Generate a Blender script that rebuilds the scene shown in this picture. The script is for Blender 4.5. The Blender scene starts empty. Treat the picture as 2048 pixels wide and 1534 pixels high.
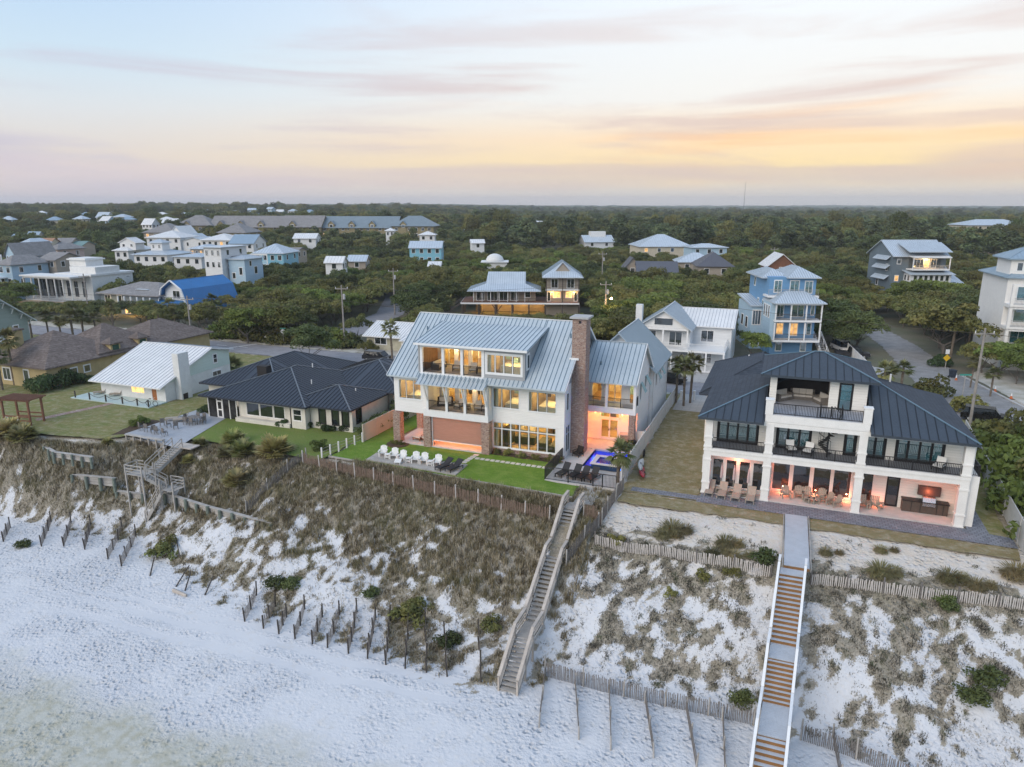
import bpy, math, random
import numpy as np
from mathutils import Vector, Matrix, noise as mnoise
random.seed(7); RNG = np.random.default_rng(7)
SC = bpy.context.scene; COL = SC.collection
R = math.radians
# ---------------- camera -------------------------------------------------
F_PX = 1421.0; CAM_H = 24.0; PITCH = math.atan((767 - 410) / F_PX); YAW = R(21)
cd = bpy.data.cameras.new('camera'); cam = bpy.data.objects.new('camera', cd); COL.objects.link(cam)
cam.location = (0, 0, CAM_H); cam.rotation_euler = (math.pi / 2 - PITCH, 0, YAW)
cd.sensor_width = 36; cd.sensor_fit = 'HORIZONTAL'; cd.lens = 36 * F_PX / 2048
cd.clip_start = .5; cd.clip_end = 20000
SC.camera = cam
# ---------------- sky + sun ----------------------------------------------
def nd(nt, t, **kw):
    n = nt.nodes.new(t)
    for k, v in kw.items():
        if k == 'ins':
            for a, b in v.items(): n.inputs[a].default_value = b
        else: setattr(n, k, v)
    return n
def srgb(r, g, b):
    f = lambda c: (c / 255 / 12.92) if c / 255 <= .04045 else ((c / 255 + .055) / 1.055) ** 2.4
    return (f(r), f(g), f(b), 1)
def ramp(nt, stops, interp='LINEAR'):
    n = nt.nodes.new('ShaderNodeValToRGB'); e = n.color_ramp.elements; n.color_ramp.interpolation = interp
    while len(e) < len(stops): e.new(.5)
    for i, (p, c) in enumerate(stops): e[i].position = p; e[i].color = c if len(c) == 4 else (*c, 1)
    return n
SUN_EL, SUN_AZ = 32.0, 246.0     # degrees; azimuth measured anticlockwise from +x : soft light from seaward
W = bpy.data.worlds.new('World'); SC.world = W; W.use_nodes = True
nt = W.node_tree; nt.nodes.clear(); L = nt.links.new
out = nd(nt, 'ShaderNodeOutputWorld'); bg = nd(nt, 'ShaderNodeBackground'); L(bg.outputs[0], out.inputs[0])
tc = nd(nt, 'ShaderNodeTexCoord'); sep = nd(nt, 'ShaderNodeSeparateXYZ'); L(tc.outputs['Generated'], sep.inputs[0])
mr = nd(nt, 'ShaderNodeMapRange', ins={1: 0.0, 2: .5, 3: 0, 4: 1}); L(sep.outputs[2], mr.inputs[0])
# elevation ramps (position = 2*sin elevation)
rl = ramp(nt, [(0, srgb(214, 202, 204)), (.05, srgb(220, 207, 204)), (.12, srgb(222, 211, 203)), (.22, srgb(214, 218, 222)), (.32, srgb(200, 219, 232)), (.5, srgb(180, 207, 236)), (1, srgb(172, 202, 240))])
rr = ramp(nt, [(0, srgb(214, 209, 202)), (.04, srgb(226, 216, 200)), (.10, srgb(252, 224, 166)), (.17, srgb(252, 222, 182)), (.26, srgb(240, 236, 230)), (.5, srgb(238, 243, 247)), (1, srgb(192, 214, 242))])
L(mr.outputs[0], rl.inputs[0]); L(mr.outputs[0], rr.inputs[0])
dot = nd(nt, 'ShaderNodeVectorMath', operation='DOT_PRODUCT'); L(tc.outputs['Generated'], dot.inputs[0])
dot.inputs[1].default_value = (math.cos(R(72)), math.sin(R(72)), 0)
mg = nd(nt, 'ShaderNodeMapRange', interpolation_type='SMOOTHSTEP', ins={1: .30, 2: 1.0, 3: 0, 4: 1}); L(dot.outputs['Value'], mg.inputs[0])
mx = nd(nt, 'ShaderNodeMix', data_type='RGBA'); L(mg.outputs[0], mx.inputs[0]); L(rl.outputs[0], mx.inputs[6]); L(rr.outputs[0], mx.inputs[7])
# stratus streaks
vm = nd(nt, 'ShaderNodeVectorMath', operation='MULTIPLY'); L(tc.outputs['Generated'], vm.inputs[0]); vm.inputs[1].default_value = (2.0, 2.0, 21)
add = nd(nt, 'ShaderNodeVectorMath', operation='ADD'); L(vm.outputs[0], add.inputs[0]); add.inputs[1].default_value = (3.1, 1.7, .4)
nz = nd(nt, 'ShaderNodeTexNoise', ins={'Scale': 1.15, 'Detail': 6.0, 'Roughness': .52, 'Distortion': .35}); L(add.outputs[0], nz.inputs['Vector'])
cm = nd(nt, 'ShaderNodeMapRange', interpolation_type='SMOOTHSTEP', ins={1: .47, 2: .66, 3: 0, 4: 1}); L(nz.outputs[0], cm.inputs[0])
cw = ramp(nt, [(0, (.5,) * 3), (.06, (.6,) * 3), (.14, (.75,) * 3), (.24, (.8,) * 3), (.36, (.6,) * 3), (.5, (.25,) * 3), (1, (.2,) * 3)]); L(mr.outputs[0], cw.inputs[0])
mm = nd(nt, 'ShaderNodeMath', operation='MULTIPLY'); L(cm.outputs[0], mm.inputs[0]); L(cw.outputs[0], mm.inputs[1])
cc = nd(nt, 'ShaderNodeMix', data_type='RGBA'); L(mg.outputs[0], cc.inputs[0]); cc.inputs[6].default_value = srgb(196, 190, 206); cc.inputs[7].default_value = srgb(216, 190, 180)
mx2 = nd(nt, 'ShaderNodeMix', data_type='RGBA'); L(mm.outputs[0], mx2.inputs[0]); L(mx.outputs[2], mx2.inputs[6]); L(cc.outputs[2], mx2.inputs[7])
# glowing lower edges of clouds near the bright side: second shifted sample
add2 = nd(nt, 'ShaderNodeVectorMath', operation='ADD'); L(vm.outputs[0], add2.inputs[0]); add2.inputs[1].default_value = (3.1, 1.7, .78)
nz2 = nd(nt, 'ShaderNodeTexNoise', ins={'Scale': 1.15, 'Detail': 5.0, 'Roughness': .5, 'Distortion': .35}); L(add2.outputs[0], nz2.inputs['Vector'])
cm2 = nd(nt, 'ShaderNodeMapRange', interpolation_type='SMOOTHSTEP', ins={1: .52, 2: .72, 3: 0, 4: .95}); L(nz2.outputs[0], cm2.inputs[0])
gp = nd(nt, 'ShaderNodeMath', operation='POWER', ins={1: 3.0}); L(mg.outputs[0], gp.inputs[0])
cwo = ramp(nt, [(0, (0,) * 3), (.06, (.3,) * 3), (.13, (1,) * 3), (.22, (.6,) * 3), (.32, (0,) * 3)]); L(mr.outputs[0], cwo.inputs[0])
m3 = nd(nt, 'ShaderNodeMath', operation='MULTIPLY'); L(cm2.outputs[0], m3.inputs[0]); L(gp.outputs[0], m3.inputs[1])
m4 = nd(nt, 'ShaderNodeMath', operation='MULTIPLY'); L(m3.outputs[0], m4.inputs[0]); L(cwo.outputs[0], m4.inputs[1])
mx3 = nd(nt, 'ShaderNodeMix', data_type='RGBA'); L(m4.outputs[0], mx3.inputs[0]); L(mx2.outputs[2], mx3.inputs[6]); mx3.inputs[7].default_value = srgb(255, 196, 132)
# low mauve bank over the horizon
bk = nd(nt, 'ShaderNodeTexNoise', ins={'Scale': 3.0, 'Detail': 4.0}); vb = nd(nt, 'ShaderNodeVectorMath', operation='MULTIPLY'); L(tc.outputs['Generated'], vb.inputs[0]); vb.inputs[1].default_value = (1, 1, 9); L(vb.outputs[0], bk.inputs['Vector'])
bz = nd(nt, 'ShaderNodeMath', operation='MULTIPLY_ADD', ins={1: .035, 2: -.0175}); L(bk.outputs[0], bz.inputs[0])
be = nd(nt, 'ShaderNodeMath', operation='ADD'); L(sep.outputs[2], be.inputs[0]); L(bz.outputs[0], be.inputs[1])
br_ = ramp(nt, [(0, (.15,) * 3), (.30, (.1,) * 3), (.42, (.55,) * 3), (.62, (.5,) * 3), (.72, (0,) * 3)], 'EASE')
bs_ = nd(nt, 'ShaderNodeMapRange', ins={1: 0, 2: .075, 3: 0, 4: 1}); L(be.outputs[0], bs_.inputs[0]); L(bs_.outputs[0], br_.inputs[0])
bcl = nd(nt, 'ShaderNodeMix', data_type='RGBA'); L(mg.outputs[0], bcl.inputs[0]); bcl.inputs[6].default_value = srgb(214, 200, 206); bcl.inputs[7].default_value = srgb(212, 192, 182)
mx4 = nd(nt, 'ShaderNodeMix', data_type='RGBA'); L(br_.outputs[0], mx4.inputs[0]); L(mx3.outputs[2], mx4.inputs[6]); L(bcl.outputs[2], mx4.inputs[7])
# physical sky under it all, gives the blue of the upper dome
sky = nd(nt, 'ShaderNodeTexSky', sky_type='NISHITA', sun_disc=False, sun_elevation=R(SUN_EL), sun_rotation=R(90 - SUN_AZ), air_density=1.2, dust_density=2.0)
sks = nd(nt, 'ShaderNodeVectorMath', operation='SCALE'); L(sky.outputs[0], sks.inputs[0]); sks.inputs['Scale'].default_value = .08
mx5 = nd(nt, 'ShaderNodeMix', data_type='RGBA', ins={0: .12}); L(mx4.outputs[2], mx5.inputs[6]); L(sks.outputs[0], mx5.inputs[7])
L(mx5.outputs[2], bg.inputs[0]); bg.inputs[1].default_value = .85
sl = bpy.data.lights.new('sun', 'SUN'); so = bpy.data.objects.new('sun', sl); COL.objects.link(so)
sl.energy = 1.5; sl.angle = R(48); sl.color = (1, .87, .72)
sd = Vector((math.cos(R(SUN_AZ)) * math.cos(R(SUN_EL)), math.sin(R(SUN_AZ)) * math.cos(R(SUN_EL)), math.sin(R(SUN_EL))))
so.rotation_euler = (-sd).to_track_quat('-Z', 'Y').to_euler(); so.location = (0, 0, 60)
SC.view_settings.view_transform = 'Standard'; SC.view_settings.look = 'None'; SC.view_settings.gamma = 1
SC.view_settings.exposure = 0.55
SC.render.engine = 'CYCLES'
cy = SC.cycles
cy.use_denoising = True; cy.max_bounces = 6; cy.diffuse_bounces = 3; cy.glossy_bounces = 3; cy.transparent_max_bounces = 12
cy.transmission_bounces = 4; cy.volume_bounces = 0; cy.caustics_reflective = False; cy.caustics_refractive = False
cy.sample_clamp_indirect = 4.0; cy.use_light_tree = True; cy.volume_step_rate = 4
# ---------------- pixel -> place (distance from the surface touched) ------
def ray(u, v):
    a = (u - 1024) / F_PX; b = (v - 767) / F_PX
    cy_ = math.cos(PITCH) - b * math.sin(PITCH); cz = -math.sin(PITCH) - b * math.cos(PITCH)
    return (a * math.cos(YAW) - cy_ * math.sin(YAW), a * math.sin(YAW) + cy_ * math.cos(YAW), cz)
def G(u, v, z=0.0):
    d = ray(u, v); t = (z - CAM_H) / d[2]; return Vector((d[0] * t, d[1] * t, z))
def GT(u, v):
    d = Vector(ray(u, v)); t = 20.0
    while t < 400:
        q = d * t
        if CAM_H + q.z <= gz(q.x, q.y): return Vector((q.x, q.y, CAM_H + q.z))
        t += .15
def PY(u, v, y):
    d = ray(u, v); t = y / d[1]; return Vector((d[0] * t, y, CAM_H + d[2] * t))
# ---------------- materials -----------------------------------------------
MATS = {}
def newmat(name):
    m = bpy.data.materials.new(name); m.use_nodes = True; m.node_tree.nodes.clear()
    nt = m.node_tree; o = nd(nt, 'ShaderNodeOutputMaterial'); p = nd(nt, 'ShaderNodeBsdfPrincipled'); nt.links.new(p.outputs[0], o.inputs[0])
    MATS[name] = m
    return m, nt, p, o
def posv(nt, stretch=(1, 1, 1)):
    g = nd(nt, 'ShaderNodeNewGeometry'); v = nd(nt, 'ShaderNodeVectorMath', operation='MULTIPLY'); nt.links.new(g.outputs['Position'], v.inputs[0]); v.inputs[1].default_value = stretch
    return v.outputs[0]
def noisen(nt, vec, scale, detail=3, rough=.55):
    n = nd(nt, 'ShaderNodeTexNoise', ins={'Scale': scale, 'Detail': detail, 'Roughness': rough}); nt.links.new(vec, n.inputs['Vector']); return n.outputs[0]
def mapr(nt, x, a, b, c=0, d=1):
    n = nd(nt, 'ShaderNodeMapRange', ins={1: a, 2: b, 3: c, 4: d}); nt.links.new(x, n.inputs[0]); return n.outputs[0]
def mixc(nt, f, a, b, blend='MIX'):
    n = nd(nt, 'ShaderNodeMix', data_type='RGBA', blend_type=blend)
    for s, i in ((f, 0), (a, 6), (b, 7)):
        if isinstance(s, (int, float)): n.inputs[i].default_value = s
        elif isinstance(s, tuple): n.inputs[i].default_value = s if len(s) == 4 else (*s, 1)
        else: nt.links.new(s, n.inputs[i])
    return n.outputs[2]
def mth(nt, op, a, b=None):
    n = nd(nt, 'ShaderNodeMath', operation=op)
    for i, s in enumerate((a, b)):
        if s is None: continue
        if isinstance(s, (int, float)): n.inputs[i].default_value = s
        else: nt.links.new(s, n.inputs[i])
    return n.outputs[0]
def bumpn(nt, p, h, dist=.02, strength=1.0):
    b = nd(nt, 'ShaderNodeBump', ins={'Strength': strength, 'Distance': dist}); nt.links.new(h, b.inputs['Height']); nt.links.new(b.outputs[0], p.inputs['Normal'])
def sepz(nt):
    g = nd(nt, 'ShaderNodeNewGeometry'); s = nd(nt, 'ShaderNodeSeparateXYZ'); nt.links.new(g.outputs['Position'], s.inputs[0]); return s.outputs
def plain(name, col, rough=.65, var=.14, vs=1.5, bump=0., bs=25., metal=0., col2=None, spec=.35, stretch=(1, 1, 1), fine=.06):
    if name in MATS: return MATS[name]
    m, nt, p, o = newmat(name)
    v = posv(nt, stretch); n1 = noisen(nt, v, vs, 4); n2 = noisen(nt, v, vs * 9, 3)
    c2 = col2 or tuple(c * (1 - var * 1.6) for c in col)
    c = mixc(nt, mapr(nt, n1, .3, .7), tuple(col), tuple(c2))
    c = mixc(nt, mapr(nt, n2, .3, .7, 0, fine * 3), c, tuple(x * .45 for x in col))
    nt.links.new(c, p.inputs['Base Color']); nt.links.new(mapr(nt, n2, .2, .8, max(.02, rough - .08), min(1, rough + .1)), p.inputs['Roughness'])
    p.inputs['Metallic'].default_value = metal; p.inputs['Specular IOR Level'].default_value = spec
    if bump: bumpn(nt, p, noisen(nt, v, bs, 3), bump)
    return m
def siding(name, col, pitch=.16, rough=.55, vertical=False, var=.08):
    if name in MATS: return MATS[name]
    m, nt, p, o = newmat(name); s = sepz(nt)
    z = s[2] if not vertical else mth(nt, 'ADD', s[0], s[1])
    f = mth(nt, 'FRACT', mth(nt, 'DIVIDE', z, pitch))
    v = posv(nt, (.4, .4, 3)); n1 = noisen(nt, v, 1.2, 4); n2 = noisen(nt, posv(nt), 14, 3)
    c = mixc(nt, mapr(nt, n1, .3, .7), tuple(col), tuple(x * (1 - var * 1.5) for x in col))
    c = mixc(nt, mapr(nt, n2, .35, .8, 0, .12), c, tuple(x * .6 for x in col))
    groove = mapr(nt, f, 0, .12, 1, 0)
    c = mixc(nt, mth(nt, 'MULTIPLY', groove, .35), c, tuple(x * .45 for x in col))
    nt.links.new(c, p.inputs['Base Color']); p.inputs['Roughness'].default_value = rough
    bumpn(nt, p, mapr(nt, f, 0, 1, 1, 0) if not vertical else mapr(nt, f, 0, .1, 0, 1), .02)
    return m
def brickm(name, cols, mortar, scale=1.0, bw=.24, bh=.075):
    m, nt, p, o = newmat(name); s = sepz(nt)
    cmb = nd(nt, 'ShaderNodeCombineXYZ'); nt.links.new(mth(nt, 'ADD', s[0], s[1]), cmb.inputs[0]); nt.links.new(s[2], cmb.inputs[1])
    b = nd(nt, 'ShaderNodeTexBrick', ins={'Scale': scale, 'Mortar Size': .01, 'Brick Width': bw, 'Row Height': bh, 'Bias': -.1}); nt.links.new(cmb.outputs[0], b.inputs['Vector'])
    b.inputs['Color1'].default_value = (*cols[0], 1); b.inputs['Color2'].default_value = (*cols[1], 1); b.inputs['Mortar'].default_value = (*mortar, 1)
    n = noisen(nt, posv(nt, (1, 1, 2.2)), 4.5, 3, .7); c = mixc(nt, mapr(nt, n, .5, .66, 0, .85), b.outputs['Color'], tuple(cols[2]))
    c = mixc(nt, mapr(nt, noisen(nt, posv(nt, (1, 1, 2.2)), 5.5, 3, .7), .52, .64, 0, .8), c, tuple(cols[3]))
    nt.links.new(c, p.inputs['Base Color']); p.inputs['Roughness'].default_value = .85
    bumpn(nt, p, b.outputs['Fac'], -.01)
    return m
def shingle(name, col, col2, row=.16):
    m, nt, p, o = newmat(name); s = sepz(nt)
    f = mth(nt, 'FRACT', mth(nt, 'DIVIDE', s[2], row)); rowid = mth(nt, 'FLOOR', mth(nt, 'DIVIDE', s[2], row))
    cmb = nd(nt, 'ShaderNodeCombineXYZ'); nt.links.new(mth(nt, 'MULTIPLY', s[0], 3.2), cmb.inputs[0]); nt.links.new(mth(nt, 'MULTIPLY', s[1], 3.2), cmb.inputs[1]); nt.links.new(mth(nt, 'MULTIPLY', rowid, 7.3), cmb.inputs[2])
    wn = nd(nt, 'ShaderNodeTexVoronoi', ins={'Scale': 1.0}); nt.links.new(cmb.outputs[0], wn.inputs['Vector'])
    sc = nd(nt, 'ShaderNodeSeparateColor'); nt.links.new(wn.outputs['Color'], sc.inputs[0])
    c = mixc(nt, sc.outputs[0], tuple(col), tuple(col2))
    c = mixc(nt, mapr(nt, noisen(nt, posv(nt), .8, 4), .4, .7, 0, .4), c, tuple(x * .6 for x in col))
    c = mixc(nt, mapr(nt, f, 0, .22, .55, 0), c, tuple(x * .35 for x in col))
    nt.links.new(c, p.inputs['Base Color']); p.inputs['Roughness'].default_value = .9
    bumpn(nt, p, mapr(nt, f, 0, 1, 1, 0), .02)
    return m
def metal_roof(name, col, rough=.38, metal=.35, var=.14):
    m, nt, p, o = newmat(name)
    v = posv(nt); n1 = noisen(nt, v, .5, 4); n2 = noisen(nt, posv(nt, (4, 4, .7)), 1.4, 4); n3 = noisen(nt, v, 18, 2)
    c = mixc(nt, mapr(nt, n1, .3, .7), tuple(col), tuple(x * (1 - var) for x in col))
    c = mixc(nt, mapr(nt, n2, .52, .78, 0, .35), c, tuple(x * .62 + .02 for x in col))
    c = mixc(nt, mapr(nt, n3, .4, .8, 0, .15), c, tuple(x * .6 for x in col))
    nt.links.new(c, p.inputs['Base Color']); nt.links.new(mapr(nt, n2, .3, .8, rough - .06, rough + .16), p.inputs['Roughness']); p.inputs['Metallic'].default_value = metal
    bumpn(nt, p, n1, .05, .4)
    return m
def glass(name, tint=(.8, .9, .9), refl=.35, rough=.02, dark=None):
    """pane: fresnel mirror over a tinted see-through (or an opaque dark room or painted reflection tone)"""
    m, nt, p, o = newmat(name); nt.nodes.remove(p)
    fr = nd(nt, 'ShaderNodeFresnel', ins={'IOR': 1.5}); gl = nd(nt, 'ShaderNodeBsdfGlossy', ins={'Roughness': rough, 'Color': (.95, .97, 1, 1)})
    gn = noisen(nt, posv(nt), .9, 2); b = nd(nt, 'ShaderNodeBump', ins={'Strength': .25, 'Distance': .05}); nt.links.new(gn, b.inputs['Height']); nt.links.new(b.outputs[0], gl.inputs['Normal'])
    if dark is None:
        tr = nd(nt, 'ShaderNodeBsdfTransparent', ins={'Color': (*tint, 1)})
    else:
        tr = nd(nt, 'ShaderNodeBsdfDiffuse')
        nt.links.new(mixc(nt, mapr(nt, noisen(nt, posv(nt), 1.1, 3), .35, .65), tuple(dark), tuple(x * .4 for x in dark)), tr.inputs[0])
    gb = nd(nt, 'ShaderNodeNewGeometry'); f = mth(nt, 'MULTIPLY', mth(nt, 'MAXIMUM', fr.outputs[0], refl), mth(nt, 'SUBTRACT', 1.0, gb.outputs['Backfacing']))
    mx = nd(nt, 'ShaderNodeMixShader'); nt.links.new(f, mx.inputs[0]); nt.links.new(tr.outputs[0], mx.inputs[1]); nt.links.new(gl.outputs[0], mx.inputs[2]); nt.links.new(mx.outputs[0], o.inputs[0])
    return m
def litm(name, col, strength, var=.6):
    m, nt, p, o = newmat(name); c = mixc(nt, mapr(nt, noisen(nt, posv(nt), 1.6, 3), .3, .7), tuple(col), tuple(x * (1 - var) for x in col))
    nt.links.new(c, p.inputs['Emission Color']); p.inputs['Emission Strength'].default_value = strength
    nt.links.new(c, p.inputs['Base Color']); p.inputs['Roughness'].default_value = .3
    return m
def leafm(name, c1, c2, c3, transl=.2):
    m, nt, p, o = newmat(name)
    at = nd(nt, 'ShaderNodeAttribute', attribute_name='rnd'); oi = nd(nt, 'ShaderNodeObjectInfo')
    n = noisen(nt, posv(nt), .45, 3); n2 = noisen(nt, posv(nt), 2.4, 2)
    c = mixc(nt, at.outputs['Fac'], tuple(c1), tuple(c2)); c = mixc(nt, mapr(nt, n, .42, .68, 0, .85), c, tuple(c3))
    c = mixc(nt, mapr(nt, n2, .5, .8, 0, .4), c, tuple(x * .5 for x in c1))
    c = mixc(nt, mapr(nt, oi.outputs['Random'], 0, 1, 0, .45), c, tuple((c3[0] * 1.05, c3[1] * .8, c3[2] * .7)))
    hs = nd(nt, 'ShaderNodeHueSaturation'); nt.links.new(c, hs.inputs['Color']); nt.links.new(mapr(nt, mth(nt, 'FRACT', mth(nt, 'MULTIPLY', oi.outputs['Random'], 7.3)), 0, 1, .58, 1.28), hs.inputs['Value']); c = hs.outputs[0]
    nt.links.new(c, p.inputs['Base Color']); p.inputs['Roughness'].default_value = .6; p.inputs['Specular IOR Level'].default_value = .22
    t = nd(nt, 'ShaderNodeBsdfTranslucent'); nt.links.new(c, t.inputs[0]); mx = nd(nt, 'ShaderNodeMixShader', ins={0: transl})
    nt.links.new(p.outputs[0], mx.inputs[1]); nt.links.new(t.outputs[0], mx.inputs[2]); nt.links.new(mx.outputs[0], o.inputs[0])
    return m
# ---------------- mesh + object helpers ------------------------------------
ORG = {}
class MB:
    def __init__(s): s.v = []; s.f = []
    def hexa(s, p):
        b = len(s.v); s.v += [tuple(q) for q in p]
        s.f += [(b, b + 3, b + 2, b + 1), (b + 4, b + 5, b + 6, b + 7), (b, b + 1, b + 5, b + 4), (b + 1, b + 2, b + 6, b + 5), (b + 2, b + 3, b + 7, b + 6), (b + 3, b, b + 4, b + 7)]; return s
    def box(s, x0, x1, y0, y1, z0, z1):
        return s.hexa([(x0, y0, z0), (x1, y0, z0), (x1, y1, z0), (x0, y1, z0), (x0, y0, z1), (x1, y0, z1), (x1, y1, z1), (x0, y1, z1)])
    def bar(s, p, q, w, h, up=(0, 0, 1)):
        p, q = Vector(p), Vector(q); d = (q - p).normalized(); up = Vector(up)
        if abs(d.dot(up)) > .99: up = Vector((0, 1, 0))
        a = d.cross(up).normalized() * (w / 2); c = a.cross(d).normalized() * (h / 2)
        return s.hexa([p - a - c, p + a - c, q + a - c, q - a - c, p - a + c, p + a + c, q + a + c, q - a + c])
    def tube(s, p, q, r0, r1=None, n=8, cap=True):
        p, q = Vector(p), Vector(q); r1 = r0 if r1 is None else r1; d = (q - p).normalized()
        a = d.orthogonal().normalized(); c = d.cross(a); b = len(s.v)
        for o_, r in ((p, r0), (q, r1)):
            for i in range(n): t = 2 * math.pi * i / n; s.v.append(tuple(o_ + (a * math.cos(t) + c * math.sin(t)) * r))
        for i in range(n): j = (i + 1) % n; s.f.append((b + i, b + j, b + n + j, b + n + i))
        if cap: s.f.append(tuple(b + i for i in reversed(range(n)))); s.f.append(tuple(b + n + i for i in range(n)))
        return s
    def poly(s, pts):
        b = len(s.v); s.v += [tuple(p) for p in pts]; s.f.append(tuple(range(b, b + len(pts)))); return s
    def slab(s, pts, t):
        """polygon pts (top side, counter-clockwise from above) given thickness t downwards"""
        n = len(pts); b = len(s.v); s.v += [tuple(p) for p in pts] + [(p[0], p[1], p[2] - t) for p in pts]
        s.f.append(tuple(range(b, b + n))); s.f.append(tuple(b + n + i for i in reversed(range(n))))
        for i in range(n): j = (i + 1) % n; s.f.append((b + i, b + n + i, b + n + j, b + j))
        return s
    def lathe(s, prof, c=(0, 0, 0), n=12):
        b = len(s.v)
        for r, z in prof:
            for i in range(n): t = 2 * math.pi * i / n; s.v.append((c[0] + r * math.cos(t), c[1] + r * math.sin(t), c[2] + z))
        for k in range(len(prof) - 1):
            for i in range(n): j = (i + 1) % n; s.f.append((b + k * n + i, b + k * n + j, b + (k + 1) * n + j, b + (k + 1) * n + i))
        s.f.append(tuple(b + (len(prof) - 1) * n + i for i in range(n))); s.f.append(tuple(b + i for i in reversed(range(n))))
        return s
    def build(s, name, mat, parent=None, smooth=False, kind=None):
        me = bpy.data.meshes.new(name)
        o_ = ORG.get(parent.name, (0, 0, 0)) if parent else (0, 0, 0)
        me.from_pydata([(a - o_[0], b - o_[1], c - o_[2]) for a, b, c in s.v], [], s.f)
        if mat: me.materials.append(mat)
        if smooth: me.polygons.foreach_set('use_smooth', [True] * len(me.polygons))
        o = bpy.data.objects.new(name, me); COL.objects.link(o)
        if parent: o.parent = parent; ORG[o.name] = o_
        if kind: o['kind'] = kind
        return o
def tag(o, label, cat, group=None, kind=None):
    o['label'] = label; o['category'] = cat
    if group: o['group'] = group
    if kind: o['kind'] = kind
    return o
def thing(name, label, cat, loc=(0, 0, 0), rz=0, group=None, world=False):
    o = bpy.data.objects.new(name, None); COL.objects.link(o); o.location = loc; o.rotation_euler = (0, 0, rz); o.empty_display_size = .2
    if world: ORG[o.name] = tuple(loc)
    return tag(o, label, cat, group)
def copy_tree(root, loc=None, rz=None, label=None, group=None, scale=None):
    def cp(o, par):
        c = o.copy(); COL.objects.link(c); c.parent = par
        for ch in o.children: cp(ch, c)
        return c
    r = cp(root, None)
    if loc is not None: r.location = loc
    if rz is not None: r.rotation_euler = (0, 0, rz)
    if label: r['label'] = label
    if group: r['group'] = group
    if scale: r.scale = (scale,) * 3 if isinstance(scale, (int, float)) else scale
    return r
def struct(o): o['kind'] = 'structure'; return o
def npmesh(name, verts, faces, mat, parent=None, attr=None, kind=None, smooth=False):
    """verts (n,3), faces (m,k) arrays"""
    me = bpy.data.meshes.new(name); n, (m, k) = len(verts), faces.shape
    me.vertices.add(n); me.vertices.foreach_set('co', np.asarray(verts, np.float32).ravel())
    me.loops.add(m * k); me.loops.foreach_set('vertex_index', np.asarray(faces, np.int32).ravel())
    me.polygons.add(m); me.polygons.foreach_set('loop_start', np.arange(0, m * k, k, dtype=np.int32)); me.polygons.foreach_set('loop_total', np.full(m, k, np.int32))
    if smooth: me.polygons.foreach_set('use_smooth', np.ones(m, bool))
    me.update(calc_edges=True)
    if attr is not None:
        a = me.attributes.new('rnd', 'FLOAT', 'POINT'); a.data.foreach_set('value', np.asarray(attr, np.float32))
    me.materials.append(mat)
    o = bpy.data.objects.new(name, me); COL.objects.link(o)
    if parent: o.parent = parent
    if kind: o['kind'] = kind
    return o
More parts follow.
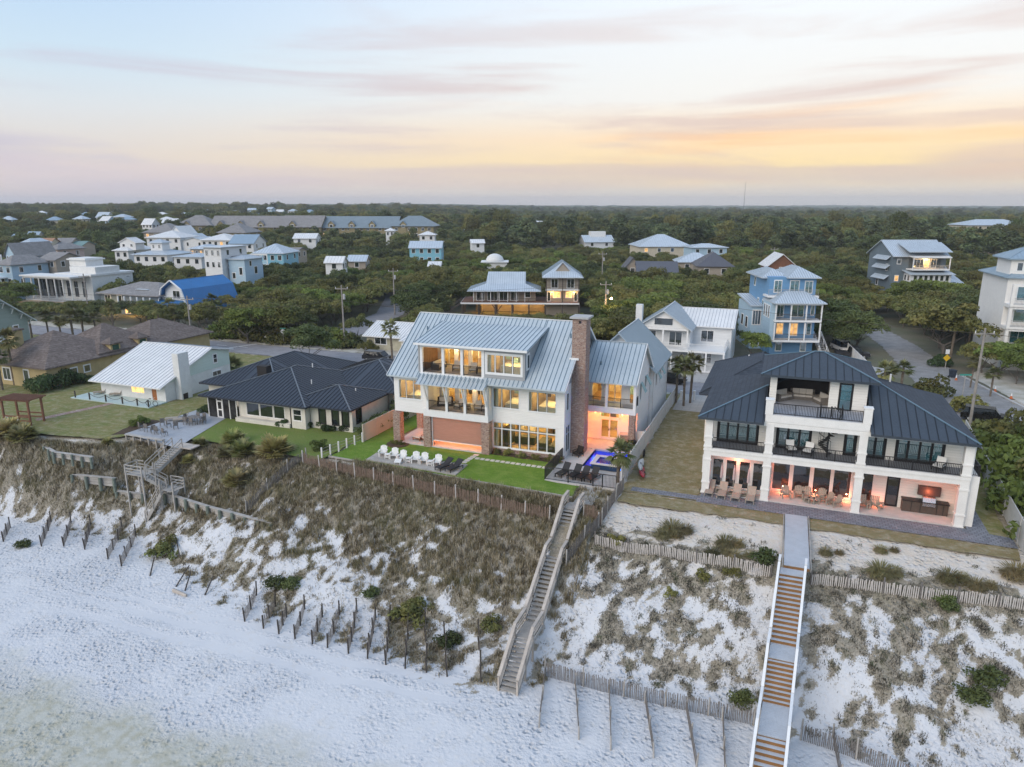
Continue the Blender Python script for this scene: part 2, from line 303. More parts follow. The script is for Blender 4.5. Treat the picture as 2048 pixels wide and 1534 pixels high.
class Face:
    """upright face: origin O, U along the wall; outward normal N = U x Z"""
    def __init__(s, O, U): s.O = Vector(O); s.U = Vector(U).normalized(); s.N = s.U.cross(Vector((0, 0, 1)))
    def p(s, a, b, c=0): return s.O + s.U * a + s.N * c + Vector((0, 0, b))
    def box(s, mb, a0, a1, b0, b1, c0, c1):
        return mb.hexa([s.p(a0, b0, c1), s.p(a1, b0, c1), s.p(a1, b0, c0), s.p(a0, b0, c0), s.p(a0, b1, c1), s.p(a1, b1, c1), s.p(a1, b1, c0), s.p(a0, b1, c0)])
    def wall(s, mb, a0, a1, b0, b1, holes=(), t=.18):
        bs = sorted({b0, b1, *[min(max(h[2], b0), b1) for h in holes], *[min(max(h[3], b0), b1) for h in holes]})
        for i in range(len(bs) - 1):
            lo, hi = bs[i], bs[i + 1]; mid = (lo + hi) / 2
            cut = sorted([(h[0], h[1]) for h in holes if h[2] < mid < h[3]]); x = a0
            for c0, c1 in cut:
                if c0 > x: s.box(mb, x, c0, lo, hi, -t, 0)
                x = max(x, c1)
            if x < a1: s.box(mb, x, a1, lo, hi, -t, 0)
        return mb
    def window(s, parent, a0, a1, b0, b1, nx=1, rows=None, frame=None, pane=None, fw=.06, c=-.03, trim=.09, split=True, name='window', sill=True, sash=None):
        """rows: list of heights (fractions) of horizontal bars"""
        mb = MB(); d0, d1 = c - .05, c + .03; zs = [b0] + [b0 + (b1 - b0) * r for r in (rows or [])] + [b1]
        w = (a1 - a0) / nx
        for i in range(nx + 1): x = a0 + w * i; s.box(mb, x - fw / 2 if 0 < i < nx else (x if i == 0 else x - fw), x + fw / 2 if 0 < i < nx else (x + fw if i == 0 else x), b0, b1, d0, d1)
        for i, z in enumerate(zs):
            z0 = z if i == 0 else (z - fw if i == len(zs) - 1 else z - fw / 2)
            for k in range(nx):
                x0 = a0 + w * k + (fw if k == 0 else fw / 2); x1 = a0 + w * (k + 1) - (fw if k == nx - 1 else fw / 2)
                s.box(mb, x0, x1, z0, z0 + fw, d0 + .004, d1 - .004)
        if trim:
            s.box(mb, a0 - trim, a0, b0 - trim, b1 + trim, -.02, .025); s.box(mb, a1, a1 + trim, b0 - trim, b1 + trim, -.02, .025)
            s.box(mb, a0, a1, b1, b1 + trim, -.02, .025); s.box(mb, a0, a1, b0 - trim, b0, -.02, .045 if sill else .025)
        o = mb.build(name, frame, parent)
        if sash:
            q = MB(); e = .045
            for k in range(nx):
                for i in range(len(zs) - 1):
                    l, r_, b, t = a0 + w * k + fw * .6, a0 + w * (k + 1) - fw * .6, zs[i] + fw * .7, zs[i + 1] - fw * .7
                    for bx in ((l, l + e, b, t), (r_ - e, r_, b, t), (l + e, r_ - e, b, b + e), (l + e, r_ - e, t - e, t)): s.box(q, *bx, c - .004, c + .018)
            q.build('sash', sash, o)
        if split:
            for k in range(nx):
                for i in range(len(zs) - 1):
                    g = MB(); s.box(g, a0 + w * k + .03, a0 + w * (k + 1) - .03, zs[i] + .03, zs[i + 1] - .03, c - .015, c - .005); g.build('pane', pane, o)
        else:
            g = MB(); s.box(g, a0 + .02, a1 - .02, b0 + .02, b1 - .02, c - .015, c - .005); g.build('pane', pane, o)
        return o
    def railing(s, parent, a0, a1, b0, h=1.0, c=0.0, mat=None, sp=.12, post=1.6, r=.012, name='railing', pw=.05, infill=None):
        mb = MB(); s.box(mb, a0, a1, b0 + h - .05, b0 + h, c - .03, c + .03); s.box(mb, a0, a1, b0 + .08, b0 + .12, c - .015, c + .015)
        n = max(1, round((a1 - a0) / post))
        for i in range(n + 1): x = a0 + (a1 - a0) * i / n; s.box(mb, x - pw / 2, x + pw / 2, b0, b0 + h - .052, c - pw / 2, c + pw / 2)
        o = mb.build(name, mat, parent); mb = MB(); k = int((a1 - a0) / sp)
        for i in range(1, k): x = a0 + (a1 - a0) * i / k; s.box(mb, x - r, x + r, b0 + .121, b0 + h - .053, c - r, c + r)
        b = mb.build('balusters', infill or mat, o, kind='stuff')
        return o
def roof_plane(slab, seams, pts, t=.16, sp=.45, sw=.05, sh=.05):
    """pts: convex roof polygon, top side; adds slab and standing seams running up the slope"""
    P = [Vector(p) for p in pts]; n = Vector((0, 0, 0))
    for i in range(len(P)): n += (P[i]).cross(P[(i + 1) % len(P)])
    n.normalize()
    if n.z < 0: P.reverse(); n = -n
    slab.slab(P, t)
    if seams is None: return
    e = Vector((0, 0, 1)).cross(n); e.normalize(); dn = e.cross(n).normalized()
    ts = [p.dot(e) for p in P]; lo, hi = min(ts), max(ts); k = max(1, int((hi - lo) / sp)); off = (hi - lo - k * sp) / 2
    for i in range(k + 1):
        x = lo + off + i * sp; ws = []
        for j in range(len(P)):
            a, b = P[j], P[(j + 1) % len(P)]; da, db = a.dot(e) - x, b.dot(e) - x
            if da * db < 0: ws.append(a.lerp(b, da / (da - db)))
        if len(ws) == 2 and (ws[0] - ws[1]).length > .15: seams.bar(ws[0] + n * (sh / 2 - .01), ws[1] + n * (sh / 2 - .01), sw, sh, up=n)
def roof(parent, planes, mat, sp=.45, t=.16, name='roof', caps=(), capw=.14, seam=True, seam_mat=None, cap_mat=None):
    a, b = MB(), MB()
    for p in planes: roof_plane(a, b if seam else None, p, t, sp)
    o = a.build(name, mat, parent)
    if b.v: b.build('standing_seams', seam_mat or SEAMS.get(mat.name, mat), o, kind='stuff')
    if caps:
        c = MB()
        for p, q in caps: c.bar(Vector(p) + Vector((0, 0, .03)), Vector(q) + Vector((0, 0, .03)), capw, .07)
        c.build('ridge_cap', cap_mat or mat, o)
    return o
def gable_planes(x0, x1, y0, y1, ze, zr, axis='x', oh=.4, ohg=.3):
    """ridge along axis; oh eave overhang, ohg gable overhang. returns planes, caps"""
    if axis == 'x':
        ym = (y0 + y1) / 2; k = (zr - ze) / (ym - y0); a0, a1 = x0 - ohg, x1 + ohg; e0, e1 = y0 - oh, y1 + oh; zl = ze - k * oh
        return [[(a0, e0, zl), (a1, e0, zl), (a1, ym, zr), (a0, ym, zr)], [(a1, e1, zl), (a0, e1, zl), (a0, ym, zr), (a1, ym, zr)]], [((a0, ym, zr), (a1, ym, zr))]
    xm = (x0 + x1) / 2; k = (zr - ze) / (xm - x0); b0, b1 = y0 - ohg, y1 + ohg; e0, e1 = x0 - oh, x1 + oh; zl = ze - k * oh
    return [[(e0, b1, zl), (e0, b0, zl), (xm, b0, zr), (xm, b1, zr)], [(e1, b0, zl), (e1, b1, zl), (xm, b1, zr), (xm, b0, zr)]], [((xm, b0, zr), (xm, b1, zr))]
def hip_planes(x0, x1, y0, y1, ze, zr, oh=.5, rx=None, ry=None):
    x0 -= oh; x1 += oh; y0 -= oh; y1 += oh; w, d = x1 - x0, y1 - y0
    if w >= d: a, b = (x0 + d / 2, (y0 + y1) / 2, zr), (x1 - d / 2, (y0 + y1) / 2, zr)
    else: a, b = ((x0 + x1) / 2, y0 + w / 2, zr), ((x0 + x1) / 2, y1 - w / 2, zr)
    A, B, C, D = (x0, y0, ze), (x1, y0, ze), (x1, y1, ze), (x0, y1, ze)
    if abs(w - d) < .05: return [[A, B, a], [B, C, a], [C, D, a], [D, A, a]], [(A, a), (B, a), (C, a), (D, a)]
    if w >= d: return [[A, B, b, a], [B, C, b], [C, D, a, b], [D, A, a]], [(a, b), (A, a), (D, a), (B, b), (C, b)]
    return [[A, B, a], [B, C, b, a], [C, D, b], [D, A, a, b]], [(a, b), (A, a), (B, a), (C, b), (D, b)]
def lamp(name, loc, energy, col, size=.25, typ='POINT', parent=None, rot=None):
    l = bpy.data.lights.new(name, typ); l.energy = energy; l.color = col
    if typ == 'POINT': l.shadow_soft_size = size
    elif typ == 'AREA': l.size = size
    o = bpy.data.objects.new(name, l); COL.objects.link(o)
    if parent:
        g = ORG.get(parent.name, (0, 0, 0)); o.parent = parent; o.location = (loc[0] - g[0], loc[1] - g[1], loc[2] - g[2])
    else: o.location = loc
    if rot: o.rotation_euler = rot
    return o
# palette
SEAMS = {}
m_white = plain('white_paint', (.84, .83, .81), .5, .05)
m_trim = plain('white_trim', (.82, .82, .81), .45, .04)
m_siding = siding('white_lap_siding', (.84, .82, .79), var=.05)
m_roof_blue = metal_roof('galvalume_roof', (.52, .58, .61), .4, .2)
m_roof_seam = plain('roof_seam_steel', (.13, .21, .27), .5, .1)
m_roof_white = metal_roof('white_metal_roof', (.76, .76, .75), .5, .0)
SEAMS['white_metal_roof'] = plain('white_roof_seam', (.40, .42, .45), .5); SEAMS['pale_silver_metal_roof'] = plain('silver_roof_seam', (.27, .34, .40), .5)
m_roof_dark = metal_roof('charcoal_metal_roof', (.036, .042, .056), .42, .2)
m_roof_navy = metal_roof('slate_blue_metal_roof', (.048, .062, .080), .42, .2)
m_seam_dark = plain('dark_roof_seam', (.010, .013, .018), .5)
m_brick = brickm('antique_brick', [(.24, .115, .08), (.40, .23, .16), (.52, .44, .37), (.11, .06, .05)], (.45, .40, .36))
m_black = plain('black_metal', (.018, .017, .018), .45, .1)
m_wood_grey = plain('weathered_wood', (.50, .47, .43), .8, .22, 1.2, .004, 40, stretch=(1, 1, 1), fine=.12)
m_wood_tan = plain('sun_bleached_wood', (.60, .53, .46), .8, .2, 1.1, .004, 40, fine=.12)
m_wood_post = plain('wet_dark_wood', (.085, .072, .062), .85, .25, 2, .005, 30)
m_wood_brown = plain('brown_stained_wood', (.22, .10, .06), .7, .2, 2)
m_concrete = plain('pale_concrete', (.50, .49, .48), .85, .12, 1.2, .003, 30)
m_patio = plain('travertine_patio', (.62, .59, .56), .7, .12, 1.4)
m_glass_dark = glass('dark_window_glass', refl=.15, dark=(.02, .026, .03))
m_glass_blue = glass('sky_reflecting_glass', refl=.30, dark=(.05, .17, .20))  # teal diffuse tone paints in the reflected sky and sea
m_glass_clear = glass('clear_window_glass', tint=(.88, .93, .88), refl=.09)
m_glass_far = glass('far_window_glass', refl=.25, dark=(.03, .04, .05))
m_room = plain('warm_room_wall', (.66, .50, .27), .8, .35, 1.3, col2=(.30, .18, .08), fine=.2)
m_room_wood = plain('warm_wood_floor', (.40, .24, .12), .5, .25, 1.2)
m_furn_dark = plain('dark_wicker', (.045, .035, .03), .7, .3, 8)
m_cushion = plain('cream_cushion', (.62, .58, .52), .9, .08, 5)
m_lit = litm('lit_window', (1.0, .58, .20), 1.3)
m_lamp = litm('lamp_globe', (1.0, .62, .28), 3, .1)
# ---------------- terrain --------------------------------------------------
_LAT = RNG.random((64, 64))
def vnoise(x, y, s, k=0):
    x = np.asarray(x, float) / s + 17.3 * k + 1000; y = np.asarray(y, float) / s + 9.1 * k + 1000
    i, j = np.floor(x).astype(int), np.floor(y).astype(int); fx, fy = x - i, y - j
    fx = fx * fx * (3 - 2 * fx); fy = fy * fy * (3 - 2 * fy); g = lambda a, b: _LAT[a % 64, b % 64]
    return (g(i, j) * (1 - fx) + g(i + 1, j) * fx) * (1 - fy) + (g(i, j + 1) * (1 - fx) + g(i + 1, j + 1) * fx) * fy
def fbm(x, y, s, k=0, o=4):
    t = 0; a = .5; tot = 0
    for i in range(o): t = t + a * vnoise(x, y, s / 2 ** i, k + i * 3); tot += a; a *= .5
    return t / tot
def lin(tab): xs, ys = zip(*tab); return lambda x: np.interp(x, xs, ys)
CREST = lin([(-220, 47.5), (-75, 48), (-66, 49), (-61, 52.6), (-56, 54), (-41, 52.8), (-26, 52.0), (-15, 51.6), (-12, 50), (1, 49.3), (16, 50), (60, 51)])
FOOT = lin([(-220, 44), (-69, 44.5), (-58, 45), (-50, 43), (-45, 41.8), (-38, 39.8), (-21, 38.6), (-15, 38), (-12.8, 40), (0, 40.4), (6, 39.6), (12, 40.5), (20, 42), (60, 43)])
BEACH_Z = -7.0
def ground_z(x, y):
    x = np.asarray(x, float); y = np.asarray(y, float); c, f = CREST(x), FOOT(x)
    t = np.clip((c - y) / (c - f), 0, 1); s = .55 * t + .45 * t * t * (3 - 2 * t)
    sag = np.where(x > -12.5, 1.0, .45) * np.clip((c + 7 - y) / 7, 0, 1) ** 1.5          # the lot dips a little before the edge
    slope = np.clip(np.minimum(t, 1 - t) * 4, 0, 1)
    n = (fbm(x, y, 5.0) - .5) * 1.5 * slope + (fbm(x, y, 1.4, 5) - .5) * .45 * np.clip(slope + .18 * (y < f), 0, 1)
    z = -sag + (BEACH_Z + sag) * s + n - np.maximum(f - y, 0) * .045
    z = np.where(y > c + 1.5, np.where(y > 102, 0, z), z)
    return z
gz = lambda x, y: float(ground_z(x, y))
xs = np.concatenate([np.arange(-260, -96, 2.5), np.arange(-96, 28, .32), np.arange(28, 90, 1.6)])
ys = np.concatenate([np.arange(-40, 20, 2.5), np.arange(20, 57, .30), np.arange(57, 104.1, 1.0)])
XX, YY = np.meshgrid(xs, ys); ZZ = ground_z(XX, YY)
ZZ = np.where((YY > 56.3) & (YY < 102), ZZ - .06, ZZ)          # lawns, paths and roads lie on it as sheets
ZZ = np.where((XX > -17.2) & (XX < -12.2) & (YY > 60.5) & (YY < 67.5), -2.2, ZZ)   # pit of the pool
nx, ny = len(xs), len(ys); idx = np.arange(nx * ny).reshape(ny, nx)
quads = np.stack([idx[:-1, :-1], idx[:-1, 1:], idx[1:, 1:], idx[1:, :-1]], -1).reshape(-1, 4)
def veg_mask(x, y):
    """how much plant litter covers the sand, 0..1"""
    c, f = CREST(x), FOOT(x); t = (c - y) / (c - f); n = .4 * fbm(x, y, 4.5, 2) + .6 * fbm(x, y, 1.3, 7); n2 = fbm(x, y, .6, 9)
    right = 1 / (1 + np.exp(-(x + 12.5) * 3)); left = 1 / (1 + np.exp((x + 58) * .7))
    dens = np.interp(t, [-.6, -.1, .05, .35, .6, .85, 1.0, 1.12, 1.25], [.62, .95, .95, .80, .55, .46, .40, .16, 0])
    densr = np.interp(t, [-.75, -.5, -.2, .02, .15, .5, .8, 1.0, 1.1], [.35, .24, .36, .80, .58, .50, .50, .32, 0])
    d = dens * (1 - right) + densr * right + .14 * left * (t < .75)
    m = d + (n - .5) * 1.5 + (n2 - .5) * 1.1
    return np.clip((m - .44) / .16, 0, 1) * (t < 1.22)
VEG = veg_mask(XX, YY); VEG = np.where(YY > CREST(XX) + 1.6, np.clip((fbm(XX, YY, 3, 4) - .30) * 4, 0, 1) * np.where((XX > -12) & (YY < 57), .35, 1), VEG)
m_ground, nt_, p_, o_ = newmat('sand_and_litter')
def _gm():
    nt, p = nt_, p_
    at = nd(nt, 'ShaderNodeAttribute', attribute_name='rnd'); s = sepz(nt); v = posv(nt)
    fine = noisen(nt, v, 9, 4); mid = noisen(nt, v, 1.6, 4); big = noisen(nt, v, .22, 3)
    sand = mixc(nt, mapr(nt, big, .35, .65), (.62, .625, .635), (.57, .58, .60)); sand = mixc(nt, mapr(nt, mid, .55, .8, 0, .45), sand, (.55, .51, .45))
    sand = mixc(nt, mth(nt, 'MULTIPLY', mapr(nt, s[2], -2.6, -.6), mapr(nt, mid, .25, .6, .35, 1)), sand, (.62, .55, .46))
    wet = mapr(nt, mth(nt, 'ADD', s[1], mth(nt, 'MULTIPLY', mth(nt, 'SUBTRACT', big, .5), 9.0)), 26.0, 29.5, 1, 0)
    sand = mixc(nt, mth(nt, 'MULTIPLY', wet, .75), sand, mixc(nt, mapr(nt, mid, .35, .6), (.33, .31, .20), (.44, .44, .37)))
    lit = mixc(nt, mapr(nt, fine, .35, .65), (.18, .15, .105), (.38, .33, .25)); lit = mixc(nt, mapr(nt, mid, .4, .65, 0, .7), lit, (.19, .165, .10))
    f = mth(nt, 'ADD', at.outputs['Fac'], mth(nt, 'MULTIPLY', mth(nt, 'SUBTRACT', fine, .5), 1.5))
    c = mixc(nt, mth(nt, 'MULTIPLY', mapr(nt, f, .42, .72), .88), sand, lit)
    speck = mapr(nt, noisen(nt, v, 26, 2), .66, .74, 0, 1); c = mixc(nt, mth(nt, 'MULTIPLY', speck, mapr(nt, at.outputs['Fac'], 0, .4, .02, .6)), c, (.10, .085, .06))
    nt.links.new(c, p.inputs['Base Color']); p.inputs['Roughness'].default_value = .95; p.inputs['Specular IOR Level'].default_value = .15
    # trodden sand: pits everywhere except in the smooth tyre tracks
    vo = nd(nt, 'ShaderNodeTexVoronoi', feature='F1', ins={'Scale': 2.7}); wv = nd(nt, 'ShaderNodeVectorMath', operation='ADD'); nt.links.new(v, wv.inputs[0])
    wn = nd(nt, 'ShaderNodeTexNoise', ins={'Scale': 1.4, 'Detail': 2.0}); nt.links.new(v, wn.inputs['Vector']); sc_ = nd(nt, 'ShaderNodeVectorMath', operation='SCALE'); sc_.inputs['Scale'].default_value = .35; nt.links.new(wn.outputs['Color'], sc_.inputs[0]); nt.links.new(sc_.outputs[0], wv.inputs[1]); nt.links.new(wv.outputs[0], vo.inputs['Vector'])
    vc = nd(nt, 'ShaderNodeSeparateColor'); nt.links.new(vo.outputs['Color'], vc.inputs[0]); h = mth(nt, 'MULTIPLY', mth(nt, 'SUBTRACT', mapr(nt, vo.outputs['Distance'], .05, .5), .6), mapr(nt, vc.outputs[0], .2, .7, .25, 1.0)); h = mth(nt, 'ADD', h, mth(nt, 'MULTIPLY', mth(nt, 'SUBTRACT', noisen(nt, v, 4.5, 3), .5), .9))
    wob = mth(nt, 'ADD', s[1], mth(nt, 'MULTIPLY', mth(nt, 'SUBTRACT', noisen(nt, posv(nt, (.09, 0, 0)), 1, 2), .5), 2.0))
    wob = mth(nt, 'ADD', wob, mth(nt, 'MULTIPLY', mapr(nt, s[0], -44, -18), -.9))
    tr = 1.0; keep = None
    for yc_, w_ in ((34.45, .42), (36.15, .42), (37.3, .25)):
        d = mth(nt, 'ABSOLUTE', mth(nt, 'SUBTRACT', wob, mth(nt, 'ADD', yc_, 0.0))); k = mapr(nt, d, w_ * .5, w_ * 1.6)
        keep = k if keep is None else mth(nt, 'MULTIPLY', keep, k)
    far = mapr(nt, s[0], -62, -44, 1, 0); keep = mth(nt, 'MAXIMUM', mth(nt, 'MAXIMUM', keep, far), mapr(nt, s[0], -19, -14.5))
    keep = mth(nt, 'ADD', mth(nt, 'MULTIPLY', keep, .98), .02)
    amp = mth(nt, 'MULTIPLY', keep, mapr(nt, big, .38, .62, .2, 1.0)); h2 = mth(nt, 'MULTIPLY', h, amp)
    bumpn(nt, p, h2, .18, 1.0)
_gm()
gr = npmesh('ground', np.stack([XX, YY, ZZ], -1).reshape(-1, 3), quads, m_ground, attr=VEG.ravel(), smooth=True); struct(gr)
# inland sheet reaching the horizon
def far_z(x, y):
    r = np.hypot(x, y); az = np.arctan2(y, x); hill = 8.5 * np.clip((r - 330) / 220, 0, 1) * np.clip((az - R(108)) / R(10), 0, 1)
    h = hill + (fbm(x, y, 700, 1) - .5) * 16 * np.clip((r - 450) / 1000, 0, 1) + (fbm(x, y, 260, 5) - .5) * 7 * np.clip((r - 400) / 300, 0, 1) + (fbm(x, y, 30, 3) - .45) * 1.6 * np.clip((y - 190) / 40, 0, 1)
    return h - .03
m_floor = plain('scrub_floor', (.17, .15, .11), .95, .3, .25, .02, 3, col2=(.11, .12, .065))
gx = np.concatenate([-np.geomspace(6000, 300, 26), np.arange(-290, 140, 8), np.geomspace(150, 5000, 24)]); gy = np.concatenate([np.arange(102.5, 330, 8), np.geomspace(340, 6000, 34)])
X2, Y2 = np.meshgrid(gx, gy); nx, ny = len(gx), len(gy); idx = np.arange(nx * ny).reshape(ny, nx)
q2 = np.stack([idx[:-1, :-1], idx[:-1, 1:], idx[1:, 1:], idx[1:, :-1]], -1).reshape(-1, 4)
struct(npmesh('inland_ground', np.stack([X2, Y2, far_z(X2, Y2)], -1).reshape(-1, 3), q2, m_floor, smooth=True))
# sea, behind the viewpoint
m_sea, nt_, p_, o_ = newmat('shallow_sea'); p_.inputs['Base Color'].default_value = (.05, .22, .25, 1); p_.inputs['Roughness'].default_value = .12
bumpn(nt_, p_, noisen(nt_, posv(nt_), .5, 4), .3)
struct(MB().poly([(-4000, -5000, -8.35), (4000, -5000, -8.35), (4000, 18, -8.35), (-4000, 18, -8.35)]).build('sea', m_sea))
# ---------------- lawns, paths, roads: sheets on the ground ------------------
def grassm(name, a, b, c, s=1.0, bare=0):
    m, nt, p, o = newmat(name); v = posv(nt); n1 = noisen(nt, v, .35 * s, 4); n2 = noisen(nt, v, 7, 4, .7); n3 = noisen(nt, posv(nt, (1, 2.2, 1)), 1.3, 3)
    col = mixc(nt, mapr(nt, n1, .4, .65), tuple(a), tuple(b)); col = mixc(nt, mapr(nt, n3, .45, .75, 0, .7), col, tuple(c)); col = mixc(nt, mapr(nt, n2, .35, .7, 0, .55), col, tuple(x * .42 for x in a))
    
    if bare: col = mixc(nt, mapr(nt, mth(nt, 'ADD', noisen(nt, v, 1.1, 5, .75), mth(nt, 'MULTIPLY', n2, .4)), .68, .86, 0, bare), col, (.50, .45, .36))
    nt.links.new(col, p.inputs['Base Color']); p.inputs['Roughness'].default_value = .95; p.inputs['Specular IOR Level'].default_value = .1
    bumpn(nt, p, n2, .10); return m
m_lawn_hot = grassm('lush_lawn', (.15, .26, .035), (.22, .31, .065), (.12, .21, .035), 2.2)
m_lawn = grassm('green_lawn', (.17, .24, .055), (.21, .25, .07), (.25, .24, .10), 1.3)
m_lawn_dry = grassm('dry_lawn', (.25, .23, .09), (.17, .21, .06), (.35, .29, .16), 1.6, .35)
m_lawn_tan = grassm('tan_winter_grass', (.28, .23, .115), (.34, .27, .15), (.20, .20, .08), 1.5, .5)
m_road = plain('grey_asphalt_road', (.32, .31, .32), .9, .16, .7, .004, 60, fine=.12)
m_gravel = plain('grey_gravel', (.33, .32, .31), .95, .22, .6, .02, 14, fine=.14)
m_sandy = plain('sandy_verge', (.58, .55, .50), .95, .2, .5, .01, 8, col2=(.36, .33, .24), fine=.1)
m_mulch = plain('mulch_bed', (.10, .065, .04), .95, .3, 4, .02, 16)
def paverm(name, a, b, c, w, h):
    m, nt, p, o = newmat(name); br = nd(nt, 'ShaderNodeTexBrick', ins={'Scale': 1.0, 'Mortar Size': .018, 'Brick Width': w, 'Row Height': h, 'Bias': .1}); nt.links.new(posv(nt), br.inputs['Vector'])
    br.inputs['Color1'].default_value = (*a, 1); br.inputs['Color2'].default_value = (*b, 1); br.inputs['Mortar'].default_value = (*c, 1)
    col = mixc(nt, mapr(nt, noisen(nt, posv(nt), .9, 4), .35, .7, 0, .35), br.outputs['Color'], tuple(x * .6 for x in a)); nt.links.new(col, p.inputs['Base Color']); p.inputs['Roughness'].default_value = .8
    bumpn(nt, p, br.outputs['Fac'], -.015); return m
m_paver = paverm('blue_grey_pavers', (.17, .18, .21), (.26, .27, .30), (.07, .07, .08), .42, .28)
m_drive = paverm('pale_drive_pavers', (.50, .47, .43), (.42, .40, .38), (.25, .23, .22), 1.6, .42)
def sheet(name, pts, z, mat, rag=0.0, fit=False):
    """flat sheet; rag roughens its outline, fit drapes it on the terrain"""
    P = []
    n = len(pts)
    for i in range(n):
        a, b = Vector((*pts[i][:2], 0)), Vector((*pts[(i + 1) % n][:2], 0)); k = max(1, int((b - a).length / .6)) if rag else 1
        d = Vector((-(b - a).y, (b - a).x, 0)).normalized()
        for j in range(k): q = a.lerp(b, j / k); P.append(q + d * random.uniform(-rag, rag))
    o = MB().poly([(q.x, q.y, z) for q in P]).build(name, mat); return struct(o)
sheet('lawn', [(-40.4, 55.3), (-34, 55.0), (-27, 54.6), (-21, 54.3), (-15.4, 54.1), (-15.4, 56.6), (-18.7, 56.9), (-18.7, 62.3), (-26.2, 62.3), (-37, 61.4), (-37, 80), (-40.4, 80)], .02, m_lawn_hot, .12)
sheet('lawn', [(-60.5, 54.2), (-56, 54.6), (-47, 54.2), (-40.6, 54.1), (-40.6, 80), (-62, 82)], .010, m_lawn, .12)
sheet('lawn', [(-100, 49.5), (-75, 50.0), (-66.5, 51.2), (-62.3, 54.6), (-62.2, 92), (-110, 92)], .006, m_lawn_dry, .2)
sheet('lawn', [(-160, 47), (-100.3, 49.0), (-110.3, 92), (-180, 92)], .004, m_lawn_dry, .2)
sheet('lawn', [(-62, 82.2), (-40.4, 80.2), (-12.6, 80.2), (-12.6, 92), (-62, 92)], .003, m_lawn_dry, .15)
sheet('lawn', [(-11.8, 56.8), (-5.4, 57.2), (-5.4, 92), (-11.8, 92)], .012, m_lawn_tan, .12)
sheet('lawn', [(-11.6, 54.6), (0, 54.9), (17, 54.6), (17.2, 56.5), (-5, 57.0), (-11.6, 56.75)], .008, m_lawn_tan, .18)
sheet('lawn', [(15.4, 57.1), (17.0, 57.0), (18.6, 84), (15.4, 84)], .011, m_lawn_dry, .1)
sheet('lawn', [(8, 78), (19, 85), (18.5, 92), (0, 92)], .009, m_lawn_dry, .1)
sheet('lawn', [(19, 40), (60, 42), (60, 92), (19.5, 92)], .002, m_lawn_dry, .1)
sheet('paver_terrace', [(-11.0, 57.25), (-5.4, 57.25), (-5.4, 56.9), (17.3, 56.6), (17.3, 58.4), (15.9, 58.6), (15.9, 66), (14.5, 66), (14.5, 59.0), (-5.2, 59.0), (-5.2, 58.2), (-11.0, 58.2)], .035, m_paver)
sheet('road', [(-260, 93.3), (80, 91.6), (80, 98.6), (-260, 100.2)], .020, m_road)
sheet('road_verge', [(-260, 100.2), (-98, 100.0), (-60, 99.4), (14, 98.9), (14, 103.5), (-40, 104.5), (-60, 106), (-98, 104), (-260, 104)], .012, m_sandy, .35)
sheet('road_verge', [(-78, 92.2), (-40, 91.6), (-13, 91.3), (-13, 92.1), (-78, 93.35)], .014, m_sandy, .12)
sheet('side_road', [(18.5, 98.8), (28.5, 98.8), (24.5, 118), (22.5, 140), (18.0, 163), (10, 190), (5.5, 188), (13.5, 161), (16.6, 138), (17.6, 118)], .034, m_gravel, .25)
sheet('parking_pad', [(29.5, 98.9), (60, 98.9), (60, 124), (29.0, 124), (25.8, 117)], .030, m_sandy, .1)
sheet('side_road', [(-78, 100.3), (-72, 100.3), (-80, 140), (-92, 166), (-110, 196), (-117, 194), (-99, 164), (-87, 140)], .032, m_road, .15)
sheet('driveway', [(-11.5, 92.0), (-4, 91.9), (-4, 84), (-11.5, 84)], .026, m_drive)
sheet('driveway', [(-12.5, 99.3), (1, 99.0), (1, 106), (-12.5, 106)], .028, m_drive)
sheet('driveway', [(1.2, 99), (14, 98.9), (15, 118), (6, 122)], .027, m_concrete)
mk = MB()
for a in np.arange(-93, -84, 4.5): mk.poly([(a, 96.6, .03), (a + 2.2, 96.6, .03), (a + 2.2, 96.75, .03), (a, 96.75, .03)])
mk.poly([(-90, 93.6, .03), (-89.6, 93.6, .03), (-86.6, 99.8, .03), (-87, 99.8, .03)])
struct(mk.build('road_marking', m_white))
# brick walk of the mint house, blue porch slab is with the house
m_brickpath = paverm('brick_path_pavers', (.32, .16, .12), (.46, .36, .31), (.2, .14, .11), .5, .16)
sheet('brick_path', [(-79.6, 53.6), (-78.7, 53.2), (-76.2, 63.6), (-77.2, 63.7)], .03, m_brickpath, .06)
# driveway kerb
struct(MB().bar((-4.0, 99.2, .06), (14, 98.7, .06), .3, .14).build('kerb', m_concrete)); struct(MB().bar((28.8, 98.5, .06), (24.8, 117, .06), .3, .14).build('kerb', m_concrete)); struct(MB().bar((28.8, 98.5, .06), (70, 98.3, .06), .3, .14).build('kerb', m_concrete))
# ---------------- main beach house -----------------------------------------
m_sash = plain('teal_window_sash', (.05, .10, .115), .4, .1)
m_shake = siding('grey_weathered_shakes', (.36, .37, .38), .19)
m_screen = None
m_door_wood = plain('dark_door_wood', (.07, .045, .03), .5)
m_aqua = plain('aqua_shutter_paint', (.30, .46, .46), .5, .08)
WARM = (1, .66, .28); RED = (1, .17, .055)
MH = thing('beach_house', 'white three storey beach house with silver metal roof and tall brick chimney', 'house', (-27, 66, 0), world=True)
FX = lambda y: Face((0, y, 0), (1, 0, 0)); FRX = lambda x: Face((x, 0, 0), (0, 1, 0)); FLX = lambda x: Face((x, 0, 0), (0, -1, 0)); FBK = lambda y: Face((0, y, 0), (-1, 0, 0))
xl, xr = -36.6, -18.6; KS = .704
rz_ = lambda y: 12.6 - KS * abs(68.7 - y)
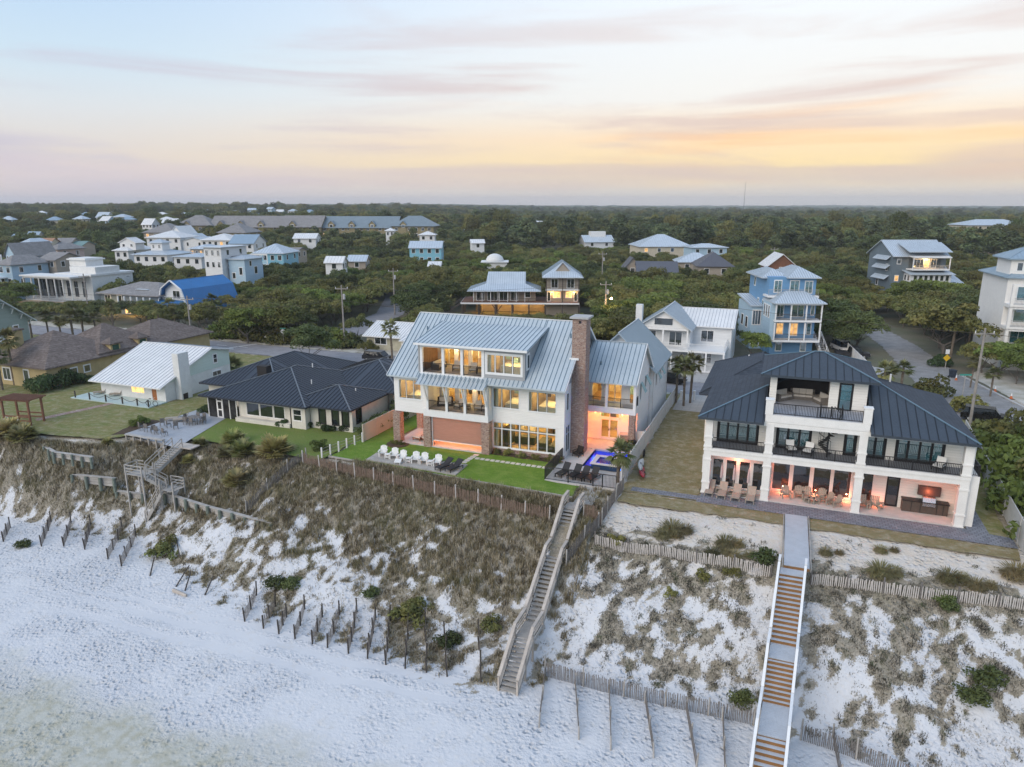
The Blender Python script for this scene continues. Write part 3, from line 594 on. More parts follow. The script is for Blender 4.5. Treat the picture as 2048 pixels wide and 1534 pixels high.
# --- walls
a = MB(); FX(61.6).wall(a, xl, -32.8, 3.4, 7.12, [(-36.05, -33.5, 4.8, 6.84)]); a.build('wall', m_siding, MH)
FX(61.6).window(MH, -36.05, -33.5, 4.8, 6.84, 3, None, m_trim, m_glass_clear, sash=m_sash)
a = MB(); H = [(-25.95, -23.2, 4.64, 6.62), (-22.25, -19.44, 4.6, 6.62), (-25.98, -19.38, .54, 3.18)]
FX(62.4).wall(a, -26.0, xr, .45, 7.4, H); a.build('wall', m_siding, MH)
a = MB(); FX(62.4).box(a, -26.0, xr + .02, 0, .45, -.18, .06); a.build('brick_plinth', m_brick, MH)
FX(62.4).window(MH, *H[0], 3, None, m_trim, m_glass_clear, sash=m_sash); FX(62.4).window(MH, *H[1], 3, None, m_trim, m_glass_clear, sash=m_sash)
FX(62.4).window(MH, *H[2], 7, [.735], m_trim, m_glass_clear, fw=.10, sash=m_sash)
a = MB(); hs = [(63.15, 63.75, 4.75, 6.5), (63.0, 63.55, .6, 3.2), (63.62, 64.17, .6, 3.2)]
FRX(xr).wall(a, 62.582, 75.6, 0, 7.3, hs); a.build('wall', m_siding, MH)
for h in hs: FRX(xr).window(MH, *h, 1, [.7] if h[2] < 1 else None, m_trim, m_glass_dark, sash=m_sash)
a = MB(); FLX(xl).wall(a, -75.6, -61.8, 3.4, 7.3); FLX(xl).wall(a, -75.6, -67, 0, 3.4); a.build('wall', m_siding, MH)
a = MB(); FBK(75.8).wall(a, -xr, -xl, 0, 7.3, []); a.build('wall', m_siding, MH)
for k in range(5): FBK(75.8).window(MH, 19.6 + k * 3.5, 21.2 + k * 3.5, 4.6, 6.4, 2, None, m_trim, m_glass_dark, split=False)
for sgn, x in ((1, xr - .18), (-1, xl)):   # gable triangles
    a = MB(); a.hexa([(x, 61.8, 7.3), (x + .18, 61.8, 7.3), (x + .18, 75.6, 7.3), (x, 75.6, 7.3), (x, 68.2, 12.2), (x + .18, 68.2, 12.2), (x + .18, 69.2, 12.2), (x, 69.2, 12.2)]); a.build('gable', m_shake, MH)
# --- main roof (openings left where the dormer stands)
x0, x1, ye, yb = -37.1, -18.2, 61.1, 76.3
P_ = lambda xa, xb, ya, yb_: [(xa, ya, rz_(ya)), (xb, ya, rz_(ya)), (xb, yb_, rz_(yb_)), (xa, yb_, rz_(yb_))]
pl = [P_(x0, -33.7, ye, 68.7), P_(-22.4, x1, ye, 68.7), P_(-33.7, -22.4, 67.2, 68.7), P_(-33.7, -22.4, ye, 61.75), [(x1, yb, rz_(yb)), (x0, yb, rz_(yb)), (x0, 68.7, 12.6), (x1, 68.7, 12.6)]]
mr_ = roof(MH, pl, m_roof_blue, .46, .14, caps=[((x0, 68.7, 12.6), (x1, 68.7, 12.6))], seam_mat=m_roof_seam, cap_mat=m_roof_white)
c = MB()
for x in (x0 - .02, x1 + .02):
    for y in (ye, yb): MB().bar((x, y, rz_(y) - .07), (x, 68.7, 12.53), .05, .24).build('rake_board', m_trim, mr_)
for x, y in ((-35.2, 66.6), (-19.4, 66.8)): MB().tube((x, y, rz_(y) - .1), (x, y, rz_(y) + .4), .07).build('vent_pipe', m_roof_seam, mr_)
# --- shed dormer with balcony
D = MB()
for xa, xb, ya, za, zb in ((-33.9, -22.1, 61.25, 10.74, 11.92),): pass
dr = roof(MH, [[(-34.0, 61.25, 10.74), (-22.0, 61.25, 10.74), (-22.0, 67.75, 11.97), (-34.0, 67.75, 11.97)]], m_roof_blue, .46, .13, name='dormer_roof', seam_mat=m_roof_seam)
c = MB(); c.box(-34.0, -22.0, 61.19, 61.248, 10.56, 10.78); c.build('fascia', m_trim, dr)
a = MB(); a.box(-33.6, -26.6, 61.62, 65.6, 7.45, 7.72); a.build('balcony_floor', m_trim, MH)
a = MB(); a.box(-33.45, -26.7, 61.9, 65.5, 7.722, 7.75); a.build('balcony_decking', m_wood_grey, MH)
a = MB(); FX(61.75).box(a, -33.6, -26.6, 10.3, 10.62, -.2, 0); a.build('header_beam', m_trim, MH)
for x in (-33.45, -31.05, -29.0, -26.75): MB().box(x - .14, x + .14, 61.75, 62.03, 7.722, 10.298).build('post', m_trim, MH)
for xa, xb in ((-33.3, -31.2), (-30.9, -29.15), (-28.85, -26.9)): FX(61.85).railing(MH, xa, xb, 7.72, 1.0, 0, m_black, .11)
a = MB(); hd = [(-32.9, -31.5, 7.8, 10.2), (-31.2, -29.9, 7.8, 10.2), (-29.6, -28.0, 7.8, 10.2), (-27.8, -26.8, 7.8, 10.2)]
FX(65.5).wall(a, -33.6, -26.4, 7.72, 11.3, hd); a.build('balcony_back_wall', m_siding, MH)
for h in hd: FX(65.5).window(MH, *h, 2, None, m_trim, m_glass_clear, fw=.08, split=False, name='glazed_door')
a = MB(); a.box(-33.64, -33.5, 62.0, 67.2, 7.6, 10.7); a.build('dormer_wall', plain('cedar_boards', (.30, .17, .09), .7, .2, 3), MH)
a = MB(); a.box(-33.8, -33.645, 61.75, 67.2, 7.6, 10.75); a.build('dormer_wall', m_shake, MH)
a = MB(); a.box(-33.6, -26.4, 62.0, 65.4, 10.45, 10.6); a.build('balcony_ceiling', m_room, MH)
a = MB(); FX(61.75).wall(a, -26.6, -22.4, 7.45, 10.7, [(-26.35, -22.75, 8.22, 10.12)], t=.2); a.build('dormer_wall', m_shake, MH)
FX(61.75).window(MH, -26.35, -22.75, 8.22, 10.12, 4, None, m_trim, m_glass_clear, fw=.1, sash=m_sash, trim=.14)
a = MB(); a.hexa([(-22.6, 61.95, 7.7), (-22.42, 61.95, 7.7), (-22.42, 67.3, 11.4), (-22.6, 67.3, 11.4), (-22.6, 61.95, 10.72), (-22.42, 61.95, 10.72), (-22.42, 67.3, 11.8), (-22.6, 67.3, 11.8)]); a.build('dormer_wall', m_shake, MH)
FRX(-22.4).window(MH, 62.3, 63.0, 8.75, 10.15, 1, None, m_trim, m_glass_dark, c=.03, trim=.12)
# --- awning roof, second floor porch
aw = roof(MH, [[(-33.5, 60.35, 6.85), (-26.0, 60.35, 6.85), (-26.0, 61.5, 7.52), (-33.5, 61.5, 7.52)]], m_roof_blue, .46, .1, name='porch_roof', seam_mat=m_roof_seam)
a = MB(); a.box(-33.1, -26.0, 61.2, 64.6, 3.3, 3.98); a.build('porch_floor', m_trim, MH)
a = MB(); a.box(-32.9, -26.2, 61.45, 64.5, 3.982, 4.01); a.build('porch_decking', m_wood_grey, MH)
a = MB(); FX(61.25).box(a, -32.8, -26.0, 6.75, 7.0, -.2, 0); a.build('header_beam', m_trim, MH)
for x in (-32.65, -30.5, -28.5, -26.2):
    p = MB(); p.box(x - .13, x + .13, 61.22, 61.48, 3.982, 6.748); p.build('post', m_trim, MH)
    b = MB(); b.bar((x, 61.2, 5.0), (x, 60.95, 5.7), .12, .14); b.bar((x, 60.95, 5.66), (x, 60.5, 6.78), .12, .14); b.build('brace', m_trim, MH)
for xa, xb in ((-32.5, -30.65), (-30.35, -28.65), (-28.35, -26.35)): FX(61.33).railing(MH, xa, xb, 3.98, 1.0, 0, m_black, .11)
a = MB(); hd = [(-32.6, -31.0, 4.1, 6.5), (-30.6, -29.0, 4.1, 6.5), (-28.6, -27.7, 4.1, 6.5), (-27.3, -26.5, 4.1, 6.5)]
FX(64.4).wall(a, -32.98, -26.02, 3.98, 7.1, hd); a.build('porch_back_wall', m_siding, MH)
for h in hd: FX(64.4).window(MH, *h, 2, None, m_trim, m_glass_clear, fw=.08, split=False, name='glazed_door')
for x in (-32.98, -26.18): MB().box(x, x + .16, 61.5, 64.4, 3.98, 7.1).build('porch_side_wall', m_siding, MH)
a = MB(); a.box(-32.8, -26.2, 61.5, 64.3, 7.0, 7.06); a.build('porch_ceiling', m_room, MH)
# --- ground floor porch
a = MB(); a.box(-36.5, -26.1, 61.3, 66.9, -.1, .14); a.build('patio_floor', m_patio, MH)
a = MB(); a.box(-36.5, -33.1, 61.8, 67.0, 3.38, 3.46); a.box(-33.1, -26.1, 61.4, 67.0, 3.22, 3.296); a.build('patio_ceiling', m_trim, MH)
a = MB(); FX(66.9).wall(a, -36.6, -26.0, 0, 3.38, [(-31.6, -29.8, .16, 2.5), (-29.4, -27.0, .8, 2.5)]); a.build('patio_back_wall', m_siding, MH)
FX(66.9).window(MH, -31.6, -29.8, .16, 2.5, 2, None, m_trim, m_glass_clear, split=False, name='glazed_door'); FX(66.9).window(MH, -29.4, -27.0, .8, 2.5, 3, None, m_trim, m_glass_clear, split=False)
a = MB(); a.box(-26.2, -26.02, 62.6, 66.9, .14, 3.3); a.build('patio_side_wall', m_siding, MH)
for xa, xb in ((-36.65, -35.85), (-33.15, -32.35), (-26.72, -25.92)): MB().box(xa, xb, 61.18, 62.0, -.1, 3.32).build('brick_column', m_brick, MH)
MB().box(-36.65, -35.95, 66.2, 66.9, -.1, 3.4).build('brick_column', m_brick, MH)
m_screen, nt_, p_, o_ = newmat('roll_down_screen'); p_.inputs['Base Color'].default_value = (.42, .34, .30, 1); p_.inputs['Roughness'].default_value = .9
def _scr():
    t = nd(nt_, 'ShaderNodeBsdfTranslucent', ins={'Color': (.5, .4, .36, 1)}); m = nd(nt_, 'ShaderNodeMixShader', ins={0: .38}); tr = nd(nt_, 'ShaderNodeBsdfTransparent'); m2 = nd(nt_, 'ShaderNodeMixShader', ins={0: .12})
    nt_.links.new(p_.outputs[0], m.inputs[1]); nt_.links.new(t.outputs[0], m.inputs[2]); nt_.links.new(m.outputs[0], m2.inputs[1]); nt_.links.new(tr.outputs[0], m2.inputs[2]); nt_.links.new(m2.outputs[0], o_.inputs[0])
    nt_.links.new(mixc(nt_, mapr(nt_, noisen(nt_, posv(nt_, (1, 1, 14)), 1.5, 3), .3, .7), (.38, .32, .29), (.27, .23, .21)), p_.inputs['Base Color'])
_scr()
sc_ = MB().box(-32.22, -26.84, 61.52, 61.55, .78, 3.2).build('roll_down_screen', m_screen, MH)
MB().box(-32.26, -26.80, 61.49, 61.58, .70, .78).build('screen_bar', m_trim, sc_)
MB().box(-32.34, -32.23, 61.48, 61.6, .14, 3.22).build('screen_track', m_trim, sc_); MB().box(-26.83, -26.73, 61.48, 61.6, .14, 3.22).build('screen_track', m_trim, sc_)
# --- interiors
def room(xa, xb, ya, yb, za, zb, e, nl=2, col=WARM):
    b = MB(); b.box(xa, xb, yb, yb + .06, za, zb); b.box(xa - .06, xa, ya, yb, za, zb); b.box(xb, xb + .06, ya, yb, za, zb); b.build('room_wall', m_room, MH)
    MB().box(xa, xb, ya, yb, za - .05, za).build('room_floor', m_room_wood, MH); MB().box(xa, xb, ya, yb, zb, zb + .05).build('room_ceiling', m_trim, MH)
    for i in range(int((xb - xa) / 1.1)):
        x = xa + .3 + i * 1.1; k = random.random(); z0 = za + (.9 if k < .5 else 0); MB().box(x, x + random.uniform(.4, .8), yb - (.05 if k < .5 else random.uniform(.3, .7)), yb - .004, z0, z0 + random.uniform(.6, 1.3)).build('picture' if k < .5 else 'cabinet', random.choice((m_furn_dark, m_door_wood, m_cushion, m_aqua)), MH)
    for x in (xa + .02, xb - .32): MB().box(x, x + .3, ya + .12, ya + .2, za, zb - .1).build('curtain', m_cushion, MH)
    for i in range(nl):
        x = xa + (xb - xa) * (i + .5) / nl; y = ya + (yb - ya) * .55
        lp = MB().lathe([(.05, 0), (.22, .05), (.26, .16), (.16, .3)], (x, y, zb - .75), 10).build('pendant_lamp', m_lamp, MH, True)
        lamp('room_light', (x, y, zb - .95), e, col, .1, parent=MH)
room(-25.9, -18.9, 62.7, 69.5, .12, 3.25, 240, 3)
room(-25.9, -22.7, 62.7, 67.5, 3.9, 6.85, 130, 1); room(-22.4, -18.9, 62.7, 67.5, 3.9, 6.85, 150, 1)
room(-36.4, -33.1, 61.9, 66.0, 3.9, 6.95, 160, 1); room(-26.4, -22.7, 62.1, 66.4, 7.75, 10.5, 150, 1)
room(-33.4, -26.6, 65.75, 69.5, 7.75, 10.6, 200, 2); room(-32.8, -26.2, 64.65, 69, 3.95, 6.95, 200, 2)
room(-33.0, -26.2, 67.1, 71, .16, 3.1, 260, 2)
fu = MB(); fu.box(-24.8, -22.6, 65.3, 66.1, .12, .9); fu.box(-22.0, -21.0, 64.2, 66.2, .12, .85); fu.box(-20.6, -19.6, 63.6, 65.6, .12, .8); fu.box(-25.4, -25.0, 64, 66, .12, 2.1); fu.box(-21.5, -19.4, 68.8, 69.3, .12, 2.3); fu.build('living_room_seating', m_furn_dark, MH)
fu = MB(); fu.box(-25.3, -23.2, 64, 66.4, 3.9, 4.7); fu.box(-21.8, -19.4, 64, 66.4, 3.9, 4.7); fu.box(-36, -34, 63.4, 65.6, 3.9, 4.7); fu.box(-25.8, -23.4, 64, 66.2, 7.75, 8.5); fu.build('bed', m_cushion, MH)
# --- porch lamps (red-orange in the photo)
def sconce(x, y, z, e, col, parent=MH):
    MB().lathe([(.03, 0), (.05, .03), (.05, .13), (.02, .16)], (x, y, z), 8).build('wall_lamp', m_lamp, parent); lamp('porch_light', (x, y - .25, z - .2), e, col, .06, parent=parent)
sconce(-34.3, 65.2, 3.0, 55, (1, .22, .07)); sconce(-30.9, 64.6, 2.6, 240, (1, .25, .06)); sconce(-28.2, 64.6, 2.6, 200, (1, .28, .06)); sconce(-33.3, 63.2, .7, 14, RED)
sconce(-31.3, 65.3, 9.9, 60, WARM); sconce(-28.9, 65.3, 9.9, 60, WARM); sconce(-29.0, 64.2, 6.4, 60, WARM)
# --- chimney
ch = MB().box(-18.62, -17.25, 64.55, 66.1, -.1, 13.55).build('chimney', m_brick, MH)
MB().box(-18.85, -17.02, 64.32, 66.33, 13.55, 13.72).build('chimney_cap', m_concrete, ch); MB().box(-18.0, -17.75, 64.53, 64.56, 13.1, 13.35).build('chimney_vent', m_black, ch)
MB().box(-18.8, -17.9, 64.40, 64.547, 9.55, 9.75).build('chimney_shoulder', m_trim, ch)
# --- pool wing
a = MB(); a.box(-18.6, -12.9, 68.0, 69.9, 3.55, 4.15); a.build('balcony_floor', m_trim, MH)
a = MB(); a.box(-18.4, -13.1, 68.15, 69.8, 4.152, 4.18); a.build('balcony_decking', m_patio, MH)
for x in (-15.9, -13.05): MB().box(x - .14, x + .14, 68.05, 68.33, 4.152, 7.0).build('post', m_trim, MH)
FX(68.15).railing(MH, -18.5, -16.05, 4.15, 1.0, 0, m_black, .11); FX(68.15).railing(MH, -15.75, -13.2, 4.15, 1.0, 0, m_black, .11); FRX(-12.98).railing(MH, 68.35, 69.75, 4.15, 1.0, -.05, m_black, .11)
a = MB(); hd = [(-17.9, -16.8, 4.25, 6.7), (-16.2, -14.7, 4.25, 6.7), (-13.95, -13.2, 4.25, 6.7)]
hg = [(-16.9, -14.9, .25, 2.45), (-16.9, -14.9, 2.55, 3.2)]
FX(69.8).wall(a, -18.6, -13.0, 0, 7.1, hd + hg); a.build('wall', m_siding, MH)
for h in hd: FX(69.8).window(MH, *h, 2 if h[1] - h[0] > 1.2 else 1, None, m_trim, m_glass_clear, fw=.08, split=False, name='glazed_door')
dd = FX(69.8).window(MH, *hg[0], 2, None, m_trim, m_glass_clear, fw=.16, name='glazed_door'); FX(69.8).window(MH, *hg[1], 2, None, m_trim, m_glass_clear)
MB().box(-15.96, -15.9, 69.72, 69.78, 1.15, 1.35).build('handle', m_black, dd)
room(-18.3, -13.2, 70.0, 74, .15, 3.4, 320, 1, (1, .6, .2)); room(-18.3, -13.2, 70.0, 74, 4.2, 6.9, 260, 1)
MB().box(-13.55, -12.95, 68.02, 68.7, -.1, 3.55).build('brick_column', m_brick, MH)
a = MB(); a.box(-14.6, -13.3, 69.0, 69.78, .1, 1.05); a.build('bar_counter', m_brick, MH); MB().box(-14.7, -13.2, 68.9, 69.78, 1.05, 1.12).build('counter_top', m_concrete, MH)
a = MB(); a.box(-18.6, -13.0, 66.5, 69.8, -.1, .13); a.build('porch_step', m_patio, MH)
sconce(-17.2, 68.8, 3.2, 120, (1, .27, .06)); sconce(-14.4, 68.8, 3.2, 130, (1, .23, .05)); sconce(-18.2, 68.9, .5, 45, (1, .2, .04))
a = MB(); ws = [(70.6, 71.2, 4.4, 6.3), (73.2, 73.8, 4.6, 6.5)]
FRX(-13.0).wall(a, 69.982, 76.0, 0, 7.1, ws); FRX(-13.0).wall(a, 68.0, 69.98, 6.6, 7.1); a.build('wall', m_siding, MH)
a = MB(); a.hexa([(-13.18, 68.2, 7.1), (-13.0, 68.2, 7.1), (-13.0, 75.8, 7.1), (-13.18, 75.8, 7.1), (-13.18, 71.8, 9.95), (-13.0, 71.8, 9.95), (-13.0, 72.2, 9.95), (-13.18, 72.2, 9.95)]); a.build('gable', m_siding, MH)
pl, cp = gable_planes(-18.55, -13.0, 68, 76, 7.15, 10.15, 'x', .45, .25); pl[0] = [(-18.5, *p[1:]) if p[0] < -15 else p for p in pl[0]]; pl[1] = [(-18.5, *p[1:]) if p[0] < -15 else p for p in pl[1]]
wr = roof(MH, pl, m_roof_blue, .46, .14, caps=[((-18.5, 72, 10.15), (-12.75, 72, 10.15))], seam_mat=m_roof_seam, name='wing_roof')
for y in (67.55, 76.45): MB().bar((-12.72, y, 6.74), (-12.72, 72, 10.08), .06, .3).build('rake_board', m_trim, wr)
MB().tube((-16.9, 69.4, 8), (-16.9, 69.4, 8.6), .07).build('vent_pipe', m_roof_seam, wr)
a = MB(); wq = [(77.6, 78.2, 4.3, 6.2), (80.0, 80.6, 4.3, 6.2)]
FRX(-12.6).wall(a, 76.0, 86.0, 0, 6.75, wq); FX(75.99).wall(a, -12.99, -12.6, 0, 7.0); FLX(-20.4).wall(a, -86, -76, 0, 6.75); FBK(86.0).wall(a, 12.6, 20.4, 0, 6.75); a.build('wall', m_siding, MH)
for y in (76.05, 85.8): MB().hexa([(-20.4, y, 6.75), (-12.6, y, 6.75), (-12.6, y + .18, 6.75), (-20.4, y + .18, 6.75), (-16.8, y, 10.2), (-16.2, y, 10.2), (-16.2, y + .18, 10.2), (-16.8, y + .18, 10.2)]).build('gable', m_siding, MH)
pl, cp = gable_planes(-20.4, -12.6, 75.7, 86, 6.75, 10.5, 'y', .4, .35); rr_ = roof(MH, pl, m_roof_blue, .46, .14, caps=cp, seam_mat=m_roof_seam, name='wing_roof')
for x, ws_ in ((-13.0, ws), (-12.6, wq)):
    for h in ws_:
        w_ = FRX(x).window(MH, *h, 1, None, m_trim, m_glass_dark, split=False)
        s = MB(); y0, y1 = h[0] - .12, h[1] + .12; zt = h[3] + .05; s.hexa([(x + .55, y0, zt - 1.0), (x + .55, y1, zt - 1.0), (x + .60, y1, zt - .97), (x + .60, y0, zt - .97), (x + .04, y0, zt - .03), (x + .04, y1, zt - .03), (x + .09, y1, zt), (x + .09, y0, zt)]); s.build('bermuda_shutter', m_aqua, w_)
# garden bed ring + mulch at the corner column, planting strip under the windows
struct(MB().lathe([(1.15, 0), (1.2, .10), (1.05, .12)], (-36.0, 60.9, -.02), 18).build('garden_bed', m_mulch)); sheet('garden_bed', [(-26, 61.5), (-18.8, 61.3), (-18.8, 62.3), (-26, 62.3)], .03, m_mulch, .08)
# ---------------- generic house pieces ---------------------------------------
def wrow(a0, a1, n, w, z0, z1, nx=1):
    return [(a0 + (a1 - a0) * (i + .5) / n - w / 2, a0 + (a1 - a0) * (i + .5) / n + w / 2, z0, z1, nx) for i in range(n)] if n else []
def block(root, x0, x1, y0, y1, z0, z1, wall, rmat=None, rtype='hip', rise=2.0, oh=.5, axis='x', front=(), right=(), left=(), frame=None, pane=None, lit=(), litm_=None, sp=.6, seam=True, trim=.08, cap=True, wall_name='wall', rows=None, gable_mat=None):
    a = MB().box(x0, x1, y0, y1, z0, z1).build(wall_name, wall, root)
    frame = frame or m_trim; pane = pane or m_glass_far; k = 0
    for fc, ws in ((Face((0, y0, 0), (1, 0, 0)), front), (Face((x1, 0, 0), (0, 1, 0)), right), (Face((x0, 0, 0), (0, -1, 0)), left)):
        for w in ws:
            b = w if fc.U.y >= 0 else (-w[1], -w[0], *w[2:])
            fc.window(root, b[0], b[1], b[2], b[3], b[4] if len(b) > 4 else 1, rows, frame, (litm_ or m_lit) if k in lit else pane, c=.03, trim=trim, split=False, fw=.07); k += 1
    if rmat is None: return a
    if rtype == 'hip': pl, cp = hip_planes(x0, x1, y0, y1, z1, z1 + rise, oh)
    elif rtype == 'gable': pl, cp = gable_planes(x0, x1, y0, y1, z1, z1 + rise, axis, oh, oh * .7)
    elif rtype == 'shed': pl, cp = [[(x0 - oh, y0 - oh, z1), (x1 + oh, y0 - oh, z1), (x1 + oh, y1 + oh, z1 + rise), (x0 - oh, y1 + oh, z1 + rise)]], []
    elif rtype == 'flat': pl, cp = [[(x0 - oh, y0 - oh, z1 + .2), (x1 + oh, y0 - oh, z1 + .2), (x1 + oh, y1 + oh, z1 + .2), (x0 - oh, y1 + oh, z1 + .2)]], []
    if rtype == 'gable':
        t = .02
        if axis == 'x':
            ym = (y0 + y1) / 2
            for x in (x0, x1 - .15): MB().hexa([(x, y0 + t, z1), (x + .15, y0 + t, z1), (x + .15, y1 - t, z1), (x, y1 - t, z1), (x, ym - .1, z1 + rise - .16), (x + .15, ym - .1, z1 + rise - .16), (x + .15, ym + .1, z1 + rise - .16), (x, ym + .1, z1 + rise - .16)]).build('gable', gable_mat or wall, root)
        else:
            xm = (x0 + x1) / 2
            for y in (y0, y1 - .15): MB().hexa([(x0 + t, y, z1), (x1 - t, y, z1), (x1 - t, y + .15, z1), (x0 + t, y + .15, z1), (xm - .1, y, z1 + rise - .16), (xm + .1, y, z1 + rise - .16), (xm + .1, y + .15, z1 + rise - .16), (xm - .1, y + .15, z1 + rise - .16)]).build('gable', gable_mat or wall, root)
    roof(root, pl, rmat, sp, .16, caps=cp if cap else (), seam=seam)
    return a
def porch(root, x0, x1, y0, y1, zf, zt, n, mat=None, rail=None, t=.3, railh=1.0, pw=.24, beam=True, post=True, sides=False):
    mat = mat or m_trim; MB().box(x0, x1, y0, y1, zf - t, zf).build('porch_floor', mat, root)
    if post:
        for i in range(n + 1): x = x0 + pw / 2 + (x1 - x0 - pw) * i / n; MB().box(x - pw / 2, x + pw / 2, y0 + .02, y0 + .02 + pw, zf, zt).build('post', mat, root)
    if beam: MB().box(x0, x1, y0, y0 + pw + .04, zt, zt + .35).build('porch_beam', mat, root)
    if rail:
        for i in range(n): a, b = x0 + pw / 2 + (x1 - x0 - pw) * i / n, x0 + pw / 2 + (x1 - x0 - pw) * (i + 1) / n; Face((0, y0 + .12, 0), (1, 0, 0)).railing(root, a + pw / 2, b - pw / 2, zf, railh, 0, rail, .16, 3, .018)
        if sides: Face((x1 - .1, 0, 0), (0, 1, 0)).railing(root, y0 + .3, y1, zf, railh, 0, rail, .16, 3, .018); Face((x0 + .1, 0, 0), (0, -1, 0)).railing(root, -y1, -y0 - .3, zf, railh, 0, rail, .16, 3, .018)
def stairs(root, p0, p1, w, n, mat, rail=None, railh=.9, name='step'):
    """flight from p0 (top) to p1 (bottom), centre line; each tread is a part"""
    p0, p1 = Vector(p0), Vector(p1); d = p1 - p0; h = Vector((d.x, d.y, 0)); u = h.normalized(); s = Vector((-u.y, u.x, 0)); run = h.length / n
    for i in range(n):
        c = p0 + d * ((i + .5) / n); a = c - u * run * .55; b = c + u * run * .55
        MB().hexa([a - s * w / 2 - Vector((0, 0, .05)), b - s * w / 2 - Vector((0, 0, .05)), b + s * w / 2 - Vector((0, 0, .05)), a + s * w / 2 - Vector((0, 0, .05)), a - s * w / 2, b - s * w / 2, b + s * w / 2, a + s * w / 2]).build(name, mat, root)
    m = MB()
    for k in (-1, 1): o = s * k * (w / 2 - .03) - Vector((0, 0, .2)); m.bar(p0 + o, p1 + o, .05, .28)
    m.build('stringer', mat, root)
    if rail:
        m = MB()
        for k in (-1, 1):
            o = s * k * (w / 2 + .03)
            for f in (1, .6): m.bar(p0 + o + Vector((0, 0, railh * f)), p1 + o + Vector((0, 0, railh * f)), .045, .07)
            for i in range(max(2, int(h.length / 1.4)) + 1): q = p0 + d * (i / max(2, int(h.length / 1.4))) + o; m.box(q.x - .04, q.x + .04, q.y - .04, q.y + .04, q.z - .3, q.z + railh)
        m.build('handrail', rail, root)
# ---------------- right-hand house -------------------------------------------
m_cream = siding('cream_painted_board', (.82, .79, .73), .22, var=.05)
m_stucco = plain('cream_trim_paint', (.84, .82, .78), .6, .05)
m_deckgrey = siding('grey_deck_boards', (.20, .21, .23), .16, vertical=True)
m_shingle_navy = shingle('slate_blue_shingles', (.032, .042, .058), (.05, .062, .08), .15)
m_taupe = plain('taupe_poly_furniture', (.38, .33, .27), .7, .1, 5)
RH = thing('beach_house', 'cream three storey house with dark blue hip roof and black balcony railings', 'house', (4.5, 66, 0), world=True)
colx = (-4.95, -.15, 6.75, 13.95)
for x in colx:
    MB().box(x - .3, x + .3, 59.1, 59.7, 0, 6.75).build('column', m_stucco, RH)
    b = MB()
    for z in (0, .95, 3.0, 4.15, 5.0): b.box(x - .36, x + .36, 59.04, 59.76, z, z + .12)
    b.build('column_moulding', m_stucco, RH)
MB().box(-5.25, 14.25, 59.12, 61.6, 3.45, 4.08).build('balcony_floor', m_stucco, RH); MB().box(-5.3, 14.3, 59.06, 59.115, 3.85, 4.05).build('band_moulding', m_stucco, RH)
MB().box(-5.1, 14.1, 59.3, 61.55, 4.082, 4.11).build('balcony_decking', m_deckgrey, RH)
MB().box(-5.25, 14.25, 59.14, 59.62, 6.5, 6.86).build('eave_beam', m_stucco, RH); MB().box(-5.2, 14.2, 59.62, 61.2, 6.78, 6.86).build('soffit', m_stucco, RH)
w1 = [(-4.55, -3.65, .35, 2.85), (-3.45, -2.55, .35, 2.85), (-2.35, -1.45, .35, 2.85), (-1.25, -.35, .35, 2.85)]
f = Face((0, 60.3, 0), (1, 0, 0)); a = MB(); f.wall(a, -5.2, .1, 0, 3.45, w1); a.build('wall', m_stucco, RH)
for w in w1: f.window(RH, *w, 1, None, m_stucco, m_glass_dark, trim=.05)
f = Face((0, 61.6, 0), (1, 0, 0)); w2 = [(.35, 1.75, .2, 2.95), (1.95, 3.35, .2, 2.95), (3.55, 4.95, .2, 2.95), (5.1, 6.5, .2, 2.95), (7.0, 8.15, .2, 2.95), (9.15, 10.0, .12, 2.55)]
a = MB(); f.wall(a, .1, 14.2, 0, 3.45, w2); a.build('wall', m_cream, RH)
for i, w in enumerate(w2): f.window(RH, *w, 1, None, m_black if i == 5 else m_stucco, m_glass_dark, trim=.05, name='door' if i == 5 else 'window')
MB().box(.1, .25, 60.3, 61.6, 0, 3.45).build('wall', m_cream, RH)
f2 = Face((0, 61.2, 0), (1, 0, 0)); w3 = [(-4.4, -1.1, 4.15, 6.25, 4), (.4, 3.05, 4.15, 6.15, 3), (5.6, 6.45, 4.15, 6.2, 1), (7.1, 8.6, 4.15, 6.1, 2), (9.35, 12.7, 4.15, 6.1, 4)]
a = MB(); f2.wall(a, -5.2, 14.2, 4.08, 6.86, [w[:4] for w in w3]); a.build('wall', m_cream, RH)
for w in w3: f2.window(RH, *w[:4], w[4], None, m_black, m_glass_blue, fw=.17, trim=.06, name='glazed_door')
for i in range(3): Face((0, 59.3, 0), (1, 0, 0)).railing(RH, colx[i] + .32, colx[i + 1] - .32, 4.08, .95, 0, m_black, .115, 1.6, .014)
MB().box(-5.2, 14.2, 59.15, 61.55, -.1, .06).build('patio_floor', m_patio, RH)
# body of the house behind
MB().box(-5.15, 14.2, 61.85, 73, 0, 6.86).build('wall', m_cream, RH)
bx = MB().box(14.2, 14.95, 59.5, 63.5, 0, 4.1).build('side_store', m_stucco, RH); Face((0, 59.6, 0), (1, 0, 0)).railing(RH, 14.25, 14.9, 4.1, .9, 0, m_black, .115); Face((14.85, 0, 0), (0, 1, 0)).railing(RH, 59.6, 63.4, 4.1, .9, 0, m_black, .115)
for y, z in ((60.6, 2.2), (60.8, 1.4)): MB().box(14.95, 14.99, y, y + .14, z, z + .14).build('meter_box', m_black, RH)
MB().tube((14.32, 59.3, .1), (14.32, 59.3, 6.7), .05).build('downpipe', m_stucco, RH)
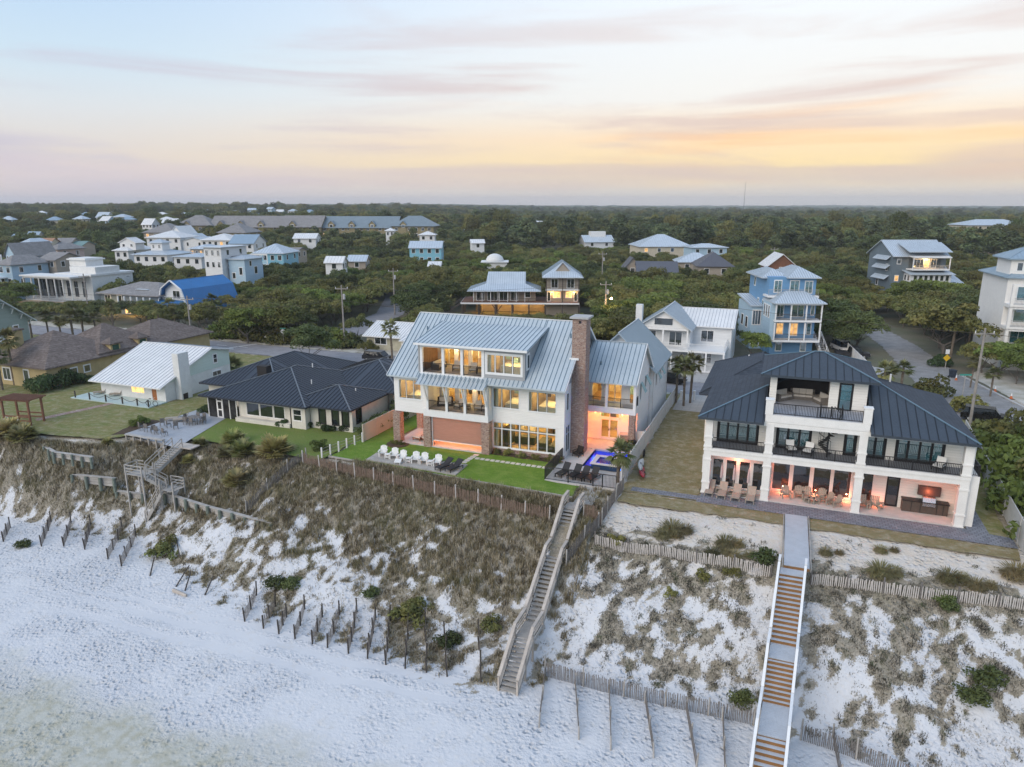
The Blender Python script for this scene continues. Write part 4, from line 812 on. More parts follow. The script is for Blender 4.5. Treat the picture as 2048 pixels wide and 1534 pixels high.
# roofs
def hip_split(x0, x1, y0, y1, ze, zr, oh, name='roof'):
    pl, cp = hip_planes(x0, x1, y0, y1, ze, zr, oh)
    roof(RH, [pl[0]], m_roof_navy, .62, .2, name=name, caps=cp, cap_mat=m_roof_seam); roof(RH, pl[1:], m_shingle_navy, 1, .2, name=name, seam=False)
pl, cp = hip_planes(-5.3, 14.4, 59.1, 73.2, 6.9, 9.75, .55)
# the front slope is open where the roof terrace is
ra = pl[0]; za = lambda y: 6.9 + (y - 58.55) * (9.75 - 6.9) / (66.15 - 58.55)
hx = lambda y: y - 58.55
left_ = [(-5.85, 58.55, 6.9), (-.65, 58.55, 6.9), (-.65, 63.75, za(63.75))]
right_ = [(7.15, 58.55, 6.9), (14.45, 58.55, 6.9), (7.15, 66.3, za(66.3))]
for P_, q_ in ((left_, ((-5.85, 58.55, 6.9), (-.65, 63.75, za(63.75)))), (right_, ((14.45, 58.55, 6.9), (7.15, 66.3, za(66.3))))): roof(RH, [P_], m_roof_navy, .62, .2, caps=[q_], cap_mat=m_roof_seam, seam_mat=m_seam_dark)
roof(RH, [[(14.45, 58.55, 6.9), (14.45, 73.75, 6.9), (7.3, 66.15, 9.72)], [(14.45, 73.75, 6.9), (-5.85, 73.75, 6.9), (1.8, 66.15, 9.75), (7.3, 66.15, 9.75)], [(-5.85, 73.75, 6.9), (-5.85, 58.55, 6.9), (1.8, 66.15, 9.75)]], m_shingle_navy, 1, .2, seam=False)
block(RH, -6.6, 3.2, 73.2, 88, 0, 5.3, m_cream, m_shingle_navy, 'hip', 2.7, .7, seam=False)
block(RH, 3.0, 13, 73.2, 84, 0, 5.0, m_cream, m_shingle_navy, 'hip', 2.2, .7, seam=False)
for x, y, z in ((-3.2, 84, 7.3), (-2.6, 79.5, 7.3), (9.5, 70, 9.2)): MB().tube((x, y, z - .7), (x, y, z + .1), .08).build('vent_pipe', m_stucco, RH)
# third floor with roof terrace
MB().box(-.6, 7.1, 59.1, 62.7, 6.88, 7.5).build('terrace_floor', m_stucco, RH); MB().box(-.4, 6.9, 59.3, 66, 7.502, 7.53).build('terrace_decking', plain('pale_deck_tile', (.42, .43, .46), .8), RH)
for x in (-.35, 6.85): MB().box(x - .3, x + .3, 59.08, 59.75, 7.502, 8.7).build('parapet_post', m_stucco, RH); MB().box(x - .34, x + .34, 59.04, 59.79, 8.7, 8.78).build('post_cap', m_stucco, RH)
Face((0, 59.35, 0), (1, 0, 0)).railing(RH, -.03, 6.53, 7.5, .95, 0, m_black, .115, 1.6, .014)
f3 = Face((0, 62.5, 0), (1, 0, 0)); a = MB(); f3.wall(a, -.5, 7.0, 7.5, 10.25, [(.05, 4.15, 7.5, 9.95), (4.95, 5.85, 7.55, 9.75)]); a.build('wall', m_cream, RH)
f3.window(RH, 4.95, 5.85, 7.55, 9.75, 1, None, m_black, m_glass_blue, name='door')
a = MB(); a.box(-.5, -.32, 62.68, 68.5, 7.0, 10.25); a.box(6.82, 7.0, 62.68, 68.5, 7.0, 10.25); a.box(-.3, 6.8, 68.3, 68.5, 7.0, 10.25); a.build('wall', m_cream, RH)
MB().box(-.3, 4.6, 66.2, 66.3, 7.53, 10.2).build('terrace_back_wall', plain('charcoal_boards', (.035, .034, .036), .7), RH); MB().box(4.3, 4.42, 62.7, 66.2, 7.53, 10.2).build('terrace_side_wall', m_cream, RH)
pl, cp = hip_planes(-.5, 7.0, 62.4, 69.2, 10.25, 11.7, .75); roof(RH, [pl[0]], m_roof_navy, .62, .2, name='upper_roof', caps=cp, cap_mat=m_roof_seam, seam_mat=m_seam_dark); roof(RH, pl[1:], m_shingle_navy, 1, .2, name='upper_roof', seam=False)
# spiral stair from balcony to terrace
sp_ = MB().tube((4.3, 60.1, 4.1), (4.3, 60.1, 8.4), .06).build('spiral_stair_column', m_black, RH)
for i in range(16):
    t = i * .42 + 1.2; z = 4.3 + i * .2; d = Vector((math.cos(t), math.sin(t), 0)); s = Vector((-d.y, d.x, 0)); c = Vector((4.3, 60.1, z))
    MB().hexa([c - s * .05, c + d * .72 - s * .2, c + d * .72 + s * .2, c + s * .05, c - s * .05 + Vector((0, 0, .04)), c + d * .72 - s * .2 + Vector((0, 0, .04)), c + d * .72 + s * .2 + Vector((0, 0, .04)), c + s * .05 + Vector((0, 0, .04))]).build('spiral_tread', m_black, sp_)
m = MB(); pv = None
for i in range(16):
    t = i * .42 + 1.2; q = Vector((4.3 + .72 * math.cos(t), 60.1 + .72 * math.sin(t), 4.34 + i * .2)); m.tube(q, q + Vector((0, 0, .9)), .012, n=5)
    if pv: m.bar(pv + Vector((0, 0, .9)), q + Vector((0, 0, .9)), .03, .04)
    pv = q
m.build('spiral_handrail', m_black, sp_); m = MB()
for (xa, ya), (xb, yb) in (((3.5, 59.5), (5.1, 59.5)), ((3.5, 59.5), (3.5, 60.8)), ((5.1, 59.5), (5.1, 60.8))):
    Face((0, 0, 0), (1, 0, 0)); n_ = 9
    m.bar((xa, ya, 8.45), (xb, yb, 8.45), .04, .04); m.bar((xa, ya, 7.6), (xb, yb, 7.6), .03, .03)
    for i in range(n_ + 1): x, y = xa + (xb - xa) * i / n_, ya + (yb - ya) * i / n_; m.box(x - .014, x + .014, y - .014, y + .014, 7.53, 8.45)
m.build('spiral_guard', m_black, sp_)
# outdoor kitchen and patio lamps
k = MB().box(10.3, 13.55, 60.9, 61.58, .06, .98).build('kitchen_cabinet', plain('brown_cabinet', (.10, .075, .06), .6, .15, 4), RH)
for x in (10.95, 11.6, 12.75, 13.2): MB().box(x - .02, x + .02, 60.885, 60.899, .12, .92).build('cabinet_gap', m_black, k)
MB().box(10.25, 13.6, 60.82, 61.58, .98, 1.06).build('counter_top', m_black, k); g = MB().box(11.7, 12.6, 60.72, 61.3, .75, 1.0).build('grill', plain('stainless_steel', (.55, .55, .55), .25, .05, metal=.9), k)
MB().lathe([(.0, 0), (.0, 0)], (0, 0, -5), 4) if False else MB().hexa([(11.7, 60.8, 1.062), (12.6, 60.8, 1.062), (12.6, 61.35, 1.062), (11.7, 61.35, 1.062), (11.7, 61.0, 1.38), (12.6, 61.0, 1.38), (12.6, 61.35, 1.42), (11.7, 61.35, 1.42)]).build('grill_lid', MATS['stainless_steel'], g)
MB().box(11.35, 12.95, 61.3, 61.58, 1.45, 2.2).build('range_hood', plain('bronze_hood', (.07, .055, .05), .5), k)
for x, y, z, e in ((-2.45, 60.1, 2.95, 40), (1.3, 61.45, .42, 34), (3.9, 61.45, .42, 24), (6.3, 61.45, .42, 34), (8.5, 61.45, .42, 22), (12.1, 61.2, 1.75, 25), (.7, 61.3, 3.1, 16), (4, 60.5, 3.2, 14), (12.2, 60.7, 3.2, 20)):
    MB().lathe([(.03, 0), (.045, .03), (.045, .1), (.02, .12)], (x, y + .3, z), 8).build('wall_lamp', m_lamp, RH); lamp('porch_light', (x, y - .22, z), e, (1, .22, .10), .04, parent=RH)
# white garden wall return at the left and small gate panel
MB().box(-5.75, -5.25, 64.0, 64.15, 0, 1.7).build('side_gate', m_trim, RH)
# ---------------- low house with black metal roof -----------------------------
m_plaster = plain('cream_block_wall', (.73, .69, .61), .8, .12, 1)
BH = thing('ranch_house', 'long low cream house with black standing seam hip roofs and screened porch', 'house', (-54, 68, 0), world=True)
def bhroof(x0, x1, y0, y1, ze, zr, oh=.5):
    pl, cp = hip_planes(x0, x1, y0, y1, ze, zr, oh); roof(BH, pl, m_roof_dark, .5, .18, caps=cp, seam_mat=m_seam_dark, cap_mat=plain('light_hip_cap', (.16, .18, .2), .45))
f = Face((0, 62.0, 0), (1, 0, 0)); ws = [(-56.3, -54.5, .7, 2.2), (-54.4, -52.6, .7, 2.2), (-52.5, -51.0, .7, 2.2)]
a = MB(); f.wall(a, -57.4, -49.9, 0, 2.75, ws); a.build('wall', m_plaster, BH)
for w in ws: f.window(BH, *w, 1, None, m_stucco, m_glass_dark, trim=.06)
MB().box(-57.4, -49.9, 61.3, 61.998, 0, .45).build('planter_wall', m_plaster, BH)
MB().box(-57.4, -48.0, 62.2, 76.5, 0, 2.7).build('wall', m_plaster, BH)
fb = Face((0, 61.55, 0), (1, 0, 0)); wb = [(-49.5, -48.4, .9, 2.2)]; a = MB(); fb.wall(a, -49.9, -47.9, 0, 2.7, wb); a.box(-49.9, -49.75, 61.55, 62.2, 0, 2.7); a.box(-48.05, -47.9, 61.73, 62.2, 0, 2.7); a.build('bay_wall', m_plaster, BH); fb.window(BH, *wb[0], 1, [.5], m_stucco, m_glass_dark, trim=.06)
fb = Face((0, 62.5, 0), (1, 0, 0)); wb = [(-46.8, -45.9, .6, 2.35), (-45.1, -44.2, .6, 2.35), (-43.8, -42.9, .6, 2.35)]; a = MB(); fb.wall(a, -47.9, -42.5, 0, 2.7, wb); a.build('wall', m_plaster, BH)
for w in wb: fb.window(BH, *w, 1, None, m_black, m_glass_dark, trim=.05)
MB().box(-47.9, -42.5, 62.7, 70, 0, 2.65).build('wall', m_plaster, BH); Face((-42.5, 0, 0), (0, 1, 0)).window(BH, 63.3, 64.3, .8, 2.4, 1, None, m_black, m_glass_dark, c=.03, split=False)
for i, x in enumerate((-61.6, -60.3, -59.5, -58.5, -57.5)): MB().box(x - .05, x + .05, 61.7, 61.8, 0, 2.7).build('porch_post', m_stucco, BH)
m_mesh = glass('dark_insect_screen', refl=.04, dark=(.05, .048, .045)); MB().box(-61.55, -57.45, 61.76, 61.78, .05, 2.65).build('porch_screen', m_mesh, BH); MB().box(-61.6, -61.56, 61.8, 66, .05, 2.65).build('porch_screen', m_mesh, BH)
d_ = MB().box(-60.25, -59.55, 61.70, 61.755, .05, 2.1).build('screen_door', m_stucco, BH); MB().box(-60.15, -59.65, 61.69, 61.699, 1.1, 1.95).build('screen_panel', m_mesh, d_); MB().box(-60.15, -59.65, 61.69, 61.699, .2, .95).build('screen_panel', m_mesh, d_)
MB().box(-66, -56, 66.5, 82, 0, 2.7).build('wall', m_plaster, BH); MB().box(-52, -41, 70.5, 84, 0, 2.7).build('wall', m_plaster, BH)
bhroof(-61.7, -47.8, 61.4, 76.5, 2.75, 5.05); bhroof(-50.5, -42.6, 62.2, 70.0, 2.72, 4.15, .45); bhroof(-66, -55, 66, 82, 2.78, 5.1); bhroof(-54, -41, 70, 84, 2.8, 4.9)
ch = MB().box(-58.7, -57.3, 67.0, 67.9, 2.8, 5.2).build('chimney', plain('black_brick', (.03, .028, .028), .8), BH)
for x, y, z in ((-50.5, 66.5, 4.1), (-44.6, 66.6, 3.6), (-53.0, 70.2, 5.1)): MB().tube((x, y, z - .3), (x, y, z + .22), .06).build('vent_pipe', m_trim, BH)
# ---------------- mint house ---------------------------------------------------
m_mint = siding('mint_board', (.56, .66, .60), .2, var=.06)
m_wblock = plain('white_block', (.74, .74, .72), .7, .08)
NH = thing('cottage', 'white and mint cottage with broad white metal roof and white chimney', 'house', (-77, 69, 0), world=True)
f = Face((0, 64.6, 0), (1, 0, 0)); ws = [(-76.9, -74.7, .8, 1.7), (-73.5, -72.6, .05, 1.9)]; a = MB(); f.wall(a, -82.2, -71.2, 0, 2.15, ws); a.build('wall', m_wblock, NH)
f.window(NH, *ws[0], 3, None, m_trim, MATS['lit_window'], split=False); f.window(NH, *ws[1], 1, None, m_trim, plain('orange_door', (.40, .15, .05), .5), split=False, name='door')
MB().box(-82.0, -71.4, 65.6, 65.7, 0, 2.1).build('room_wall', m_room, NH); lamp('room_light', (-75.5, 65.2, 1.5), 60, WARM, .15, parent=NH); MB().lathe([(.08, 0), (.15, .1), (.08, .25)], (-76.2, 65.2, 1.2), 8).build('table_lamp', m_lamp, NH)
a = MB(); a.hexa([(-71.35, 64.8, 0), (-71.2, 64.8, 0), (-71.2, 76.0, 0), (-71.35, 76.0, 0), (-71.35, 64.8, 2.6), (-71.2, 64.8, 2.6), (-71.2, 76.0, 2.6), (-71.35, 76.0, 2.6)]); a.build('wall', m_wblock, NH)
a = MB(); a.hexa([(-71.32, 64.8, 2.3), (-71.17, 64.8, 2.3), (-71.17, 72.6, 2.602), (-71.32, 72.6, 2.602), (-71.32, 64.85, 2.35), (-71.17, 64.85, 2.35), (-71.17, 72.6, 5.25), (-71.32, 72.6, 5.25)]); a.hexa([(-71.32, 72.6, 2.602), (-71.17, 72.6, 2.602), (-71.17, 76.0, 2.602), (-71.32, 76.0, 2.602), (-71.32, 72.6, 5.25), (-71.17, 72.6, 5.25), (-71.17, 76.0, 4.6), (-71.32, 76.0, 4.6)]); a.build('gable', m_mint, NH)
MB().hexa([(-82.2, 64.8, 0), (-82.05, 64.8, 0), (-82.05, 76, 0), (-82.2, 76, 0), (-82.2, 64.8, 2.2), (-82.05, 64.8, 2.2), (-82.05, 76, 4.5), (-82.2, 76, 4.5)]).build('wall', m_wblock, NH); MB().box(-82.05, -71.35, 75.9, 76.0, 0, 4.5).build('wall', m_wblock, NH)
fr_ = Face((-71.17, 0, 0), (0, 1, 0)); fr_.window(NH, 73.0, 73.7, 3.3, 4.5, 1, [.5], m_trim, m_glass_dark, c=.03, split=False); fr_.window(NH, 72.6, 74.2, .9, 2.2, 2, [.5], m_trim, m_glass_dark, c=.03, split=False)
roof(NH, [[(-83, 63.5, 2.05), (-70.8, 63.5, 2.05), (-70.8, 72.6, 5.5), (-83, 72.6, 5.5)], [(-70.8, 76.6, 4.7), (-83, 76.6, 4.7), (-83, 72.6, 5.5), (-70.8, 72.6, 5.5)]], m_roof_white, .62, .14, caps=[((-83, 72.6, 5.5), (-70.8, 72.6, 5.5))])
MB().box(-71.16, -70.2, 66.2, 67.9, 0, 5.95).build('chimney', m_wblock, NH); MB().box(-71.0, -70.4, 67.0, 67.6, 0, .01)
m_blueslab = plain('pale_blue_porch_paint', (.50, .61, .59), .7, .1)
MB().box(-84.2, -71.0, 61.7, 64.58, -.1, .12).build('porch_slab', m_blueslab, NH)
r_ = MB(); pp = [(-83.6, 61.9), (-81.0, 61.85), (-78.2, 61.85), (-75.4, 61.85), (-73.0, 61.9), (-71.2, 61.9)]
for x, y in pp: MB().tube((x, y, .1), (x, y, 1.0), .09).build('rope_post', m_wood_post, NH)
for (xa, ya), (xb, yb) in zip(pp[1:-1], pp[2:]):
    for i in range(8):
        q = lambda t: (xa + (xb - xa) * t, ya, .95 - 1.6 * t * (1 - t)); r_.tube(q(i / 8), q((i + 1) / 8), .03, n=5)
r_.build('rope', m_wood_post, NH)
# ---------------- tan house with brown roofs, grey-green house ------------------
m_tan = plain('ochre_stucco', (.48, .38, .20), .85, .12, 1.2)
m_brownroof = shingle('brown_shingles', (.115, .088, .075), (.20, .16, .14), .2)
m_greenpaint = plain('dark_green_shutter', (.03, .09, .065), .5)
TH = thing('house', 'tan stucco house with brown shingled hip roofs and green shutters', 'house', (-96, 72, 0), world=True)
block(TH, -104, -90.9, 63.8, 77, 0, 3.0, m_tan, m_brownroof, 'hip', 3.6, .6, seam=False, front=[(-95.4, -94.4, .7, 2.4, 1), (-99.5, -98, .7, 2.4, 2)], right=[(67.2, 68.2, 1.2, 2.2, 1), (69.2, 70.2, 1.2, 2.2, 1)], cap=False)
block(TH, -100.5, -91.2, 72.2, 82, 0, 3.4, m_tan, m_brownroof, 'hip', 3.3, .6, seam=False, cap=False)
block(TH, -100, -90.0, 80, 92, 0, 3.3, m_tan, m_brownroof, 'hip', 2.8, .6, seam=False, cap=False)
for y in (74.6, 79.4):
    block(TH, -92.4, -90.8, y - .8, y + .8, 2.4, 4.5, m_tan, m_brownroof, 'hip', .8, .3, seam=False, cap=False); MB().box(-90.8, -90.72, y - .5, y + .5, 2.7, 4.2).build('shutter', m_greenpaint, TH)
MB().box(-101.4, -99.6, 66.2, 67.4, 3, 7.0).build('chimney', m_tan, TH); MB().box(-101.6, -99.4, 66.0, 67.6, 7.0, 7.2).build('chimney_cap', m_brownroof, TH)
m_greygreen = siding('grey_green_board', (.26, .32, .29), .2)
GH = thing('house', 'grey green gabled house with white brackets under its deep eaves', 'house', (-122, 84, 0), world=True)
block(GH, -136, -117.9, 69, 81, 0, 6.0, m_greygreen, m_roof_blue, 'gable', 4.6, 1.1, 'x', right=[(78.4, 79.3, 3.2, 4.8, 1), (74, 75.6, 3.2, 5, 2)], sp=.7)
for i in range(5):
    t = i / 4; y = 81.2 - t * 5.4; z = 5.7 + t * 4.1; b = MB(); b.bar((-117.85, y, z - 1.0), (-117.3, y, z - .15), .12, .12); b.box(-117.9, -117.2, y - .06, y + .06, z - .25, z - .13); b.build('eave_bracket', m_trim, GH)
Face((-116.4, 0, 0), (0, 1, 0)).railing(GH, 70, 76.5, 3.0, 1.0, 0, m_trim, .16, 2, .02); MB().box(-117.9, -116.3, 70, 76.5, 2.7, 3.0).build('balcony', m_trim, GH)
# ---------------- houses across the road ---------------------------------------
def at(u, r):
    d = ray(u, 500); h = math.hypot(d[0], d[1]); return d[0] / h * r, d[1] / h * r
def zat(u, v, r):
    d = ray(u, v); return CAM_H + d[2] * r / math.hypot(d[0], d[1])
m_taupewall = siding('taupe_board', (.36, .31, .25), .2); m_bluewall = siding('blue_board', (.14, .31, .52), .2); m_paleblue = siding('pale_blue_board', (.40, .55, .66), .2)
m_skyblue = siding('sky_blue_board', (.22, .50, .62), .2); m_greywall = siding('slate_grey_board', (.13, .17, .20), .2); m_whitewall = siding('white_board', (.74, .75, .75), .22)
m_pink = plain('pink_stucco', (.60, .46, .40), .85); m_sandstucco = plain('sand_stucco', (.60, .54, .42), .85, .1); m_greyroof = shingle('grey_shingles', (.21, .20, .20), (.29, .28, .27), .22)
m_bluemetal = metal_roof('bright_blue_metal_roof', (.03, .19, .46), .45, .1); m_roof_pale = metal_roof('pale_silver_metal_roof', (.56, .62, .67), .38, .2); m_bluegrey = metal_roof('blue_grey_metal_roof', (.30, .40, .48), .4, .2)
m_darkgrey_roof = metal_roof('dark_grey_metal_roof', (.11, .11, .125), .45, .2); m_olive = plain('olive_stucco', (.33, .28, .16), .9, .15); m_dkwood = plain('dark_timber', (.10, .085, .075), .8)
# cream cottage behind the beach house
H1 = thing('cottage', 'small cream cottage with flat pitched white roof beside the road', 'house', (-60, 105, 0), world=True)
block(H1, -66.5, -52, 103.5, 112, 0, 2.6, plain('pale_yellow_board', (.55, .52, .40), .7), m_roof_white, 'gable', 1.6, .7, 'x', front=[(-64.9, -62.6, .9, 2.1, 2), (-59.5, -58.6, .9, 2.1, 1)], sp=.5); block(H1, -58.6, -55.4, 101.4, 103.6, 0, 2.3, m_plaster, m_roof_white, 'shed', .5, .3)
# stilt house
SH = thing('stilt_house', 'taupe house raised on timber stilts with wide deck and silver roofs', 'house', (-54.4, 148, 0), R(19))
def XY(o, x, y): return x, y
MB().box(-13.6, 12.6, -1.5, 9, 2.75, 3.1).build('deck', m_trim, SH); MB().box(-13.5, 12.5, -1.4, 9, 3.1, 3.13).build('deck_boards', m_wood_brown, SH)
for x in np.arange(-13.3, 13, 3.7):
    for y in (-1.3, 2.2, 5.5): MB().box(x - .14, x + .14, y - .14, y + .14, -.8, 2.75).build('stilt', m_dkwood, SH)
for i in range(7): Face((0, -1.35, 0), (1, 0, 0)).railing(SH, -13.3 + i * 3.7, -9.7 + i * 3.7, 3.1, 1.0, 0, m_dkwood, .2, 3.6, .012)
block(SH, -11, 3.0, 1.6, 8.5, 3.13, 5.9, m_taupewall, None, front=[(-10.3, -8.6, 3.2, 5.4, 2), (-7.8, -5.6, 3.2, 5.4, 3), (-5.2, -3.2, 3.2, 5.4, 2), (-2.6, -1.0, 3.2, 5.4, 2), (.6, 1.8, 3.9, 5.4, 1)])
for x in np.arange(-10.8, 1, 1.9): MB().box(x - .07, x + .07, -.3, -.16, 3.13, 5.75).build('post', m_trim, SH)
roof(SH, [[(-12.2, -1.0, 5.6), (4.2, -1.0, 5.6), (.7, 2.2, 6.9), (-8.2, 2.2, 6.9)], [(-8.2, 2.2, 6.9), (.7, 2.2, 6.9), (.7, 5.2, 9.3), (-7.8, 5.2, 9.3)], [(4.2, -1.0, 5.6), (4.2, 9, 5.6), (.7, 7.8, 6.9), (.7, 2.2, 6.9)], [(-12.2, 9, 5.6), (-12.2, -1.0, 5.6), (-8.2, 2.2, 6.9), (-8.2, 7.8, 6.9)], [(.7, 7.8, 6.9), (-8.2, 7.8, 6.9), (-7.8, 5.2, 9.3), (.7, 5.2, 9.3)]], m_roof_pale, .5, .15)
block(SH, 5.4, 12.4, .2, 9, 3.13, 8.7, m_taupewall, None, front=[(6.4, 7.9, 6.2, 8.2, 2), (9.9, 11.5, 6.2, 8.2, 2), (5.6, 6.3, 3.3, 5.3, 1), (6.9, 8.5, 4.0, 5.4, 2), (9.6, 11.0, 4.0, 5.4, 2), (11.5, 12.2, 3.3, 5.3, 1)], lit=(3, 4))
MB().box(5.2, 12.6, -1.3, .2, 5.75, 6.05).build('balcony', m_trim, SH)
for i in range(2): Face((0, -1.2, 0), (1, 0, 0)).railing(SH, 5.3 + i * 3.6, 8.9 + i * 3.6, 6.05, 1, 0, m_dkwood, .2, 3.6, .012)
for x in (5.35, 8.9, 12.45): MB().box(x - .1, x + .1, -1.3, -1.1, 3.1, 8.6).build('post', m_dkwood, SH)
roof(SH, [[(4.4, -1.8, 8.7), (13.4, -1.8, 8.7), (10.6, .2, 9.9), (7.2, .2, 9.9)], [(4.4, 10, 8.7), (4.4, -1.8, 8.7), (7.2, .2, 9.9), (8.9, 0, 11.9), (8.9, 8, 11.9)], [(13.4, -1.8, 8.7), (13.4, 10, 8.7), (8.9, 8, 11.9), (8.9, 0, 11.9), (10.6, .2, 9.9)], [(13.4, 10, 8.7), (4.4, 10, 8.7), (8.9, 8, 11.9)]], m_roof_pale, .5, .15)
MB().hexa([(7.2, .25, 9.7), (10.6, .25, 9.7), (10.6, .4, 9.7), (7.2, .4, 9.7), (8.8, .25, 11.4), (9.0, .25, 11.4), (9.0, .4, 11.4), (8.8, .4, 11.4)]).build('gable', m_taupewall, SH)
MB().box(5.2, 12.5, 1, 9, -.5, 2.75).build('garage', m_taupewall, SH); MB().box(-11, 5, 7.4, 7.6, -.5, 2.75).build('carport_wall', m_taupewall, SH)
for x in (-9, -4.5, 0, 4.2): MB().lathe([(.06, 0), (.14, .06), (.1, .18)], (x, 4.6, 2.5), 8).build('carport_lamp', m_lamp, SH); lamp('carport_light', (x, 4.6, 2.2), 200, (1, .55, .16), .06, parent=SH)
for x in (6.6, 11.3): MB().lathe([(.06, 0), (.14, .06), (.1, .18)], (x, .05, 5.2), 8).build('wall_lamp', m_lamp, SH); lamp('porch_light', (x, -.5, 5.2), 90, (1, .55, .18), .05, parent=SH)
b = MB(); b.bar((-6.6, -1.25, -.5), (-4.4, -1.25, 2.6), .12, .16); b.bar((-4.4, -1.25, -.5), (-6.6, -1.25, 2.6), .12, .16); b.build('cross_brace', m_dkwood, SH)
stairs(SH, (-13.6, .3, 3.0), (-18.5, .3, -.3), 1.2, 16, m_dkwood, m_dkwood)
# white house with balcony
H2 = thing('house', 'white house with silver roofs and a broad white balcony on posts', 'house', (-12.5, 112, 0), world=True)
block(H2, -16.5, -7.0, 111, 121, 0, 6.3, m_whitewall, m_roof_white, 'gable', 1.8, .6, 'x', front=[(-11.5, -9.6, 3.6, 5.4, 2)], sp=.5)
block(H2, -20.3, -12.7, 107.6, 114, 3.0, 6.4, m_whitewall, None); gp, gc = gable_planes(-20.3, -12.7, 105.8, 116.5, 6.4, 8.9, 'y', .5, .3); roof(H2, gp, m_roof_pale, .5, .15, caps=gc)
porch(H2, -20.2, -12.8, 106.0, 107.6, 3.2, 5.9, 2, m_trim, None); MB().hexa([(-20.1, 106.05, 6.27), (-12.9, 106.05, 6.27), (-12.9, 106.2, 6.27), (-20.1, 106.2, 6.27), (-16.7, 106.05, 8.55), (-16.3, 106.05, 8.55), (-16.3, 106.2, 8.55), (-16.7, 106.2, 8.55)]).build('gable', m_trim, H2)
f = Face((0, 106.05, 0), (1, 0, 0)); f.window(H2, -17.9, -15.1, 6.6, 7.7, 1, None, m_trim, m_glass_far, c=.03, split=False)
Face((0, 107.6, 0), (1, 0, 0)).window(H2, -19.4, -17.8, 3.4, 5.5, 2, None, m_trim, m_glass_far, c=.03, split=False); Face((0, 107.6, 0), (1, 0, 0)).window(H2, -15.8, -13.9, 3.4, 5.5, 2, None, m_trim, m_glass_far, c=.03, split=False)
porch(H2, -17.5, -7.4, 105.6, 111, 3.15, 3.2, 3, m_trim, m_trim, beam=False, post=False, sides=True); porch(H2, -20.2, -7.4, 105.5, 111, .25, 2.85, 5, m_trim, m_trim, beam=False)
MB().box(-19.8, -7.8, 109.6, 111.2, .25, 2.85).build('wall', m_whitewall, H2)
for x in (-17.6, -13.6, -10.2): Face((0, 109.6, 0), (1, 0, 0)).window(H2, x - .6, x + .6, .6, 2.4, 1, [.5], m_trim, m_glass_far, c=.03, split=False)
MB().box(-21.6, -20.6, 110.5, 111.5, 0, 8.9).build('chimney', m_wblock, H2)
# tall blue house
H3 = thing('house', 'tall narrow bright blue house with stacked white porches and silver hip roofs', 'house', (1.3, 123.7, 0), R(17)); H3.scale = (.8, 1, 1.04)
block(H3, -4.0, 5.4, 2.6, 15, 0, 12.0, m_bluewall, None, front=[(-3.0, -1.5, 9.6, 11.5, 2), (.2, 2.0, 9.4, 11.5, 2), (3.2, 4.7, 9.5, 11.4, 2)], left=[(5, 6, 6.6, 8, 1), (8, 9, 6.6, 8, 1), (5, 6, 3.4, 5, 1), (11, 12, 9.8, 11.2, 1)], pane=m_glass_blue)
roof(H3, hip_planes(.0, 5.4, 2.6, 12, 12.0, 13.5, .7)[0], m_roof_pale, .5, .15); roof(H3, hip_planes(-4.6, .6, 4.6, 14, 11.8, 13.0, .6)[0], m_roof_pale, .5, .15)
block(H3, -3.6, 5.0, .6, 2.6, 0, 8.3, m_bluewall, None, front=[(-2.8, -1.4, 6.0, 7.9, 2), (.2, 2.6, 6.0, 7.9, 2), (4.0, 4.7, 6.3, 7.8, 1), (-2.6, -1.2, 3.2, 5.0, 1), (.0, 1.7, 3.0, 5.0, 2), (3.5, 4.4, 3.2, 5.0, 1), (-2.4, -1.2, .5, 2.0, 1), (2.6, 3.7, .5, 2.0, 1)], pane=m_glass_blue, lit=(3, 4), litm_=litm('dim_lit_window', (.9, .5, .18), .7))
roof(H3, hip_planes(-3.8, 5.4, -1.4, 4.2, 8.45, 10.0, .6)[0], m_roof_pale, .5, .15)
porch(H3, -3.8, 5.4, -1.6, .6, 5.75, 8.1, 3, m_trim, m_dkwood); porch(H3, -3.8, 5.4, -1.6, .6, 2.6, 5.3, 3, m_trim, m_dkwood, beam=False)
MB().box(-4.6, 5.6, 1.2, 4.2, 8.9, 9.2).build('roof_deck', m_trim, H3); Face((0, 1.3, 0), (1, 0, 0)).railing(H3, -4.5, 5.5, 9.2, 1.0, 0, m_wood_grey, .2, 2, .012)
block(H3, -6.4, -4.0, 5, 14, 0, 7.2, m_paleblue, m_roof_pale, 'shed', .9, .4, left=[(7, 8.4, 3.2, 5, 1), (10, 11.4, 3.2, 5, 1)], front=[(-6.1, -4.4, 4.0, 6.4, 3), (-6.1, -4.4, .6, 2.4, 2)])
block(H3, -4.4, -3.4, -.8, 4, 2.6, 8.3, m_paleblue, None, left=[(0, .8, 5.9, 7.8, 1), (1.3, 2.1, 5.9, 7.8, 1), (2.6, 3.4, 5.9, 7.8, 1)])
stairs(H3, (6.4, 2.0, 2.6), (6.4, -2.6, 0), 1.4, 12, m_wood_grey, m_trim)
